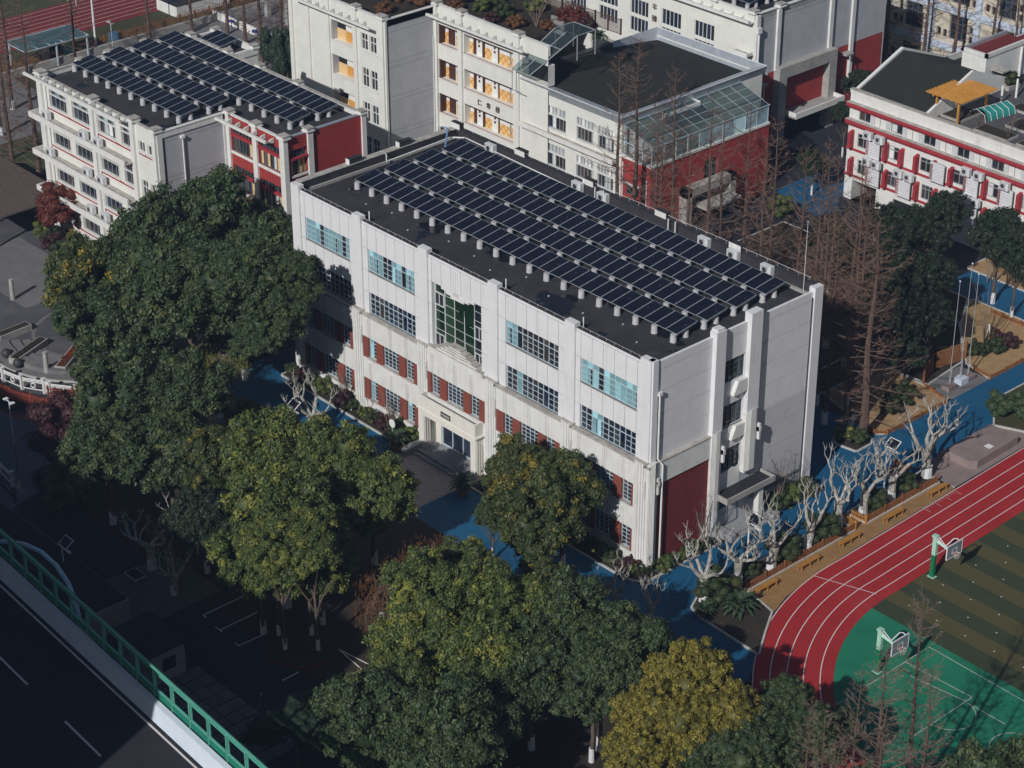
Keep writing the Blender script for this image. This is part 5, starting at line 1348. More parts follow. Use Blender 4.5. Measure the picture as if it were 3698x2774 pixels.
def ico(rng, c, r, sq):
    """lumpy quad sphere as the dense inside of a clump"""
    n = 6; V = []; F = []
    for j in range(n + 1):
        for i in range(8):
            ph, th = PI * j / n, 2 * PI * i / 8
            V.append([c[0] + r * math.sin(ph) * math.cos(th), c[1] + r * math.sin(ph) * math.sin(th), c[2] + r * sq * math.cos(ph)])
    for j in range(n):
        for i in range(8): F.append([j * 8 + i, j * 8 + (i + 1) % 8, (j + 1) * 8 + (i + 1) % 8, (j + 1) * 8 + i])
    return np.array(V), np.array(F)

def crown_mesh(seed, R=4.0, n=58, per=330, size=.15, sz=.85, name='crown', cr=(.85, 1.35), core=.72):
    rng = np.random.default_rng(seed); cs, rs = [], []
    ph = rng.random() * 6
    for k in range(n):
        u = (k + .5) / n; z = 1 - 1.62 * u; th = k * 2.39996 + ph
        s = math.sqrt(max(0, 1 - z * z)); j = .70 + .22 * rng.random()
        lob = 1 + .16 * math.sin(2 * th + ph) + .10 * math.sin(3 * th + 2 * ph)
        cs.append(np.array([R * s * math.cos(th) * j * lob, R * s * math.sin(th) * j * lob, R * sz * z * j + rng.normal() * .2])); rs.append(rng.uniform(*cr))
    for k in range(n // 5):
        d = rng.normal(size=3); d /= np.linalg.norm(d); cs.append(d * R * .4 * np.array([1, 1, sz])); rs.append(cr[1])
    V, F, T = leaf_cloud(rng, cs, rs, per, size)
    Vc, Fc, Tc = [V], [F], [T]; off = len(V)
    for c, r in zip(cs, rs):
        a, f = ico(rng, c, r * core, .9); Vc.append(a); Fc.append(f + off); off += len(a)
        Tc.append(np.tile([.25, rng.random(), 0, 1], (len(a), 1)))  # core tinted darker than the leaves, inner shade put into the colour
    return np_mesh(name, np.concatenate(Vc), np.concatenate(Fc), ['leaf_dark'], tint=np.concatenate(Tc))

def tree_crown(seed, R=4.0, lobes=15, size=.12, sz=.8, name='crown', puff=(.42, .72), per=330, spread=1.):
    """crown of separate lobes, each a bunch of small leafy puffs, with gaps between"""
    rng = np.random.default_rng(seed); cs, rs, ics, irs = [], [], [], []
    ph = rng.random() * 6
    for k in range(lobes):
        u = (k + .5) / lobes; z = 1 - 1.55 * u; th = k * 2.39996 + ph; s = math.sqrt(max(0, 1 - z * z))
        j = rng.uniform(.48, .84) * (1 + .14 * math.sin(2 * th + ph)) * spread
        c = np.array([R * s * math.cos(th) * j, R * s * math.sin(th) * j, R * sz * z * rng.uniform(.6, .8)])
        lr = rng.uniform(.75, 1.5) * R / 4; ics.append(c); irs.append(lr * .82)
        n = 15
        for i in range(n):
            v = 1 - 1.6 * (i + .5) / n; t2 = i * 2.4 + k; s2 = math.sqrt(1 - v * v)
            d = np.array([s2 * math.cos(t2), s2 * math.sin(t2), v])
            if np.dot(d, c) < -.35 * np.linalg.norm(c): continue
            r = rng.uniform(*puff); cs.append(c + d * lr * rng.uniform(.8, 1.12)); rs.append(r)
    ics.append(np.zeros(3)); irs.append(R * .5)
    V, F, T = leaf_cloud(rng, cs, rs, per, size)
    Vc, Fc, Tc = [V], [F], [T]; off = len(V)
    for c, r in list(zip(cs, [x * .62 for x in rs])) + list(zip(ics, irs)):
        a, f = ico(rng, c, r, .9); Vc.append(a); Fc.append(f + off); off += len(a); Tc.append(np.tile([.15, rng.random(), 0, 1], (len(a), 1)))  # puff and lobe cores coloured darker, standing in for shade inside the crown
    return np_mesh(name, np.concatenate(Vc), np.concatenate(Fc), ['leaf_dark'], tint=np.concatenate(Tc))

def trunk_mesh(seed, H, R, mat='bark', limbs=6, r0=.26):
    rn = random.Random(seed); b = MB()
    b.tube([(0, 0, 0), (.08 * rn.uniform(-1, 1), .1, H * .35), (.15 * rn.uniform(-1, 1), .1 * rn.uniform(-1, 1), H * .62)], [r0 * 1.15, r0 * .85, r0 * .65], mat, 9)
    for k in range(limbs):
        a = 2 * PI * k / limbs + rn.uniform(-.4, .4); z0 = H * rn.uniform(.35, .6); L = R * rn.uniform(.6, .85)
        b.tube([(0, 0, z0), (math.cos(a) * L * .4, math.sin(a) * L * .4, z0 + L * .5), (math.cos(a) * L * .75, math.sin(a) * L * .75, z0 + L * .75), (math.cos(a) * L, math.sin(a) * L, z0 + L * 1.05)], [r0 * .5, r0 * .38, r0 * .25, r0 * .1], mat, 6)
    return b.mesh('trunk', smooth=True)
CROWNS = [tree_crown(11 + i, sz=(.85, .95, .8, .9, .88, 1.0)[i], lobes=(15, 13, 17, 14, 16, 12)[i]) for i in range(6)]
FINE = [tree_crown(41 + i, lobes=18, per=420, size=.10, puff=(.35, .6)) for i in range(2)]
TRUNKS = [trunk_mesh(3 + i, 7.5, 4) for i in range(3)]
wb = MB(); wb.tube([(0, 0, 0), (0, 0, 1.15)], [.325, .30], 'whitewash', 9); WBAND = wb.mesh('painted_base')
MK = {'d': 'leaf_dark', 'o': 'leaf_olive', 'y': 'leaf_gold', 'm': 'leaf_gold', 'Y': 'leaf_yellow', 'D': 'leaf_dark', 'K': 'leaf_dim', 'k': 'leaf_dim'}  # 'k' takes a dimmed leaf colour that stands in for shade on the crown
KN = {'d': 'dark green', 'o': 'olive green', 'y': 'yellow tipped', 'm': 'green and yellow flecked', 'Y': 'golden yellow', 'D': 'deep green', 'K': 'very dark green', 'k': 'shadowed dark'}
_tn = 0
def evergreen(x, y, zc, R, kind, where, group, lo=0.):
    global _tn
    _tn += 1; rn = random.Random(_tn * 7)
    r = root('evergreen_tree', (x, y, 0), KN[kind] + ' evergreen ' + where, 'tree', group, rn.uniform(0, 6.28))
    s = R / 4.0 * (1.06 if kind != 'K' else .95)
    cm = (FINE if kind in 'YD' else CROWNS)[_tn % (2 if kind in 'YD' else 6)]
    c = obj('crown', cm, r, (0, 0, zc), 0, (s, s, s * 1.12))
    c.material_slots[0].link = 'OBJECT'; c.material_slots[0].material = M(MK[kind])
    k = max(zc, 3.2) / 7.5
    obj('trunk', TRUNKS[_tn % 3], r, (0, 0, 0), 0, (s * .95, s * .95, k)); obj('painted_base', WBAND, r, (0, 0, 0), 0, (s * .95, s * .95, 1))
    return r
g1, g2, g3, g4, g5, g6, g7, g8 = ('evergreens between the round plaza and the main building', 'evergreens in front of the willow and fish pond garden', 'evergreens by the shaded parking area', 'evergreens at the right front of the main building', 'evergreens along the bottom edge of the photo', 'golden trees at the bottom', 'deep green trees beside the track bend', 'dark trees behind the main building near the flagpoles')
for a in (
 (-55.5, -.2, 9.2, 4.9, 'd', 'against the grey lettered wall of the left block', g1), (-47.4, .0, 8.4, 4.6, 'd', 'nearest the left corner of the main building', g1),
 (-55.6, -6.6, 8.6, 4.7, 'd', 'below the ledges of the left block, right of the red maple', g1), (-46.2, -9.2, 9.2, 5.2, 'd', 'in the centre of the big cluster left of the main building', g1),
 (-59.2, -11.2, 6, 4.2, 'y', 'overhanging the round plaza at the far left of its cluster', g1), (-51.7, -13.4, 5.5, 4.1, 'd', 'beside the orange flower bed and stone balls', g1),
 (-45.0, -4.9, 6, 3.6, 'd', 'above the leaning willow trunk', g1), (-46.7, 3.4, 7.8, 2.6, 'd', 'touching the top of the left facade corner of the main building', g1),
 (-38.6, -21.0, 6.5, 4.0, 'd', 'right of the dark red wooden walkway', g2), (-35.9, -17.0, 6.5, 3.6, 'd', 'between the walkway and the small white statue', g2), (-32.9, -26.5, 6, 3.5, 'd', 'lowest of the clump right of the walkway', g2), (-30.0, -22.7, 6, 3.6, 'd', 'left of the bright yellow tipped tree', g2),
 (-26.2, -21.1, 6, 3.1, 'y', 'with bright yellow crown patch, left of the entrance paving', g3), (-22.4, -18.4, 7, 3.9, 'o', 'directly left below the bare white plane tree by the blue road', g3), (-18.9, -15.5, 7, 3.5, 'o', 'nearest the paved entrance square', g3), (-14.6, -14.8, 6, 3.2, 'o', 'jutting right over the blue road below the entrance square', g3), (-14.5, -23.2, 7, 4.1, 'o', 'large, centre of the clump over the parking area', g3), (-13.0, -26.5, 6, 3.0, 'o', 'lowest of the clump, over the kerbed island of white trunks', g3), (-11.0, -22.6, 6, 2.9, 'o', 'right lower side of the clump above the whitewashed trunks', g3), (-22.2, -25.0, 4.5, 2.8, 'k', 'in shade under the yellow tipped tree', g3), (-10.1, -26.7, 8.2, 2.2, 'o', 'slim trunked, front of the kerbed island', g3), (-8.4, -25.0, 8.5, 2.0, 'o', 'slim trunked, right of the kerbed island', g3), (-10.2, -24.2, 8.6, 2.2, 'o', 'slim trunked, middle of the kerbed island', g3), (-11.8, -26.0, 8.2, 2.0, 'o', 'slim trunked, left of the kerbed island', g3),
 (-8.2, -5.6, 6.7, 2.9, 'm', 'left of the pair against the facade right of the portal', g4), (-4.6, -4.4, 6.7, 2.9, 'm', 'pressed against the facade near the right front corner', g4), (-3.2, -8.2, 6.2, 3.2, 'm', 'front of the clump by the right front corner', g4), (-8.9, -7.7, 4, 1.5, 'd', 'small, left foot of the clump right of the portal', g4),
 (.5, -22.1, 8, 3.0, 'o', 'highest at the left of the big bottom clump', g5), (3.3, -25.7, 7, 3.0, 'o', 'left edge of the big bottom clump', g5), (4.1, -19.8, 8, 3.2, 'o', 'top middle of the big bottom clump', g5), (7.6, -23.3, 7, 3.4, 'o', 'middle of the big bottom clump', g5), (4.3, -14.0, 7, 1.9, 'y', 'slender, reaching up onto the blue road', g5), (8.8, -16.5, 7, 3.5, 'd', 'right middle of the big bottom clump', g5), (13.4, -15.2, 6.5, 3.3, 'd', 'rightmost green crown before the golden tree', g5), (13.8, -19.0, 6, 2.6, 'd', 'low, hanging over the dark gap left of the golden tree', g5), (7.7, -32.9, 7, 3.4, 'd', 'bottom left, right of the spreading pine', g5), (11.9, -30.3, 7, 3.7, 'd', 'largest at the bottom edge', g5), (7.0, -29.2, 7, 2.4, 'o', 'small, above the two bottom edge crowns', g5), (12.2, -26.6, 6, 2.1, 'd', 'small, right of the bottom edge crowns', g5), (15.5, -31.5, 6.5, 2.6, 'd', 'at the bottom edge, right end of the clump', g5),
 (6.7, -18.3, 7.5, 3.2, 'o', 'centre right of the big bottom clump, below the blue road', g5), (10.1, -21.1, 6.5, 3.1, 'd', 'in the gap left of the low hanging crown', g5), (10.6, -24.8, 6, 2.6, 'd', 'low middle of the big bottom clump', g5), (-1.3, -16.8, 7, 2.0, 'o', 'small, at the top left of the big bottom clump', g5), (4.5, -24.4, 7.6, 3.0, 'o', 'sunlit left middle of the big bottom clump', g5), (13.3, -17.8, 7, 2.8, 'd', 'right middle, over the dark gap by the golden tree', g5),
 (19.3, -15.2, 7.5, 2.9, 'Y', 'topmost of the golden clump', g6), (19.8, -19.5, 7, 2.5, 'Y', 'left of the golden clump', g6), (23.0, -16.0, 7, 2.6, 'Y', 'right of the golden clump', g6), (21.0, -21.9, 6, 2.2, 'Y', 'lowest of the golden clump at the bottom edge', g6), (21.5, -18.6, 7, 2.5, 'Y', 'middle of the golden clump', g6),
 (24.2, -11.5, 6.5, 2.1, 'D', 'nearest the shaded red lanes', g7), (25.5, -16.9, 6, 2.7, 'D', 'at the bottom edge right of the golden clump', g7), (26.5, -12.3, 6, 2.3, 'D', 'right end, beside the bare larches', g7), (25.4, -14.2, 6, 2.5, 'D', 'middle of the deep green row', g7), (26.6, -9.6, 5, 1.7, 'D', 'small, at the foot of the inner lane', g7), (23.4, -18.8, 5, 2.2, 'D', 'low, under the golden clump', g7),
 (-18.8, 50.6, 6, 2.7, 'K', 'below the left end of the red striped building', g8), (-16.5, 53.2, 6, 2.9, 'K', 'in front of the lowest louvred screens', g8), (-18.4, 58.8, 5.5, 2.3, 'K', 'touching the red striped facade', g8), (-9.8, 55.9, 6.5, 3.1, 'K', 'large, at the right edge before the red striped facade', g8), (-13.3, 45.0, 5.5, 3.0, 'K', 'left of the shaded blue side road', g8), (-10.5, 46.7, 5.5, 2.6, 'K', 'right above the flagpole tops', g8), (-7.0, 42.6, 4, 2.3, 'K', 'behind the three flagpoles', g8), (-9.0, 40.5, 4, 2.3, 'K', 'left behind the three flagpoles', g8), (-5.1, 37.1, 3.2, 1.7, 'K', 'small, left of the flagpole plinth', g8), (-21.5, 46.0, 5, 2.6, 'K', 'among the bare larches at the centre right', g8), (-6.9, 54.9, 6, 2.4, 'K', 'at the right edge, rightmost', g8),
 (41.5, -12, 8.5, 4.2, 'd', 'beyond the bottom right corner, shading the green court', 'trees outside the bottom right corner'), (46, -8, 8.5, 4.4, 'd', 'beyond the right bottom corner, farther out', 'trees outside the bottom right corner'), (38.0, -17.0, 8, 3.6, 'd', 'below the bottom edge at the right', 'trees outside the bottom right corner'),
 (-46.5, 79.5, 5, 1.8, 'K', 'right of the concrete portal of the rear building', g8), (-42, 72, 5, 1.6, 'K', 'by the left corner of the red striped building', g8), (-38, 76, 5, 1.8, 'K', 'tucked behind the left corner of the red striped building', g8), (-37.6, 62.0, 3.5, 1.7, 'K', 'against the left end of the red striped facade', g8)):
    q = evergreen(*a)
    if abs(a[0] + 46.2) < .01:      # the big camphor leans a second crown towards the facade
        q.rotation_euler = (0, 0, 0)
        c = obj('crown', CROWNS[2], q, (7.0, 1.4, 13.2), 1.0, (.92, .92, .95)); c.material_slots[0].link = 'OBJECT'; c.material_slots[0].material = M('leaf_dark')
        c = obj('crown', CROWNS[4], q, (3.6, .4, 12.0), 2.0, (.9, .9, .9)); c.material_slots[0].link = 'OBJECT'; c.material_slots[0].material = M('leaf_dark')
        for dx, dy, z, s in ((9.2, 2.2, 9.3, .72), (10.3, 2.8, 11.6, .66), (11.2, 3.6, 14.6, .42), (8.0, 1.2, 7.9, .6), (10.8, 4.1, 12.6, .45)):
            c = obj('crown', CROWNS[int(dx) % 6], q, (dx, dy, z), dx, (s, s, s)); c.material_slots[0].link = 'OBJECT'; c.material_slots[0].material = M('leaf_dark')
        b = MB(); b.tube([(0, 0, 5), (2.5, .5, 8.5), (5, 1, 11.5), (6.8, 1.4, 13)], [.28, .24, .18, .1], 'bark', 8); obj('limb', b.mesh('limb'), q)

# ---------------------------------------------------------------- bare larches
def larch_meshes(seed, H=21., spread=3.4, z0=.12):
    rn = random.Random(seed); b = MB()
    lean = [rn.uniform(-.25, .25) for _ in range(2)]
    ax = lambda z: Vector((lean[0] * z / H + .08 * math.sin(z * .5), lean[1] * z / H, z))
    b.tube([ax(H * k / 9) for k in range(10)], [.26 * (1 - k / 9.3) + .012 for k in range(10)], 'red_bark', 7)
    V, F = [], []
    def twig(p, q, w):
        t = (q - p); s = t.cross(Vector((rn.uniform(-1, 1), rn.uniform(-1, 1), rn.uniform(-.3, 1)))); s = s.normalized() * w
        i = len(V); V.extend([tuple(p - s), tuple(p + s), tuple(q)]); F.append((i, i + 1, i + 2))
    z = H * z0; k = 0
    while z < H * .985:
        f = (z / H - z0) / (1 - z0)
        L = spread * ((1 - f) ** .75) * rn.choice((.45, .7, .9, 1.05, 1.25)) * rn.uniform(.8, 1.1) + .25
        if rn.random() < .16: z += .5
        a = k * 2.4 + rn.uniform(-.9, .9); up = (.30 + .75 * f) * rn.uniform(.6, 1.4)
        p0 = ax(z); d = Vector((math.cos(a), math.sin(a), 0))
        pts = [p0, p0 + d * L * .45 + Vector((0, 0, L * up * .22)), p0 + d * L * .8 + Vector((0, 0, L * up * .55)), p0 + d * L + Vector((0, 0, L * up * .95))]
        b.tube(pts, [.035 * (1 - f) + .014, .024, .014, .005], 'twig_brown', 4, cap=False)
        m = int(4 + L * 5)
        for j in range(m):
            t = rn.uniform(.2, 1.0); s = t * 3; i = min(int(s), 2); q = pts[i].lerp(pts[i + 1], s - i)
            da = a + rn.choice((-1, 1)) * rn.uniform(.5, 1.2); ll = rn.uniform(.25, .75) * (1.15 - t * .5)
            e = q + Vector((math.cos(da), math.sin(da), rn.uniform(.1, .9))) * ll
            twig(q, e, rn.choice((.010, .014, .020)))
            for _ in range(3):
                w = q.lerp(e, rn.uniform(.2, 1)); twig(w, w + Vector((rn.uniform(-1, 1), rn.uniform(-1, 1), rn.uniform(-.7, .8))) * .22, .010)
        z += rn.uniform(.10, .24) * (1.2 - .5 * f); k += 1
    tm = np_mesh('twigs', V, F, ['twig_brown'])
    return b.mesh('trunk'), tm
LA = [larch_meshes(60 + i) for i in range(4)]
_ln = 0
def larch(x, y, H, where, group, sp=1., band=True, mats=None):
    global _ln
    _ln += 1; rn = random.Random(_ln)
    r = root('bare_larch', (x, y, 0), 'bare ' + where, 'tree', group, rn.uniform(0, 6.28))
    k = H / 21.; t, w = LA[_ln % 4]
    obj('trunk', t, r, (0, 0, 0), 0, (k * sp, k * sp, k)); o = obj('twigs', w, r, (0, 0, 0), 0, (k * sp, k * sp, k))
    if mats: o.material_slots[0].link = 'OBJECT'; o.material_slots[0].material = M(mats)
    if band: obj('painted_base', WBAND, r, (0, 0, 0), 0, (.9, .9, 1))
    return r
gl, gm, gn, go = 'row of bare larches behind the main building', 'bare larches at the bottom right', 'bare larches on the left', 'dark bare trees at the top'
for a in ((-1.6, 27.2, 20.2, 'larch with long curved low branches beside the dry lawn', 1.65),
 (-3.3, 26.8, 15, 'thin larch in shade just left of the big larch by the dry lawn', .7), (-5.6, 27.1, 19, 'larch with white painted foot in shade behind the right rear building corner', .9),
 (-40.1, 36.1, 21.5, 'larch standing before the left end of the hall parapet', 1.0), (-42.0, 40.4, 21.3, 'tallest larch, crossing the dark hall roof', 1.1), (-34.3, 37.8, 21.3, 'larch crossing the small concrete canopy of the hall', .95), (-28.6, 30.0, 21.3, 'larch left of the conservatory middle', .9),
 (-22.6, 27.4, 21.3, 'larch in front of the left part of the conservatory glass', .9), (-27.8, 35.6, 21.3, 'larch in front of the round window of the red annex', .9), (-23.9, 33.1, 21.3, 'larch rising before the concrete portal of the annex', .9), (-23.9, 36.2, 21.6, 'larch before the right half of the conservatory', 1.0), (-17.6, 31.4, 21.3, 'larch at the right end of the red annex', .9), (-19.4, 34.9, 21.3, 'larch whose tip touches the conservatory right corner', 1.0), (-14.3, 32.6, 21.3, 'larch standing clear against the dark courtyard', .95), (-11.3, 31.6, 21.3, 'slim larch whose tip reaches the blue patch of road', .85),
 (-8.2, 29.0, 20.6, 'larch left of centre in the right hand thicket', 1.0), (-6.4, 31.0, 21.5, 'larch right of centre in the right hand thicket', 1.0), (-11.0, 36.0, 20, 'larch deep in the thicket before the dark evergreens', 1.1), (-3.9, 28.6, 21.5, 'larch second from the right of the thicket', 1.0), (-14.5, 37.5, 19, 'larch among the evergreens left of the red striped building corner', 1.0), (-16.8, 39.0, 19, 'broad larch just below the red striped building', 1.1), (-31.5, 32.5, 20.0, 'larch low before the red annex front', .9)):
    larch(a[0], a[1], a[2], a[3], gl, a[4])
for a in ((34.5, -20.6, 17.0, 'larch with low round top at the bottom edge, leftmost of its group', .9), (33.6, -16.6, 17.2, 'larch rising beside the deep green trees, bottom right group', .85), (33.9, -14.6, 18.0, 'larch in the middle of the bottom right group', 1.25), (33.2, -10.2, 19.4, 'tallest thin larch of the bottom right group, crossing the green court', .95), (36.2, -17.3, 17.6, 'larch at the bottom edge, right half of its group', 1.2), (36.6, -13.6, 17.2, 'rightmost larch at the bottom, over the dark court', 1.0), (31.6, -18.4, 14.8, 'short larch in front at the bottom edge', .9), (36.0, -21.0, 15.5, 'larch cut by the bottom edge', 1.0)):
    larch(a[0], a[1], a[2], a[3], gm, a[4], mats='twig_pale')
for a in ((-95.0, 1.9, 20, 'larch at the left edge below the sports court', 1.15), (-95.2, 5.0, 21, 'larch beside the left end of the left block', 1.2), (-99, -2.5, 18, 'larch cut by the left edge, lower', 1.1), (-108, 8.0, 19, 'larch farther off at the left edge near the glass canopy', 1.2), (-118.0, 24.0, 16, 'larch before the blue sign by the left fence', 1.1), (-119.0, 35.0, 16, 'larch by the fence above the left block', 1.1), (-114, 13, 19, 'larch in front of the west fence, left', 1.2)):
    larch(a[0], a[1], a[2], a[3], gn, a[4])
for a in ((-121, 42.5, 15, 'tree left of the white court at the top', 1.1), (-117.6, 45.3, 16, 'tree standing behind the rear annex roof', 1.2), (-113.4, 45, 18, 'dark trunk before the white court, first', 1.1), (-105.8, 41.9, 20, 'dark trunk before the white court, second', 1.1), (-103.0, 43.0, 20, 'dark trunk before the white court, third', 1.1), (-99.5, 43.8, 20, 'dark trunk before the white court, fourth', 1.1), (-95.5, 44.5, 20, 'dark trunk touching the corridor building wing', 1.0),
 (-58.6, 95.2, 22, 'dark trunk right of the rear building corner', 1.1), (-55.8, 95.7, 22, 'tall tree before the pale blue building, left', 1.2), (-52.0, 98.0, 16, 'slim tree before the pale blue building', 1.2), (-47.0, 97.0, 17, 'branching tree by the roof edge of the red striped building', 1.4), (-42.5, 98.0, 17, 'tree before the rightmost grid window of the pale building', 1.3), (-39.5, 98.0, 16, 'tree at the right end of the pale blue building', 1.2)):
    larch(a[0], a[1], a[2], a[3], go, a[4], band=False, mats='dark_wood')

# ---------------------------------------------------------------- pollarded plane trees
def pollard(seed, H=6.2, spread=2.6):
    rn = random.Random(seed); b = MB()
    lean = Vector((rn.uniform(-.25, .25), rn.uniform(-.25, .25), 0))
    top = lean + Vector((0, 0, 2.1))
    b.tube([(0, 0, 0), tuple(lean * .3 + Vector((0, 0, .5))), tuple(lean * .7 + Vector((.04, .05, 1.2))), tuple(top)], [.42, .36, .31, .38], 'plane_bark', 9)
    def limb(p, d, L, r, lvl):
        pts = [p]; rad = [r]; n = 4
        for k in range(n):
            d = (d + Vector((rn.uniform(-.45, .45), rn.uniform(-.45, .45), rn.uniform(-.05, .42)))).normalized()
            p = p + d * L / n; pts.append(p); rad.append(r * (1 - .10 * (k + 1)))
        rad[-1] = rad[-2] * 1.35 if lvl > 0 else rad[-2] * 1.1
        b.tube(pts, rad, 'plane_bark', 7)
        if lvl == 2:
            b.ball(p, rad[-1] * 1.15, 'plane_bark', 6, 4)
            for _ in range(4):
                e = Vector((rn.uniform(-.35, .35), rn.uniform(-.35, .35), rn.uniform(.2, .5))); b.tube([p, p + e * .5, p + e + Vector((rn.uniform(-.1, .1), 0, .1))], [.028, .02, .006], 'plane_bark', 4)
            return
        for k in range(rn.choice((2, 3)) if lvl == 0 else 2):
            a = rn.uniform(0, 6.28); limb(p if k < 2 else pts[-2], (d * .8 + Vector((math.cos(a), math.sin(a), .15)) * .9).normalized(), L * rn.uniform(.6, .8), rad[-2] * .70, lvl + 1)
    m = rn.choice((3, 4))
    for k in range(m):
        a = 2 * PI * k / m + rn.uniform(-.4, .4)
        limb(top, Vector((math.cos(a), math.sin(a), .6)).normalized(), 1.9, .18, 0)
    return b.mesh('trunk')
PO = [pollard(80 + i) for i in range(5)]
wb = MB(); wb.tube([(0, 0, 0), (.02, 0, 1.0)], [.42, .34], 'whitewash', 9); WB2 = wb.mesh('painted_base')
gp_ = 'pollarded plane trees between the blue road and the track'
for k, (x, y, s, t, g) in enumerate([(5.9, .2, 1.0, 'at the planted corner, nearest the bottom end of the row', gp_), (5.9, 3.9, .95, 'beside the first white lamp post with solar panel', gp_), (6.3, 7.2, 1.0, 'next to the large round bush by the second bench', gp_), (6.2, 11.5, .9, 'between the two large round bushes', gp_), (5.9, 15.4, 1.05, 'just below the orange gate gap', gp_), (5.9, 18.5, .95, 'just above the orange gate gap', gp_), (6.1, 21.7, .95, 'with forked whitewashed trunk near the upper lamp', gp_), (5.8, 26.6, 1.15, 'largest, beside the stone stage', gp_),
     (2.6, -5.6, .85, 'half in shadow on the blue road at the bottom', 'pollarded planes on the blue road'), (5.0, -4.5, .7, 'small and low in shadow on the blue road', 'pollarded planes on the blue road'), (-32.6, -6.8, 1.0, 'left of the entrance paving, on the blue road edge', 'pollarded planes on the blue road'), (-25.5, -27.8, .95, 'in the dark lower left garden, tips catching the sun', 'planes in the dark garden'), (-21.5, -28.5, .75, 'in the dark garden left of the gravel', 'planes in the dark garden'), (-22.5, -9.5, .8, 'below the entrance paving, hidden by crowns', 'pollarded planes on the blue road')]):
    r = root('plane_tree', (x, y, 0), 'pale pollarded plane tree ' + t, 'tree', g, k * 1.9)
    obj('trunk', PO[k % 5], r, (0, 0, 0), 0, s); obj('painted_base', WB2, r, (0, 0, 0), 0, s)
# ---------------------------------------------------------------- shrubs
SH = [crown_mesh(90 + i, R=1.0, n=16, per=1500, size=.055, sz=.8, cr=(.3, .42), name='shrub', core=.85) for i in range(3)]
_sn = 0
def shrub(x, y, R, mat, label, group=None, z=0., name='shrub', sz=1.):
    global _sn
    _sn += 1
    o = obj(name, SH[_sn % 3], None, (x, y, z + R * .72 * sz), _sn * 1.3, (R, R, R * sz)); tag(o, label, 'shrub', group)
    o.material_slots[0].link = 'OBJECT'; o.material_slots[0].material = M(mat); return o
gs = 'large round bushes along the picket fence'
for x, y, R, t in ((6.4, .9, 1.45, 'at the bottom corner beside the fan palm'), (6.0, 8.9, 1.35, 'largest, beside the second bench'), (6.0, 13.3, 1.3, 'beside the third bench'), (6.0, 19.8, 1.0, 'above the orange gate'), (5.9, 23.6, 1.0, 'behind the top bench'), (5.7, 5.4, .8, 'low, behind the lowest bench')):
    shrub(x, y, R, 'leaf_hedge', 'round clipped green bush ' + t, gs)
rn = random.Random(77)
desc = ['tuft of', 'low mound of', 'loose clump of']
beds = [('leaf_hedge', 'green'), ('leaf_maroon', 'maroon'), ('leaf_hedge', 'green'), ('leaf_olive', 'olive')]
for i in range(30):
    x = -43.0 + i * 1.45 + rn.uniform(-.3, .3)
    if -26.2 < x < -17.9: continue
    m, nme = beds[i % 4]
    shrub(x, -1.15 + rn.uniform(-.25, .2), rn.uniform(.6, .85), m, '%s %s foliage in the strip under the facade windows, %s' % (desc[i % 3], nme, 'left of the portal' if x < -20 else 'right of the portal'), 'small %s shrubs in the facade strip %s of the portal (%s)' % (nme, 'left' if x < -20 else 'right', desc[i % 3]))
for i in range(14):
    y = -1.0 + i * .65 if i < 11 else 13.6 + (i - 11) * 1.8
    shrub(.85 if y > .5 else .3 - (i == 0) * .8, y, rn.uniform(.5, .72) if i < 11 else .95, 'leaf_hedge' if i % 3 else 'leaf_olive', 'green shrub in the hedge strip along the side wall ' + ('before the tiled panel' if i < 11 else 'beyond the side entrance'), 'hedge shrubs ' + ('before the tiled panel' if i < 11 else 'beyond the side entrance'))
for k, (x, y, R, m, t) in enumerate(((-3.7, 48.1, 1.0, 'leaf_hedge', 'dark clipped ball on the dry lawn by the slim white tree'), (-3.6, 49.4, 1.05, 'leaf_maroon', 'brown clipped ball on the dry lawn behind the green one'), (-4.4, 46.4, .9, 'leaf_hedge', 'low dark shrub left of the clipped balls'), (-3.0, 32.6, 1.0, 'leaf_hedge', 'dark shrub at the left border of the near dry lawn'), (-3.4, 34.6, 1.1, 'leaf_hedge', 'dark shrub beside the long larch shadow on the dry lawn'), (-1.6, 26.6, .9, 'leaf_hedge', 'shrub round the foot of the big larch'), (-2.8, 26.3, .8, 'leaf_olive', 'shrub at the left end of the larch island'), (-26.3, 78.3, 1.0, 'leaf_hedge', 'round green bush in the square planter on the terrace'), (-39.5, -9.4, 1.3, 'leaf_hedge', 'clipped mound right of the small white statue'), (-37.6, -9.2, 1.2, 'leaf_hedge', 'clipped mound below the white round sign'), (-82, -2.6, 1.0, 'leaf_olive', 'bright green ball left of the red maple'), (-80.4, -2.6, 1.0, 'leaf_hedge', 'dark green ball left of the red maple'), (-78.8, -3.4, 1.1, 'leaf_maroon', 'maroon shrub at the foot of the red maple'), (-76.8, -3.8, 1.1, 'leaf_hedge', 'green shrub right of the red maple'), (-75.0, -5.0, 1.2, 'leaf_olive', 'olive shrub by the drive kerb'), (-40, -26.1, 1.9, 'leaf_dark', 'dark bush in the shade right of the maroon tree'), (-37.0, -28.0, 1.7, 'leaf_dark', 'dark bush in the shade, lower'), (3.6, 39.5, 1.3, 'leaf_dark', 'dark shrub in the corner bed by the stage'), (5.4, 40.6, 1.4, 'leaf_dark', 'dark shrub at the right edge by the stage'), (4.4, 24.8, .8, 'leaf_brown', 'brownish shrub behind the top plane tree'), (5.2, 1.2, .7, 'leaf_hedge', 'low shrub at the first plane tree'), (-36.5, 56, 1.2, 'leaf_olive', 'yellow green shrub by the garage opening'))):
    shrub(x, y, R, m, t, z=11.0 if x == -26.3 else (.0))
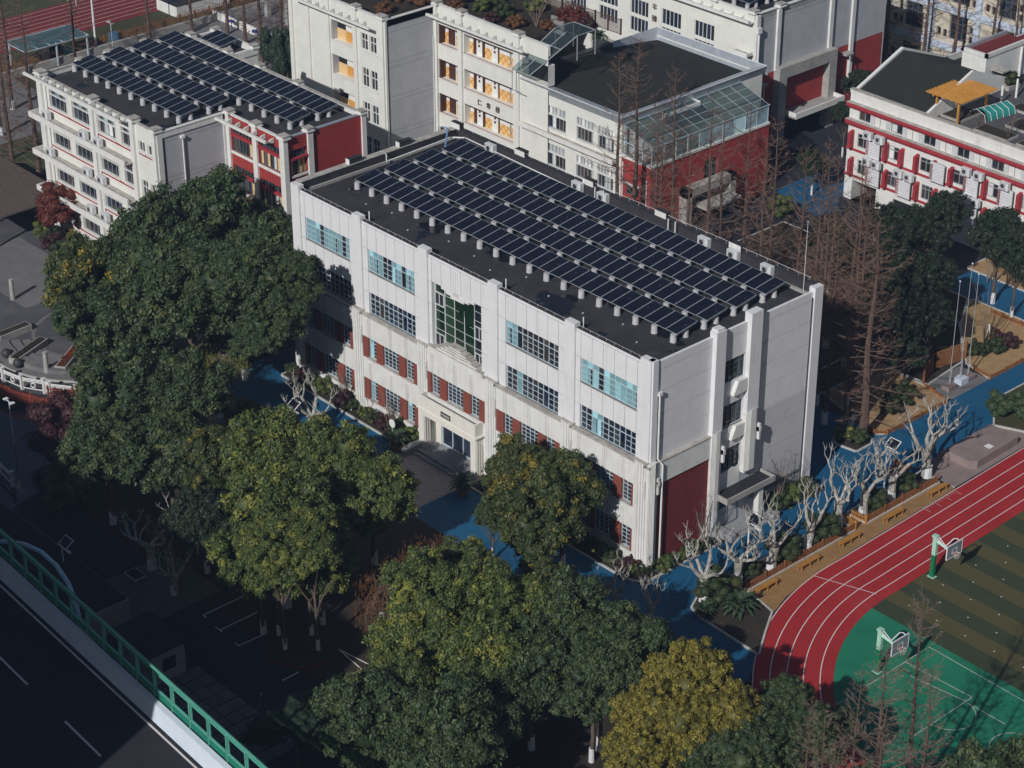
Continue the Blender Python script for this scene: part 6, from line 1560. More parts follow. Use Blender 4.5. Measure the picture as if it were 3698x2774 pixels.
for i, (x, y, R, m) in enumerate(((-70.7, 45.6, .9, 'leaf_olive'), (-71.0, 47.6, 1.1, 'leaf_hedge'), (-67.8, 46.4, 1.0, 'leaf_hedge'), (-61.5, 46.7, .8, 'leaf_brown'), (-60.6, 50.5, 1.1, 'leaf_red'), (-58.0, 49.0, 1.1, 'leaf_maroon'), (-62.6, 50.3, .9, 'leaf_red'), (-64.5, 45.0, .9, 'leaf_brown'), (-67.2, 44.0, .8, 'leaf_maroon'), (-66.5, 49.6, 1.0, 'leaf_olive'), (-74.5, 46.0, 1.3, 'leaf_brown'), (-76.5, 42, 1.3, 'leaf_brown'), (-79.5, 41.0, 1.3, 'leaf_brown'), (-80.0, 45.0, 1.2, 'leaf_olive'), (-72.5, 43.6, .8, 'leaf_brown'), (-84, 38.0, 1.2, 'leaf_brown'), (-77, 37.5, .9, 'leaf_brown'))):
    shrub(x, y, R, m, '%s %s shrub in the planted roof garden' % (('large', 'small', 'medium', 'spreading')[i % 4], {'leaf_olive': 'olive', 'leaf_hedge': 'green', 'leaf_brown': 'brown', 'leaf_red': 'dark red', 'leaf_maroon': 'maroon'}[m]), 'roof garden shrubs %s %s' % (m[5:], i % 4), z=15.1)
r = root('red_maple', (-81.3, -.9, 0), 'dark red maple at the foot of the left block ledges', 'tree'); c = obj('crown', SH[0], r, (0, 0, 3.0), 0, 2.4); c.material_slots[0].link = 'OBJECT'; c.material_slots[0].material = M('leaf_red'); obj('trunk', TRUNKS[0], r, (0, 0, 0), 0, (.5, .5, .38))
r = root('maroon_tree', (-43.5, -24.0, 0), 'dark maroon leaved small tree in the shade at the lower left', 'tree'); c = obj('crown', SH[1], r, (0, 0, 3.0), 0, 3.0); c.material_slots[0].link = 'OBJECT'; c.material_slots[0].material = M('leaf_maroon'); obj('trunk', TRUNKS[1], r, (0, 0, 0), 0, (.5, .5, .38))
for k, (x, y, H, R, t) in enumerate(((-97.2, 41.6, 9.5, 1.5, 'column shaped dark cypress against the corridor building wing'), (-99.6, 41.0, 6.5, 1.8, 'broad dark conifer behind the left block parapet'), (-102.2, 41.4, 6.0, 1.9, 'broad dark conifer, leftmost of three behind the left block'))):
    r = root('conifer', (x, y, 0), t, 'tree', None); c = obj('crown', SH[k % 3], r, (0, 0, H * .5), 0, (R, R, H * .55)); c.material_slots[0].link = 'OBJECT'; c.material_slots[0].material = M('leaf_pine'); obj('trunk', TRUNKS[k % 3], r, (0, 0, 0), 0, (.4, .4, H * .1))
# spreading pine
r = root('spreading_pine', (1.2, -34.2, 0), 'spreading pine with flat feathery tiers beside the grass grid', 'tree')
for k in range(9):
    a = k * 2.1; q = 1.0 + .25 * k * .6
    c = obj('crown', SH[k % 3], r, (q * math.cos(a), q * math.sin(a), 4.6 - .18 * k), a, (1.5, 1.0, .42)); c.material_slots[0].link = 'OBJECT'; c.material_slots[0].material = M('leaf_pine')
obj('trunk', TRUNKS[2], r, (0, 0, 0), 0, (.5, .5, .55))

# bare shrubs and saplings: thin stems with twigs
def sapling(seed, H=5., spread=1.4, n=7, mat='twig_pale'):
    rn = random.Random(seed); b = MB()
    for k in range(n):
        a = rn.uniform(0, 6.28); L = H * rn.uniform(.65, 1); s = spread * rn.uniform(.3, 1)
        pts = [Vector((0, 0, .1)), Vector((math.cos(a) * s * .25, math.sin(a) * s * .25, L * .4)), Vector((math.cos(a) * s * .65, math.sin(a) * s * .65, L * .75)), Vector((math.cos(a) * s, math.sin(a) * s, L))]
        b.tube(pts, [.05, .03, .02, .006], mat, 4, cap=False)
        for j in range(7):
            t = rn.uniform(.3, .95) * 3; i = min(int(t), 2); q = pts[i].lerp(pts[i + 1], t - i); a2 = rn.uniform(0, 6.28)
            b.tube([q, q + Vector((math.cos(a2) * .35, math.sin(a2) * .35, .5)) * rn.uniform(.5, 1.3)], [.014, .004], mat, 3, cap=False)
    return b.mesh('bare_shrub')
SP = [sapling(5), sapling(6, 3.2, 1.5, 9), sapling(8, 7, 1.6, 6)]
for x, y, k, s, t in ((.9, 5.2, 0, 1.0, 'slender bare shrub before the dark red tiled panel'), (1.0, 14.0, 0, 1.1, 'slender bare shrub before the grey side wall'), (-35.6, -1.2, 1, .9, 'bare spreading shrub before the facade, left of its middle'), (-29.2, -1.1, 1, 1.0, 'bare rounded shrub before the facade, left of the portal'), (-5.4, 48.8, 2, 1.0, 'slim pale bare tree with whitewashed foot on the dry lawn'), (-7.4, 43.2, 2, .8, 'small pale bare tree left behind the flagpoles'), (-63.0, 46.5, 1, 1.0, 'bare dark shrub in the roof garden'), (-18.0, 67.3, 1, .8, 'bare shrub at the edge of the roof terrace'), (-12.8, 59.0, 2, .8, 'bare tree between the dark evergreens before the red striped building'), (-1.5, -36.0, 2, .8, 'bare tree with a few orange leaves by the grass grid'), (-5.0, -37.0, 2, .7, 'bare thin tree by the grass grid, left'), (-18, -33.5, 2, .8, 'bare thin tree in the dark yard'), (-21.2, 66.8, 1, .6, 'small bare shrub next to the pergola')):
    o = obj('bare_shrub', SP[k], None, (x, y, 0 if y < 60 and x > -60 else (15.2 if x < -60 else 10.9)), x, s); tag(o, t, 'shrub')
# willow
def willow(seed, n=46, H=4.5, R=2.6, mat='twig_pale', leaf='leaf_gold'):
    rn = random.Random(seed); b = MB()
    b.tube([(0, 0, 0), (-.3, .2, 1.2), (-.9, .5, 2.6), (-1.5, .8, 3.8)], [.42, .34, .26, .12], 'bark', 8)
    for k in range(n):
        a = rn.uniform(0, 6.28); s = rn.uniform(.5, 1) * R; h = rn.uniform(2.6, H)
        pts = [(-.5, .3, 2.2), (math.cos(a) * s * .5, math.sin(a) * s * .5, h), (math.cos(a) * s * .9, math.sin(a) * s * .9, h - .5), (math.cos(a) * s, math.sin(a) * s, h - 2.2 * rn.uniform(.6, 1))]
        b.tube(pts, [.035, .025, .015, .006], mat, 4, cap=False)
    t = b.mesh('trunk')
    V, F = [], []
    for k in range(2600):
        a = rn.uniform(0, 6.28); s = R * rn.uniform(.45, 1.1); z = rn.uniform(.8, H); p = Vector((math.cos(a) * s, math.sin(a) * s, z)); i = len(V)
        V.extend([tuple(p), tuple(p + Vector((.03, .02, 0))), tuple(p + Vector((rn.uniform(-.05, .05), rn.uniform(-.05, .05), -.3)))]); F.append((i, i + 1, i + 2))
    return t, np_mesh('drooping_leaves', V, F, [leaf], tint=np.tile([.5, .4, 0, 1], (len(V), 1)))
for k, (x, y, m, t) in enumerate(((-45.2, -6.9, 'leaf_olive', 'leaning willow with whitewashed trunk beside the blue road'), (-6.4, -15.4, 'leaf_brown', 'brown leaved weeping willow between the two big clumps'), (-6.8, -19.4, 'leaf_brown', 'brown bare weeping willow just below the other brown one'))):
    tm, lm_ = willow(20 + k, leaf=m, R=2.6 if k else 2.2, H=5.5 if k else 4)
    r = root('willow', (x, y, 0), t, 'tree'); obj('trunk', tm, r); obj('drooping_leaves', lm_, r); obj('painted_base', WB2, r, (0, 0, 0), 0, 1.1)
# palms
def palm():
    b = MB(); rn = random.Random(4)
    for k in range(46):
        a = k * 2.399; el = .15 + 1.15 * (k % 9) / 9; L = rn.uniform(1.0, 1.35)
        d = Vector((math.cos(a) * math.cos(el), math.sin(a) * math.cos(el), math.sin(el))); s = Vector((-math.sin(a), math.cos(a), 0))
        p0, p1, p2 = d * .12, d * L * .6, d * L - Vector((0, 0, .35))
        for q0, q1, w0, w1 in ((p0, p1, .05, .13), (p1, p2, .13, .01)):
            b.poly([q0 - s * w0 + Vector((0, 0, .03)), q0, q1, q1 - s * w1 + Vector((0, 0, .05))], 'palm_green'); b.poly([q0, q0 + s * w0 + Vector((0, 0, .03)), q1 + s * w1 + Vector((0, 0, .05)), q1], 'palm_green')
    b.ball((0, 0, 0), .22, 'bench_wood', 8, 6)
    return b.mesh('fronds')
PF = palm(); pt_ = MB(); pt_.tube([(0, 0, 0), (0, 0, .15), (0, 0, .55), (0, 0, .62)], [.42, .5, .62, .66], 'pot_glaze', 16); pt_.tube([(0, 0, .6), (0, 0, .63)], .56, 'soil', 12); PT_ = pt_.mesh('glazed_pot')
for x, y, pot, s, t in ((-26.6, -2.7, 1, 1.1, 'sago palm in a brown glazed pot left of the entrance steps'), (-17.7, -3.1, 1, 1.1, 'sago palm in a glazed pot in the shade right of the entrance steps'), (8.4, 1.4, 0, 1.45, 'big fan shaped palm with orange heart beside the track bend'), (7.0, -.9, 0, .9, 'small palm in shade at the planted corner'), (-57.6, 48.6, 0, .9, 'spiky yucca in the roof garden before the lattice fence'), (-55.4, 48.2, 0, .9, 'spiky yucca in the roof garden, rightmost')):
    z = 15.5 if x < -50 else 0
    r = root('palm', (x, y, z), t, 'plant'); obj('fronds', PF, r, (0, 0, .95 if pot else .3), 0, s)
    if pot: obj('glazed_pot', PT_, r)
# ================================================================ things outdoors
def moved(b, loc): return b
# benches
bb = MB()
for k in range(4): bb.box(-.22 + k * .115, -.13 + k * .115, 0, 2.3, .43, .47, 'bench_wood')
SEAT = bb.mesh('seat')
bb = MB(); bb.box(-.2, -.13, -.05, .05, 0, .43, 'bench_wood'); bb.box(.13, .2, -.05, .05, 0, .43, 'bench_wood'); bb.box(-.2, .2, -.04, .04, .36, .43, 'bench_wood'); LEG = bb.mesh('leg')
for y, t in ((3.7, 'lowest, at the start of the bend'), (8.5, 'second from the bottom, by the largest round bush'), (13.3, 'third from the bottom, below the orange gates'), (18.6, 'fourth from the bottom, above the orange gates'), (24.15, 'topmost, nearest the stone stage')):
    r = root('park_bench', (7.95, y, .02), 'orange wooden bench beside the track, ' + t, 'bench', 'benches beside the track')
    obj('seat', SEAT, r)
    for q in (.2, 1.15, 2.1): obj('leg', LEG, r, (0, q, 0))
# picket fences
def pickets(name, pts, label, group=None, h=.62, mat='fence_wood', sp=.16, z=.02, cat='fence'):
    x0, y0 = pts[0]; r = root(name, (x0, y0, z), label, cat, group)
    b = MB(); rl = MB(); ps = MB()
    for (ax, ay), (ex, ey) in zip(pts, pts[1:]):
        L = math.hypot(ex - ax, ey - ay); n = max(2, int(L / sp)); ux, uy = (ex - ax) / L, (ey - ay) / L
        for k in range(n + 1):
            x, y = ax - x0 + ux * k * sp, ay - y0 + uy * k * sp; rn_ = .02 * math.sin(k * 3.1)
            b.box(x - .035, x + .035, y - .035, y + .035, 0, h + rn_, mat)
        for zz in (h * .3, h * .75): rl.tube([(ax - x0, ay - y0, zz), (ex - x0, ey - y0, zz)], .03, mat, 4)
        for k in range(int(L / 2.2) + 1):
            x, y = ax - x0 + ux * k * 2.2, ay - y0 + uy * k * 2.2; ps = MB(); ps.box(x - .07, x + .07, y - .07, y + .07, 0, h + .12, mat); obj('post', ps.mesh('post'), r)
    tag(obj('pickets', b.mesh('pickets'), r), kind='stuff'); obj('rail', rl.mesh('rail'), r); return r
gf = 'brown picket fences along the track path'
pickets('picket_fence', [(7.08, 3.5), (7.05, 16.1)], 'long brown picket fence beside the tan path, below the orange gates', gf, .72)
pickets('picket_fence', [(7.04, 17.6), (6.98, 26.4)], 'brown picket fence beside the tan path, above the orange gates', gf, .72)
pickets('picket_gate', [(7.05, 16.2), (5.9, 16.5)], 'bright orange gate leaf in the picket fence, lower', 'orange gate leaves', .72, 'bench_wood', .2, cat='gate')
pickets('picket_gate', [(7.05, 17.5), (5.6, 17.4)], 'bright orange gate leaf in the picket fence, upper', 'orange gate leaves', .72, 'bench_wood', .2, cat='gate')
gq = 'low brown fences round the dry lawns'
pickets('lawn_fence', [(-3.7, 29.2), (-1.5, 28.8), (-.75, 29.6), (-.75, 37.6), (-3.8, 38.4)], 'low brown picket fence round the near dry lawn', gq, .4, 'fence_wood', .15)
pickets('lawn_fence', [(-2.9, 44.1), (-.85, 43.8), (-.85, 54), (-8.7, 54.2)], 'low brown picket fence round the far dry lawn', gq, .4, 'fence_wood', .15)
# lattice fence behind the flagpoles
def lattice(pts, label, h, mat, z, bay=2.0):
    x0, y0 = pts[0]; r = root('lattice_fence', (x0, y0, z), label, 'fence')
    for (ax, ay), (ex, ey) in zip(pts, pts[1:]):
        L = math.hypot(ex - ax, ey - ay); n = max(1, round(L / bay)); ux, uy = (ex - ax) / L, (ey - ay) / L
        for k in range(n + 1):
            x, y = ax - x0 + ux * L * k / n, ay - y0 + uy * L * k / n
            b = MB(); b.box(x - .07, x + .07, y - .07, y + .07, 0, h + .15, mat); obj('post', b.mesh('post'), r)
        for k in range(n):
            b = MB(); s0, s1 = L * k / n, L * (k + 1) / n; w = s1 - s0; m = int(w / .22)
            for sg in (1, -1):
                for j in range(-int(h / .22), m + 1):
                    a0, a1 = j * .22, j * .22 + h; t0, t1 = max(a0, 0), min(a1, w)
                    if t1 <= t0: continue
                    z0, z1 = t0 - a0, t1 - a0
                    if sg < 0: z0, z1 = h - z0, h - z1
                    P0_, P1_ = s0 + t0, s0 + t1
                    b.tube([(ax - x0 + ux * P0_, ay - y0 + uy * P0_, z0 + .05), (ax - x0 + ux * P1_, ay - y0 + uy * P1_, z1 + .05)], .022, mat, 3, cap=False)
            for zz in (.08, h): b.tube([(ax - x0 + ux * s0, ay - y0 + uy * s0, zz), (ax - x0 + ux * s1, ay - y0 + uy * s1, zz)], .04, mat, 4)
            obj('lattice_panel', b.mesh('lattice_panel'), r)
    return r
lattice([(-4.3, 38.8), (-5.3, 41.5), (-4.7, 45.2)], 'tall brown lattice fence behind the three flagpoles', 1.7, 'fence_wood', 0)
lattice([(-78, 52.0), (-69.5, 52.0), (-64.6, 51.7), (-59.5, 51.6), (-55.8, 51.7)], 'dark brown lattice fence along the back of the roof garden', 1.6, 'dark_wood', 15.1)
# flagpoles
b = MB(); b.box(-2.7, -1.8, 39.2, 40.3, .012, .45, 'pink_stone'); b.box(-2.7, -1.8, 41.9, 42.9, .012, .45, 'pink_stone'); b.box(-2.7, -1.8, 40.9, 41.9, .012, .55, 'pale_blue_wall')
thing('flagpole_plinth', b, (0, 0, 0), 'low stone plinth of three blocks carrying the flagpoles', 'plinth')
for x, y, h, t in ((-2.3, 39.8, 10.4, 'left of the three, standing nearest'), (-2.3, 41.3, 11.6, 'middle and tallest of the three'), (-2.3, 42.4, 10.2, 'right of the three, farthest')):
    b = MB(); b.tube([(0, 0, .4), (0, 0, h)], [.045, .025], 'grey_metal', 8); b.ball((0, 0, h + .06), .08, 'white_metal', 8, 6); b.tube([(.1, 0, .6), (.1, 0, 2.2)], .015, 'white_metal', 4)
    thing('flagpole', b, (x, y, 0), 'thin silver flagpole, ' + t, 'flagpole', 'three flagpoles by the dry lawn')
# solar lamp posts
def lamp_post(x, y, h, label, grp, rz=0.):
    r = root('lamp_post', (x, y, 0), label, 'street lamp', grp, rz)
    b = MB(); b.tube([(0, 0, 0), (0, 0, h)], [.075, .055], 'pipe_white', 8); b.box(-.15, .15, -.15, .15, 0, .05, 'white_metal'); obj('pole', b.mesh('pole'), r)
    b = MB(); b.box(-.55, .55, -.45, .45, -.03, .03, 'pipe_white'); b.box(-.49, .49, -.39, .39, .031, .034, 'solar_cell'); o = obj('solar_panel', b.mesh('solar_panel'), r, (.35, .2, h + .1)); o.rotation_euler = (.6, 0, 0)
    b = MB(); b.tube([(0, 0, h - .5), (.9, 0, h - .35)], .035, 'pipe_white', 6); b.box(.7, 1.2, -.12, .12, h - .42, h - .34, 'pipe_white'); obj('lamp_arm', b.mesh('lamp_arm'), r)
    return r
gz = 'white lamp posts with tilted solar panels'
lamp_post(4.9, 6.0, 4.3, 'white lamp post with solar panel beside the side entrance of the main building', gz)
lamp_post(4.7, 22.5, 4.3, 'white lamp post with solar panel near the largest plane tree', gz)
lamp_post(-33.6, -8.4, 3.6, 'lamp post with solar panel left of the blue road plane tree', gz)
lamp_post(-20.6, -9.0, 3.6, 'lamp post with solar panel at the edge of the entrance paving', gz)
lamp_post(-27.8, -34.0, 4.0, 'lamp post in the dark yard left', gz)
for x, y, h, t in ((-48.8, -25.9, 4.2, 'twin headed white lamp in the dark pond garden at the left'), (-24.9, -24.0, 4.4, 'globe lamp glowing pale between dark trunks'), (-8.6, 39.8, 3.0, 'small white garden lamp behind the near dry lawn'), (-121.0, 31.0, 4, 'lamp by the west fence')):
    b = MB(); b.tube([(0, 0, 0), (0, 0, h)], .05, 'white_metal', 6)
    if 'globe' in t or 'small' in t: b.ball((0, 0, h + .15), .2, 'pipe_white', 10, 8)
    else: b.box(-.5, .5, -.05, .05, h - .05, h, 'white_metal'); b.box(-.65, -.35, -.2, .2, h, h + .08, 'pipe_white'); b.box(.35, .65, -.2, .2, h, h + .08, 'pipe_white')
    thing('garden_lamp', b, (x, y, 0), t, 'lamp')
b = MB(); b.tube([(0, 0, 0), (0, 0, 13.5)], [.16, .09], 'white_metal', 8); b.box(-1.2, 1.2, -.2, .2, 13.4, 13.6, 'white_metal')
for k in range(4): b.box(-1.1 + k * .6, -.75 + k * .6, -.35, .1, 13.6, 13.9, 'pipe_white')
thing('floodlight_mast', b, (-123.5, 30.2, 0), 'tall grey floodlight mast by the fence above the left block', 'floodlight')
# basketball hoops
def hoop(x, y, label):
    r = root('basketball_hoop', (x, y, 0), label, 'basketball hoop', 'green basketball hoops', 0)
    b = MB(); b.box(-.17, .17, -.14, .14, .04, 2.0, 'post_green'); b.box(-.17, .17, -.14, .14, 2.0, 3.55, 'post_pale_green'); b.box(-.3, .3, -.25, .25, 0, .04, 'post_pale_green'); obj('post', b.mesh('post'), r)
    b = MB(); b.box(-.25, .18, -.18, .6 - .4, 3.55, 3.72, 'post_pale_green'); b.box(.1, 1.65, -.12, .12, 3.0, 3.2, 'post_pale_green') if False else b.tube([(.1, 0, 3.25), (1.7, 0, 2.95)], .13, 'post_pale_green', 4)
    b.tube([(.1, -.1, 3.6), (1.0, .0, 3.05)], .04, 'white_metal', 5); b.tube([(.1, .1, 3.65), (.95, .1, 3.1)], .04, 'white_metal', 5); b.tube([(.85, .1, 3.1), (1.1, .7, 3.65), (1.3, .85, 3.7), (1.72, .8, 3.55)], .04, 'white_metal', 5); obj('arm', b.mesh('arm'), r)
    b = MB(); b.box(1.72, 1.77, -.9, .9, 2.75, 3.85, 'board_grey')
    for a in ((-.93, -.88, 2.72, 3.88), (.88, .93, 2.72, 3.88)): b.box(1.70, 1.79, a[0], a[1], a[2], a[3], 'white_metal')
    b.box(1.70, 1.79, -.9, .9, 2.70, 2.75, 'white_metal'); b.box(1.70, 1.79, -.9, .9, 3.85, 3.9, 'white_metal')
    for a in ((-.3, -.26, 3.0, 3.45), (.26, .3, 3.0, 3.45)): b.box(1.77, 1.785, a[0], a[1], a[2], a[3], 'pipe_white')
    b.box(1.77, 1.785, -.3, .3, 3.42, 3.46, 'pipe_white'); b.box(1.77, 1.785, -.3, .3, 3.0, 3.04, 'pipe_white'); obj('backboard', b.mesh('backboard'), r)
    b = MB(); b.tube([(2.03 + .24 * math.cos(t), .24 * math.sin(t), 3.05) for t in [2 * PI * k / 20 for k in range(21)]], .022, 'rim_pink', 5); b.box(1.77, 1.83, -.08, .08, 3.0, 3.1, 'rim_pink')
    for k in range(10):
        t = 2 * PI * k / 10; b.tube([(2.03 + .23 * math.cos(t), .23 * math.sin(t), 3.04), (2.03 + .13 * math.cos(t + .4), .13 * math.sin(t + .4), 2.65)], .006, 'white_paint', 3)
    obj('rim', b.mesh('rim'), r)
hoop(15.2, 15.5, 'green basketball hoop standing at the edge of the striped turf')
hoop(20.2, 3.04, 'green basketball hoop on the green court, half behind a bare tree')
# left plaza furniture
def planter_box(x0, y0, x1, y1, w, top, label, flowers=None):
    a, e = Vector((x0, y0, 0)), Vector((x1, y1, 0)); t = (e - a).normalized(); q = Vector((t.y, -t.x, 0)) * w / 2
    r = root('flower_bed', (x0, y0, 0), label, 'flower bed', 'radial stone flower beds on the round plaza')
    b = MB(); b.prism([tuple((v - a)[:2]) for v in (a + q, e + q, e - q, a - q)], 0, .62, 'concrete'); obj('stone_rim', b.mesh('stone_rim'), r)
    b = MB(); i = t * .12; qq = q * .72; b.prism([tuple((v - a)[:2]) for v in (a + qq + i, e + qq - i, e - qq - i, a - qq + i)], .62, .66, 'soil'); obj('soil', b.mesh('soil'), r)
    if flowers:
        rn = random.Random(int(x0 * 10)); b = MB(); L = (e - a).length
        for k in range(420):
            p = t * rn.uniform(.15, L - .15) + q * rn.uniform(-.7, .7); s = rn.uniform(.03, .07); z = rn.uniform(.68, .82)
            b.poly([(p.x - s, p.y, z), (p.x, p.y - s, z + .03), (p.x + s, p.y, z), (p.x, p.y + s, z - .02)], flowers)
        tag(obj('flowers', b.mesh('flowers'), r), kind='stuff')
planter_box(-57.0, -16.3, -59.4, -12.9, 1.05, .6, 'stone flower bed full of orange flowers on the round plaza', 'flower_orange')
planter_box(-61.1, -18.6, -62.8, -14.4, 1.0, .6, 'stone bed of low green plants on the round plaza', 'palm_green')
planter_box(-66.0, -17.3, -66.2, -13.9, 1.0, .6, 'stone bed of bare dark soil on the round plaza, at the left edge')
for x, y, t in ((-57.8, -17.2, 'left of the orange flower bed'), (-53.8, -13.4, 'right of the stone ball'), (-52.3, -10.2, 'partly under the trees, right'), (-72.4, -11.9, 'alone at the far left')):
    b = MB(); b.tube([(0, 0, 0), (0, 0, 2.0), (0, 0, 2.1)], [.24, .21, .23], 'concrete', 12); thing('stone_column', b, (x, y, 0), 'short grey stone column on the round plaza, ' + t, 'column', 'stone columns round the plaza', smooth=False)
for x, y, m, t in ((-55.8, -15.2, 'concrete', 'pale stone ball between the flower bed and the column'), (-53.0, -11.2, 'concrete', 'pale stone ball farther right by a bench wall'), (-62.6, -18.4, 'dark_metal', 'dark stone ball left on the plaza rim'), (-60.3, -18.6, 'dark_metal', 'dark stone ball beside the green bed')):
    b = MB(); b.ball((0, 0, .45), .45, m, 16, 10); thing('stone_ball', b, (x, y, .06), t, 'ball', 'stone balls on the plaza', smooth=True)
def white_fence(pts, label):
    x0, y0 = pts[0]; r = root('garden_fence', (x0, y0, 0), label, 'fence')
    for (ax, ay), (ex, ey) in zip(pts, pts[1:]):
        for zz in (.25, .95, 1.1, 1.22):
            b = MB(); b.tube([(ax - x0, ay - y0, zz), (ex - x0, ey - y0, zz)], .045, 'pipe_white', 5); obj('rail', b.mesh('rail'), r)
        mx, my = (ax + ex) / 2 - x0, (ay + ey) / 2 - y0; t = Vector((ex - ax, ey - ay, 0)).normalized()
        b = MB(); b.tube([(mx + t.x * .22 * math.cos(q), my + t.y * .22 * math.cos(q), .62 + .22 * math.sin(q)) for q in [2 * PI * k / 12 for k in range(13)]], .05, 'pipe_white', 5); obj('medallion', b.mesh('medallion'), r)
    for x, y in pts:
        b = MB(); b.box(x - x0 - .13, x - x0 + .13, y - y0 - .13, y - y0 + .13, 0, 1.45, 'white_plaster'); b.box(x - x0 - .17, x - x0 + .17, y - y0 - .17, y - y0 + .17, 1.45, 1.52, 'white_plaster'); obj('post', b.mesh('post'), r)
white_fence([(-61.5, -21.4), (-58.9, -20.9), (-56.6, -20.4), (-54.7, -19.3), (-53.9, -19.2), (-51.9, -17.8)], 'white railed fence with round medallions in front of the round plaza')
white_fence([(-51.6, -15.2), (-50.2, -14.0)], 'short piece of white railed fence right of the gap')
white_fence([(-52, -31), (-47.5, -29.0), (-43, -29.5)], 'dim white fence in the shaded garden')
white_fence([(-7.4, -19.9), (-5.0, -22.3), (-2.4, -24.6)], 'dim white fence right of the whitewashed trunks')
white_fence([(12.5, -24.5), (15.4, -26.2), (18.2, -28.2)], 'dim railed fence in shade at the bottom edge')
b = MB(); pts = [(-60, -23.0), (-55.2, -22.4), (-51.5, -20.9), (-48.8, -19.8)]
for (ax, ay), (ex, ey) in zip(pts, pts[1:]): b.prism([(ax, ay), (ex, ey), (ex - .5, ey + 1.1), (ax - .5, ay + 1.1)], .35, .5, 'rail_red')
thing('timber_walkway', b, (0, 0, 0), 'reddish timber walkway beside the dark pond at the left', 'walkway')
pickets('walkway_railing', pts, 'red timber railing along the outer side of the walkway', None, .95, 'rail_red', .22, .5, 'railing')
pickets('walkway_railing', [(-53.2, -19.8), (-51.4, -18.4), (-50.0, -17.6)], 'short red timber railing along the inner side of the walkway', None, .95, 'rail_red', .22, .5, 'railing')
b = MB(); b.poly([(-60, -34, .02), (-40, -32, .02), (-42, -24, .02), (-49, -21, .02), (-55.5, -23.5, .02), (-60, -24, .02)], 'pond'if 'pond' in MATS else 'glass_dark'); setting('pond_water', b)
# statue, signs
b = MB(); b.ball((0, 0, .25), .32, 'white_paint', 10, 6, .8); b.ball((0, 0, .75), .22, 'white_paint', 10, 6, 1.2); b.ball((0, 0, 1.12), .13, 'white_paint', 10, 6); b.box(-.4, .4, -.4, .4, -.3, .05, 'concrete')
thing('statue', b, (-40.0, -11.0, .5), 'small white seated statue on the grassy island', 'statue', smooth=True)
b = MB(); b.prism([(-41.5, -12.2), (-38.5, -12.6), (-36.2, -10.2), (-36.8, -7.8), (-40.5, -7.9)], 0, .35, 'dry_lawn'); setting('grassy_island', b)
for k, (x, y, t) in enumerate(((-37.2, -8.0, 'white round notice board over the clipped mound'), (-28.0, -2.0, 'white round notice board left of the potted palm'))):
    b = MB(); b.tube([(0, 0, 0), (0, 0, 1.5)], .03, 'white_metal', 6); b.tube([(0, .02, 1.7), (0, -.02, 1.7)], .38, 'white_paint', 18); thing('notice_board', b, (x, y, 0), t, 'sign', 'round white notice boards')
for k, (x, y, s, t) in enumerate(((-6.2, 50.6, 1., 'white tree stake beside the slim tree'), (-34.3, -1.5, .8, 'white and green figure sign in the facade strip, left'), (-31.8, -1.6, .6, 'tiny white marker in the facade strip'), (-1.0, -13.6, 1.2, 'white leaf shaped sign by the bottom blue road'))):
    b = MB(); b.box(-.16 * s, .16 * s, -.02, .02, .1, 1.0 * s, 'white_paint'); b.box(-.05, .05, -.02, .02, 0, .3, 'post_green'); thing('garden_sign', b, (x, y, .05), t, 'sign')
b = MB(); b.tube([(0, 0, 0), (0, 0, .06)], .3, 'rim_pink', 6); b.box(-.25, .25, -.35, .35, 0, .05, 'red_band'); thing('red_sign', b, (10.0, -26.0, 5.2), 'small red cloth sign caught in the bottom tree clump', 'sign') if False else None
# covered walkway and low buildings
b = MB(); b.box(-99, -83.0, -7.2, 1.4, 3.1, 3.25, 'wood_deck')
for k in range(24): b.box(-99, -83.0, -7.2 + k * .36, -7.14 + k * .36, 3.25, 3.30, 'dark_wood')
for x in (-97, -92, -87.5, -83.5):
    for y in (-6.9, 1.1): b.box(x - .12, x + .12, y - .12, y + .12, 0, 3.1, 'dark_wood')
thing('covered_walkway', b, (0, 0, 0), 'low slatted grey roof of the covered walkway at the left edge', 'shelter')
b = MB(); b.box(-17.2, -12.9, -36.2, -33.4, 0, 2.6, 'concrete'); b.box(-17.4, -12.7, -36.4, -33.2, 2.6, 2.8, 'asphalt'); b.box(-12.9, -12.86, -35.3, -34.2, .9, 1.9, 'glass_dark')
thing('gatehouse', b, (0, 0, 0), 'low stone gatehouse in the dark yard beside the grass grid', 'hut')
b = MB(); b.box(-40, -20.5, -38.5, -33.0, 0, 2.2, 'concrete'); b.box(-40, -20.6, -38.4, -33.1, 2.2, 2.3, 'asphalt')
thing('service_building', b, (0, 0, 0), 'long low flat roofed service building in shade beside the elevated road', 'building')
b = MB(); b.box(-.75, .75, -.5, .5, 1.0, 1.06, 'frame_blue'); b.box(-.7, .7, -.45, .45, 1.06, 1.065, 'solar_cell'); b.tube([(0, 0, 0), (0, 0, 1)], .05, 'grey_metal', 6)
thing('display_case', b, (-24.4, -30.0, 0), 'dim glass display case in the dark yard', 'display')
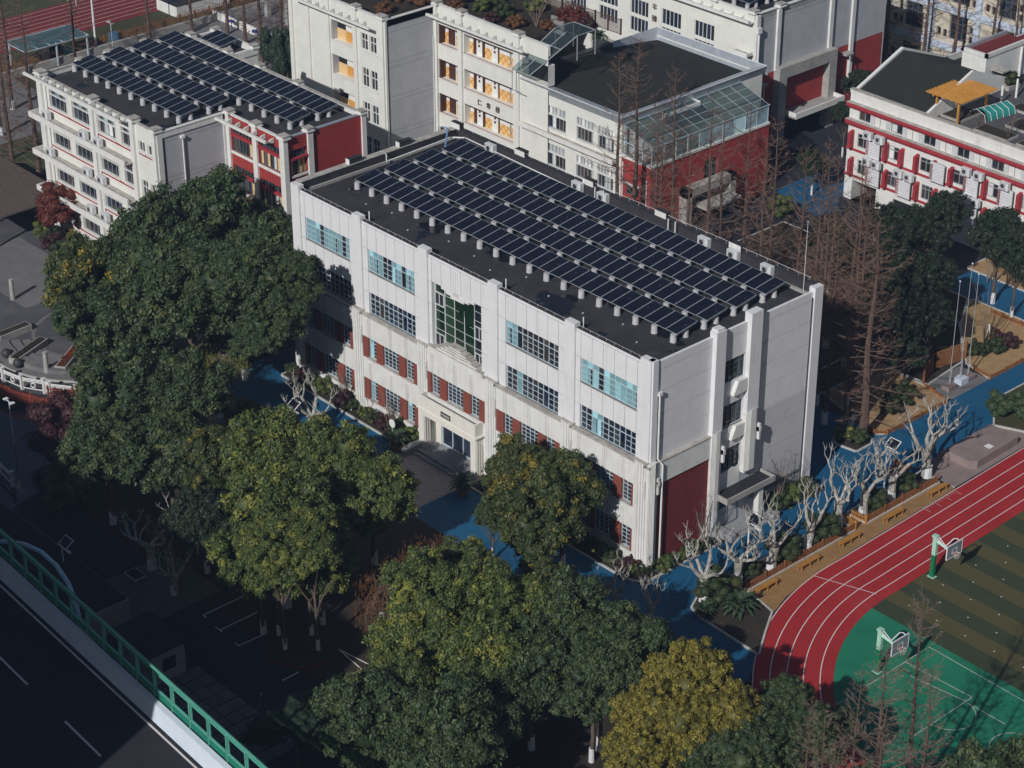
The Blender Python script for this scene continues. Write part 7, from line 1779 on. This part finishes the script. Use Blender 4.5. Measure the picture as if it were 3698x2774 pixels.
# west edge: canopy, fence, goal, signs
r = root('glass_canopy', (-124.3, 24.2, 0), 'blue grey glass canopy over the side gate by the west track', 'shelter')
b = MB(); b.poly([(-2.0, -4.3, 3.0), (2.0, -4.3, 2.7), (2.0, 4.4, 2.7), (-2.0, 4.4, 3.0)], 'clear_glass'); obj('roof_pane', b.mesh('roof_pane'), r)
b = MB()
for k in range(6): b.box(-2, 2, -4.3 + k * 1.74, -4.2 + k * 1.74, 2.68, 2.76, 'frame_blue')
b.box(-2.05, -1.95, -4.3, 4.4, 2.95, 3.05, 'frame_blue'); b.box(1.95, 2.05, -4.3, 4.4, 2.66, 2.76, 'frame_blue'); b.poly([(-1.95, -4.2, 2.94), (1.95, -4.2, 2.64), (1.95, 4.3, 2.64), (-1.95, 4.3, 2.94)], 'glass_sky'); obj('roof_frame', b.mesh('roof_frame'), r)
for x in (-1.9, 1.9):
    for y in (-4.1, 0, 4.2):
        b = MB(); b.box(x - .08, x + .08, y - .08, y + .08, 0, 2.8, 'frame_blue'); obj('post', b.mesh('post'), r)
b = MB(); b.box(-1.7, -.2, -.4, 1.6, 0, 2.2, 'white_metal'); b.box(-.19, -.15, -.2, 1.4, .4, 1.9, 'glass_dark'); thing('guard_booth', b, (-123.6, 24.2, 0), 'small white booth under the glass canopy', 'hut')
pickets('boundary_fence', [(-123.8, 5.0), (-123.5, 20.5), (-123.7, 60)], 'brown metal railing fence along the west track', None, 1.6, 'fence_wood', .28, 0)
b = MB(); b.box(-123.0, -122.6, -10, 60, 0, .8, 'concrete'); thing('boundary_wall', b, (0, 0, 0), 'low weathered concrete wall along the west lane', 'wall')
for y, m, t in ((26.2, 'awning_teal', 'teal board hanging on the west fence by the canopy'), (32.6, 'pipe_blue', 'bright blue board on the west fence under a bare tree')):
    b = MB(); b.box(-.05, .05, -.6, .6, .5, 1.9, m); thing('fence_board', b, (-123.3, y, 0), t, 'sign')
b = MB()
for y in (0, 5): b.tube([(0, y, 0), (0, y, 2.1), (-1.3, y, 2.1), (-2.0, y, 0)], .06, 'pipe_white', 6)
for x, z in ((0, 2.1), (-1.3, 2.1), (-2.0, .05)): b.tube([(x, 0, z), (x, 5, z)], .06, 'pipe_white', 6)
thing('football_goal', b, (-139.2, 37.3, 0), 'white football goal cut by the top edge above the left block', 'goal')
b = MB(); b.box(-122.0, -116.5, 50.0, 58.0, 0, 4, 'white_plaster'); thing('pavilion', b, (0, 0, 0), 'white walled pavilion at the top edge with glass front', 'building') if False else None
b = MB(); b.box(-131, -126.5, 44, 52, 0, 1.4, 'white_plaster'); b.box(-131, -126.5, 44, 52, 1.4, 1.5, 'asphalt'); thing('low_store', b, (0, 0, 0), 'low white walled store with dark roof beyond the west fence', 'building')
b = MB(); b.box(-121.0, -106.5, 55.8, 56.2, 0, 6, 'white_plaster')
thing('mural_wall', b, (0, 0, 0), 'white wall with blue boards behind the dark trunks at the top', 'wall')
for k, x in enumerate((-117.4, -113.0, -109.6)):
    b = MB(); b.box(-1.0, 1.0, -.1, .0, .9, 4.6, 'billboard_blue')
    for j in range(4): b.box(-.1 + .12 * (j % 2), .5, -.14, -.1, 1.3 + j * .8, 1.7 + j * .8, 'white_paint')
    thing('blue_board', b, (x, 55.8, 0), 'tall blue board with white characters on the white wall at the top, ' + ('leftmost', 'middle', 'rightmost')[k], 'sign', 'blue boards on the mural wall')
for k, x in enumerate((-119.4, -115.2, -111.4)):
    b = MB(); b.box(-.3, .3, -.3, .3, 0, 6.5, 'concrete'); thing('square_pillar', b, (x, 52.8, 0), 'dark square pillar before the white wall at the top, ' + ('left', 'centre', 'right')[k], 'pillar', 'square pillars at the top')
b = MB(); b.box(-124, -104, 47.4, 47.7, 0, 1.0, 'white_paint'); thing('painted_wall', b, (0, 0, 0), 'long low white painted wall seen between the dark trunks', 'wall')
for k, x in enumerate((-118.5, -113.6, -108.6, -104.9)):
    b = MB(); b.box(-.35, .35, -.2, .2, 1.0, 1.25, 'billboard_blue'); b.tube([(0, 0, 0), (0, 0, 1.0)], .05, 'dark_metal', 5); thing('blue_lantern', b, (x, 46.6, 0), 'small blue lantern post by the low white wall, number from the left: ' + ('first', 'second', 'third', 'last')[k], 'lamp', 'blue lantern posts')
# roof garden shelter and stepping stones
r = root('glass_shelter', (-55.5, 41.5, 13), 'glass and steel stair shelter sloping down between the roof garden and the hall', 'shelter')
def g_(name, polys, mat):
    b = MB()
    for q in polys: b.poly([(x + 55.5, y - 41.5, z - 13) for x, y, z in q], mat)
    return obj(name, b.mesh(name), r)
tp = [(-56.9, 43.5, 17.6), (-53.7, 43.5, 17.6), (-53.7, 46.0, 17.6), (-56.9, 46.0, 17.6)]
sl = [(-60.2, 40.6, 13.0), (-57.6, 40.6, 13.0), (-53.7, 43.5, 17.6), (-56.9, 43.5, 17.6)]
g_('roof_pane', [tp], 'clear_glass'); g_('slope_pane', [sl], 'clear_glass')
b = MB()
def T_(p): return (p[0] + 55.5, p[1] - 41.5, p[2] - 13)
for a, e in ((0, 1), (1, 2), (2, 3), (3, 0)): b.tube([T_(tp[a]), T_(tp[e])], .06, 'frame_grey', 5); b.tube([T_(sl[a]), T_(sl[e])], .06, 'frame_grey', 5)
for f in (.33, .66): b.tube([T_([sl[0][i] * (1 - f) + sl[3][i] * f for i in range(3)]), T_([sl[1][i] * (1 - f) + sl[2][i] * f for i in range(3)])], .045, 'frame_grey', 5)
b.tube([T_([(sl[0][i] + sl[1][i]) / 2 for i in range(3)]), T_([(sl[2][i] + sl[3][i]) / 2 for i in range(3)])], .045, 'frame_grey', 5)
for p in tp: b.tube([T_(p), T_((p[0], p[1], 15.0))], .06, 'frame_grey', 5)
b.tube([T_((-60.2, 40.6, 13.0)), T_((-60.2, 40.6, 10.8)), T_((-58.8, 40.6, 10.8))], .05, 'frame_grey', 5)
obj('frame', b.mesh('frame'), r)
for k in range(9):
    b = MB(); b.box(-.9, .9, -.16, .16, 0, .08, 'concrete'); thing('stepping_stone', b, (-60.2 - k * .42, 47.0 + k * .38, 15.25), 'long stone step of the roof garden path', 'stepping stone', 'stone steps of the roof garden path')
b = MB()
for k in range(13):
    a = PI * .9 + k * .16; b.box(-66.0 + 2.4 * math.cos(a) - .1, -66.0 + 2.4 * math.cos(a) + .1, 44.6 + 2.0 * math.sin(a) - .1, 44.6 + 2.0 * math.sin(a) + .1, 15.25, 15.4, 'kerb_stone')
thing('curved_edging', b, (0, 0, 0), 'curved stone edging in the roof garden', 'edging')

# blue volume added to lift the shadows, one closed box round camera and scene
hm = bpy.data.materials.new('haze_air'); hm.use_nodes = True; hn = hm.node_tree.nodes; hn.clear()
ho = hn.new('ShaderNodeOutputMaterial'); hv = hn.new('ShaderNodeVolumePrincipled')
hv.inputs['Color'].default_value = (.45, .62, .98, 1); hv.inputs['Density'].default_value = .0002
hm.node_tree.links.new(hv.outputs[0], ho.inputs['Volume']); MATS['haze_air'] = hm
b = MB(); b.box(-950, 750, -650, 1150, -1.5, 99, 'haze_air'); tag(obj('haze', b.mesh('haze')), kind='stuff')
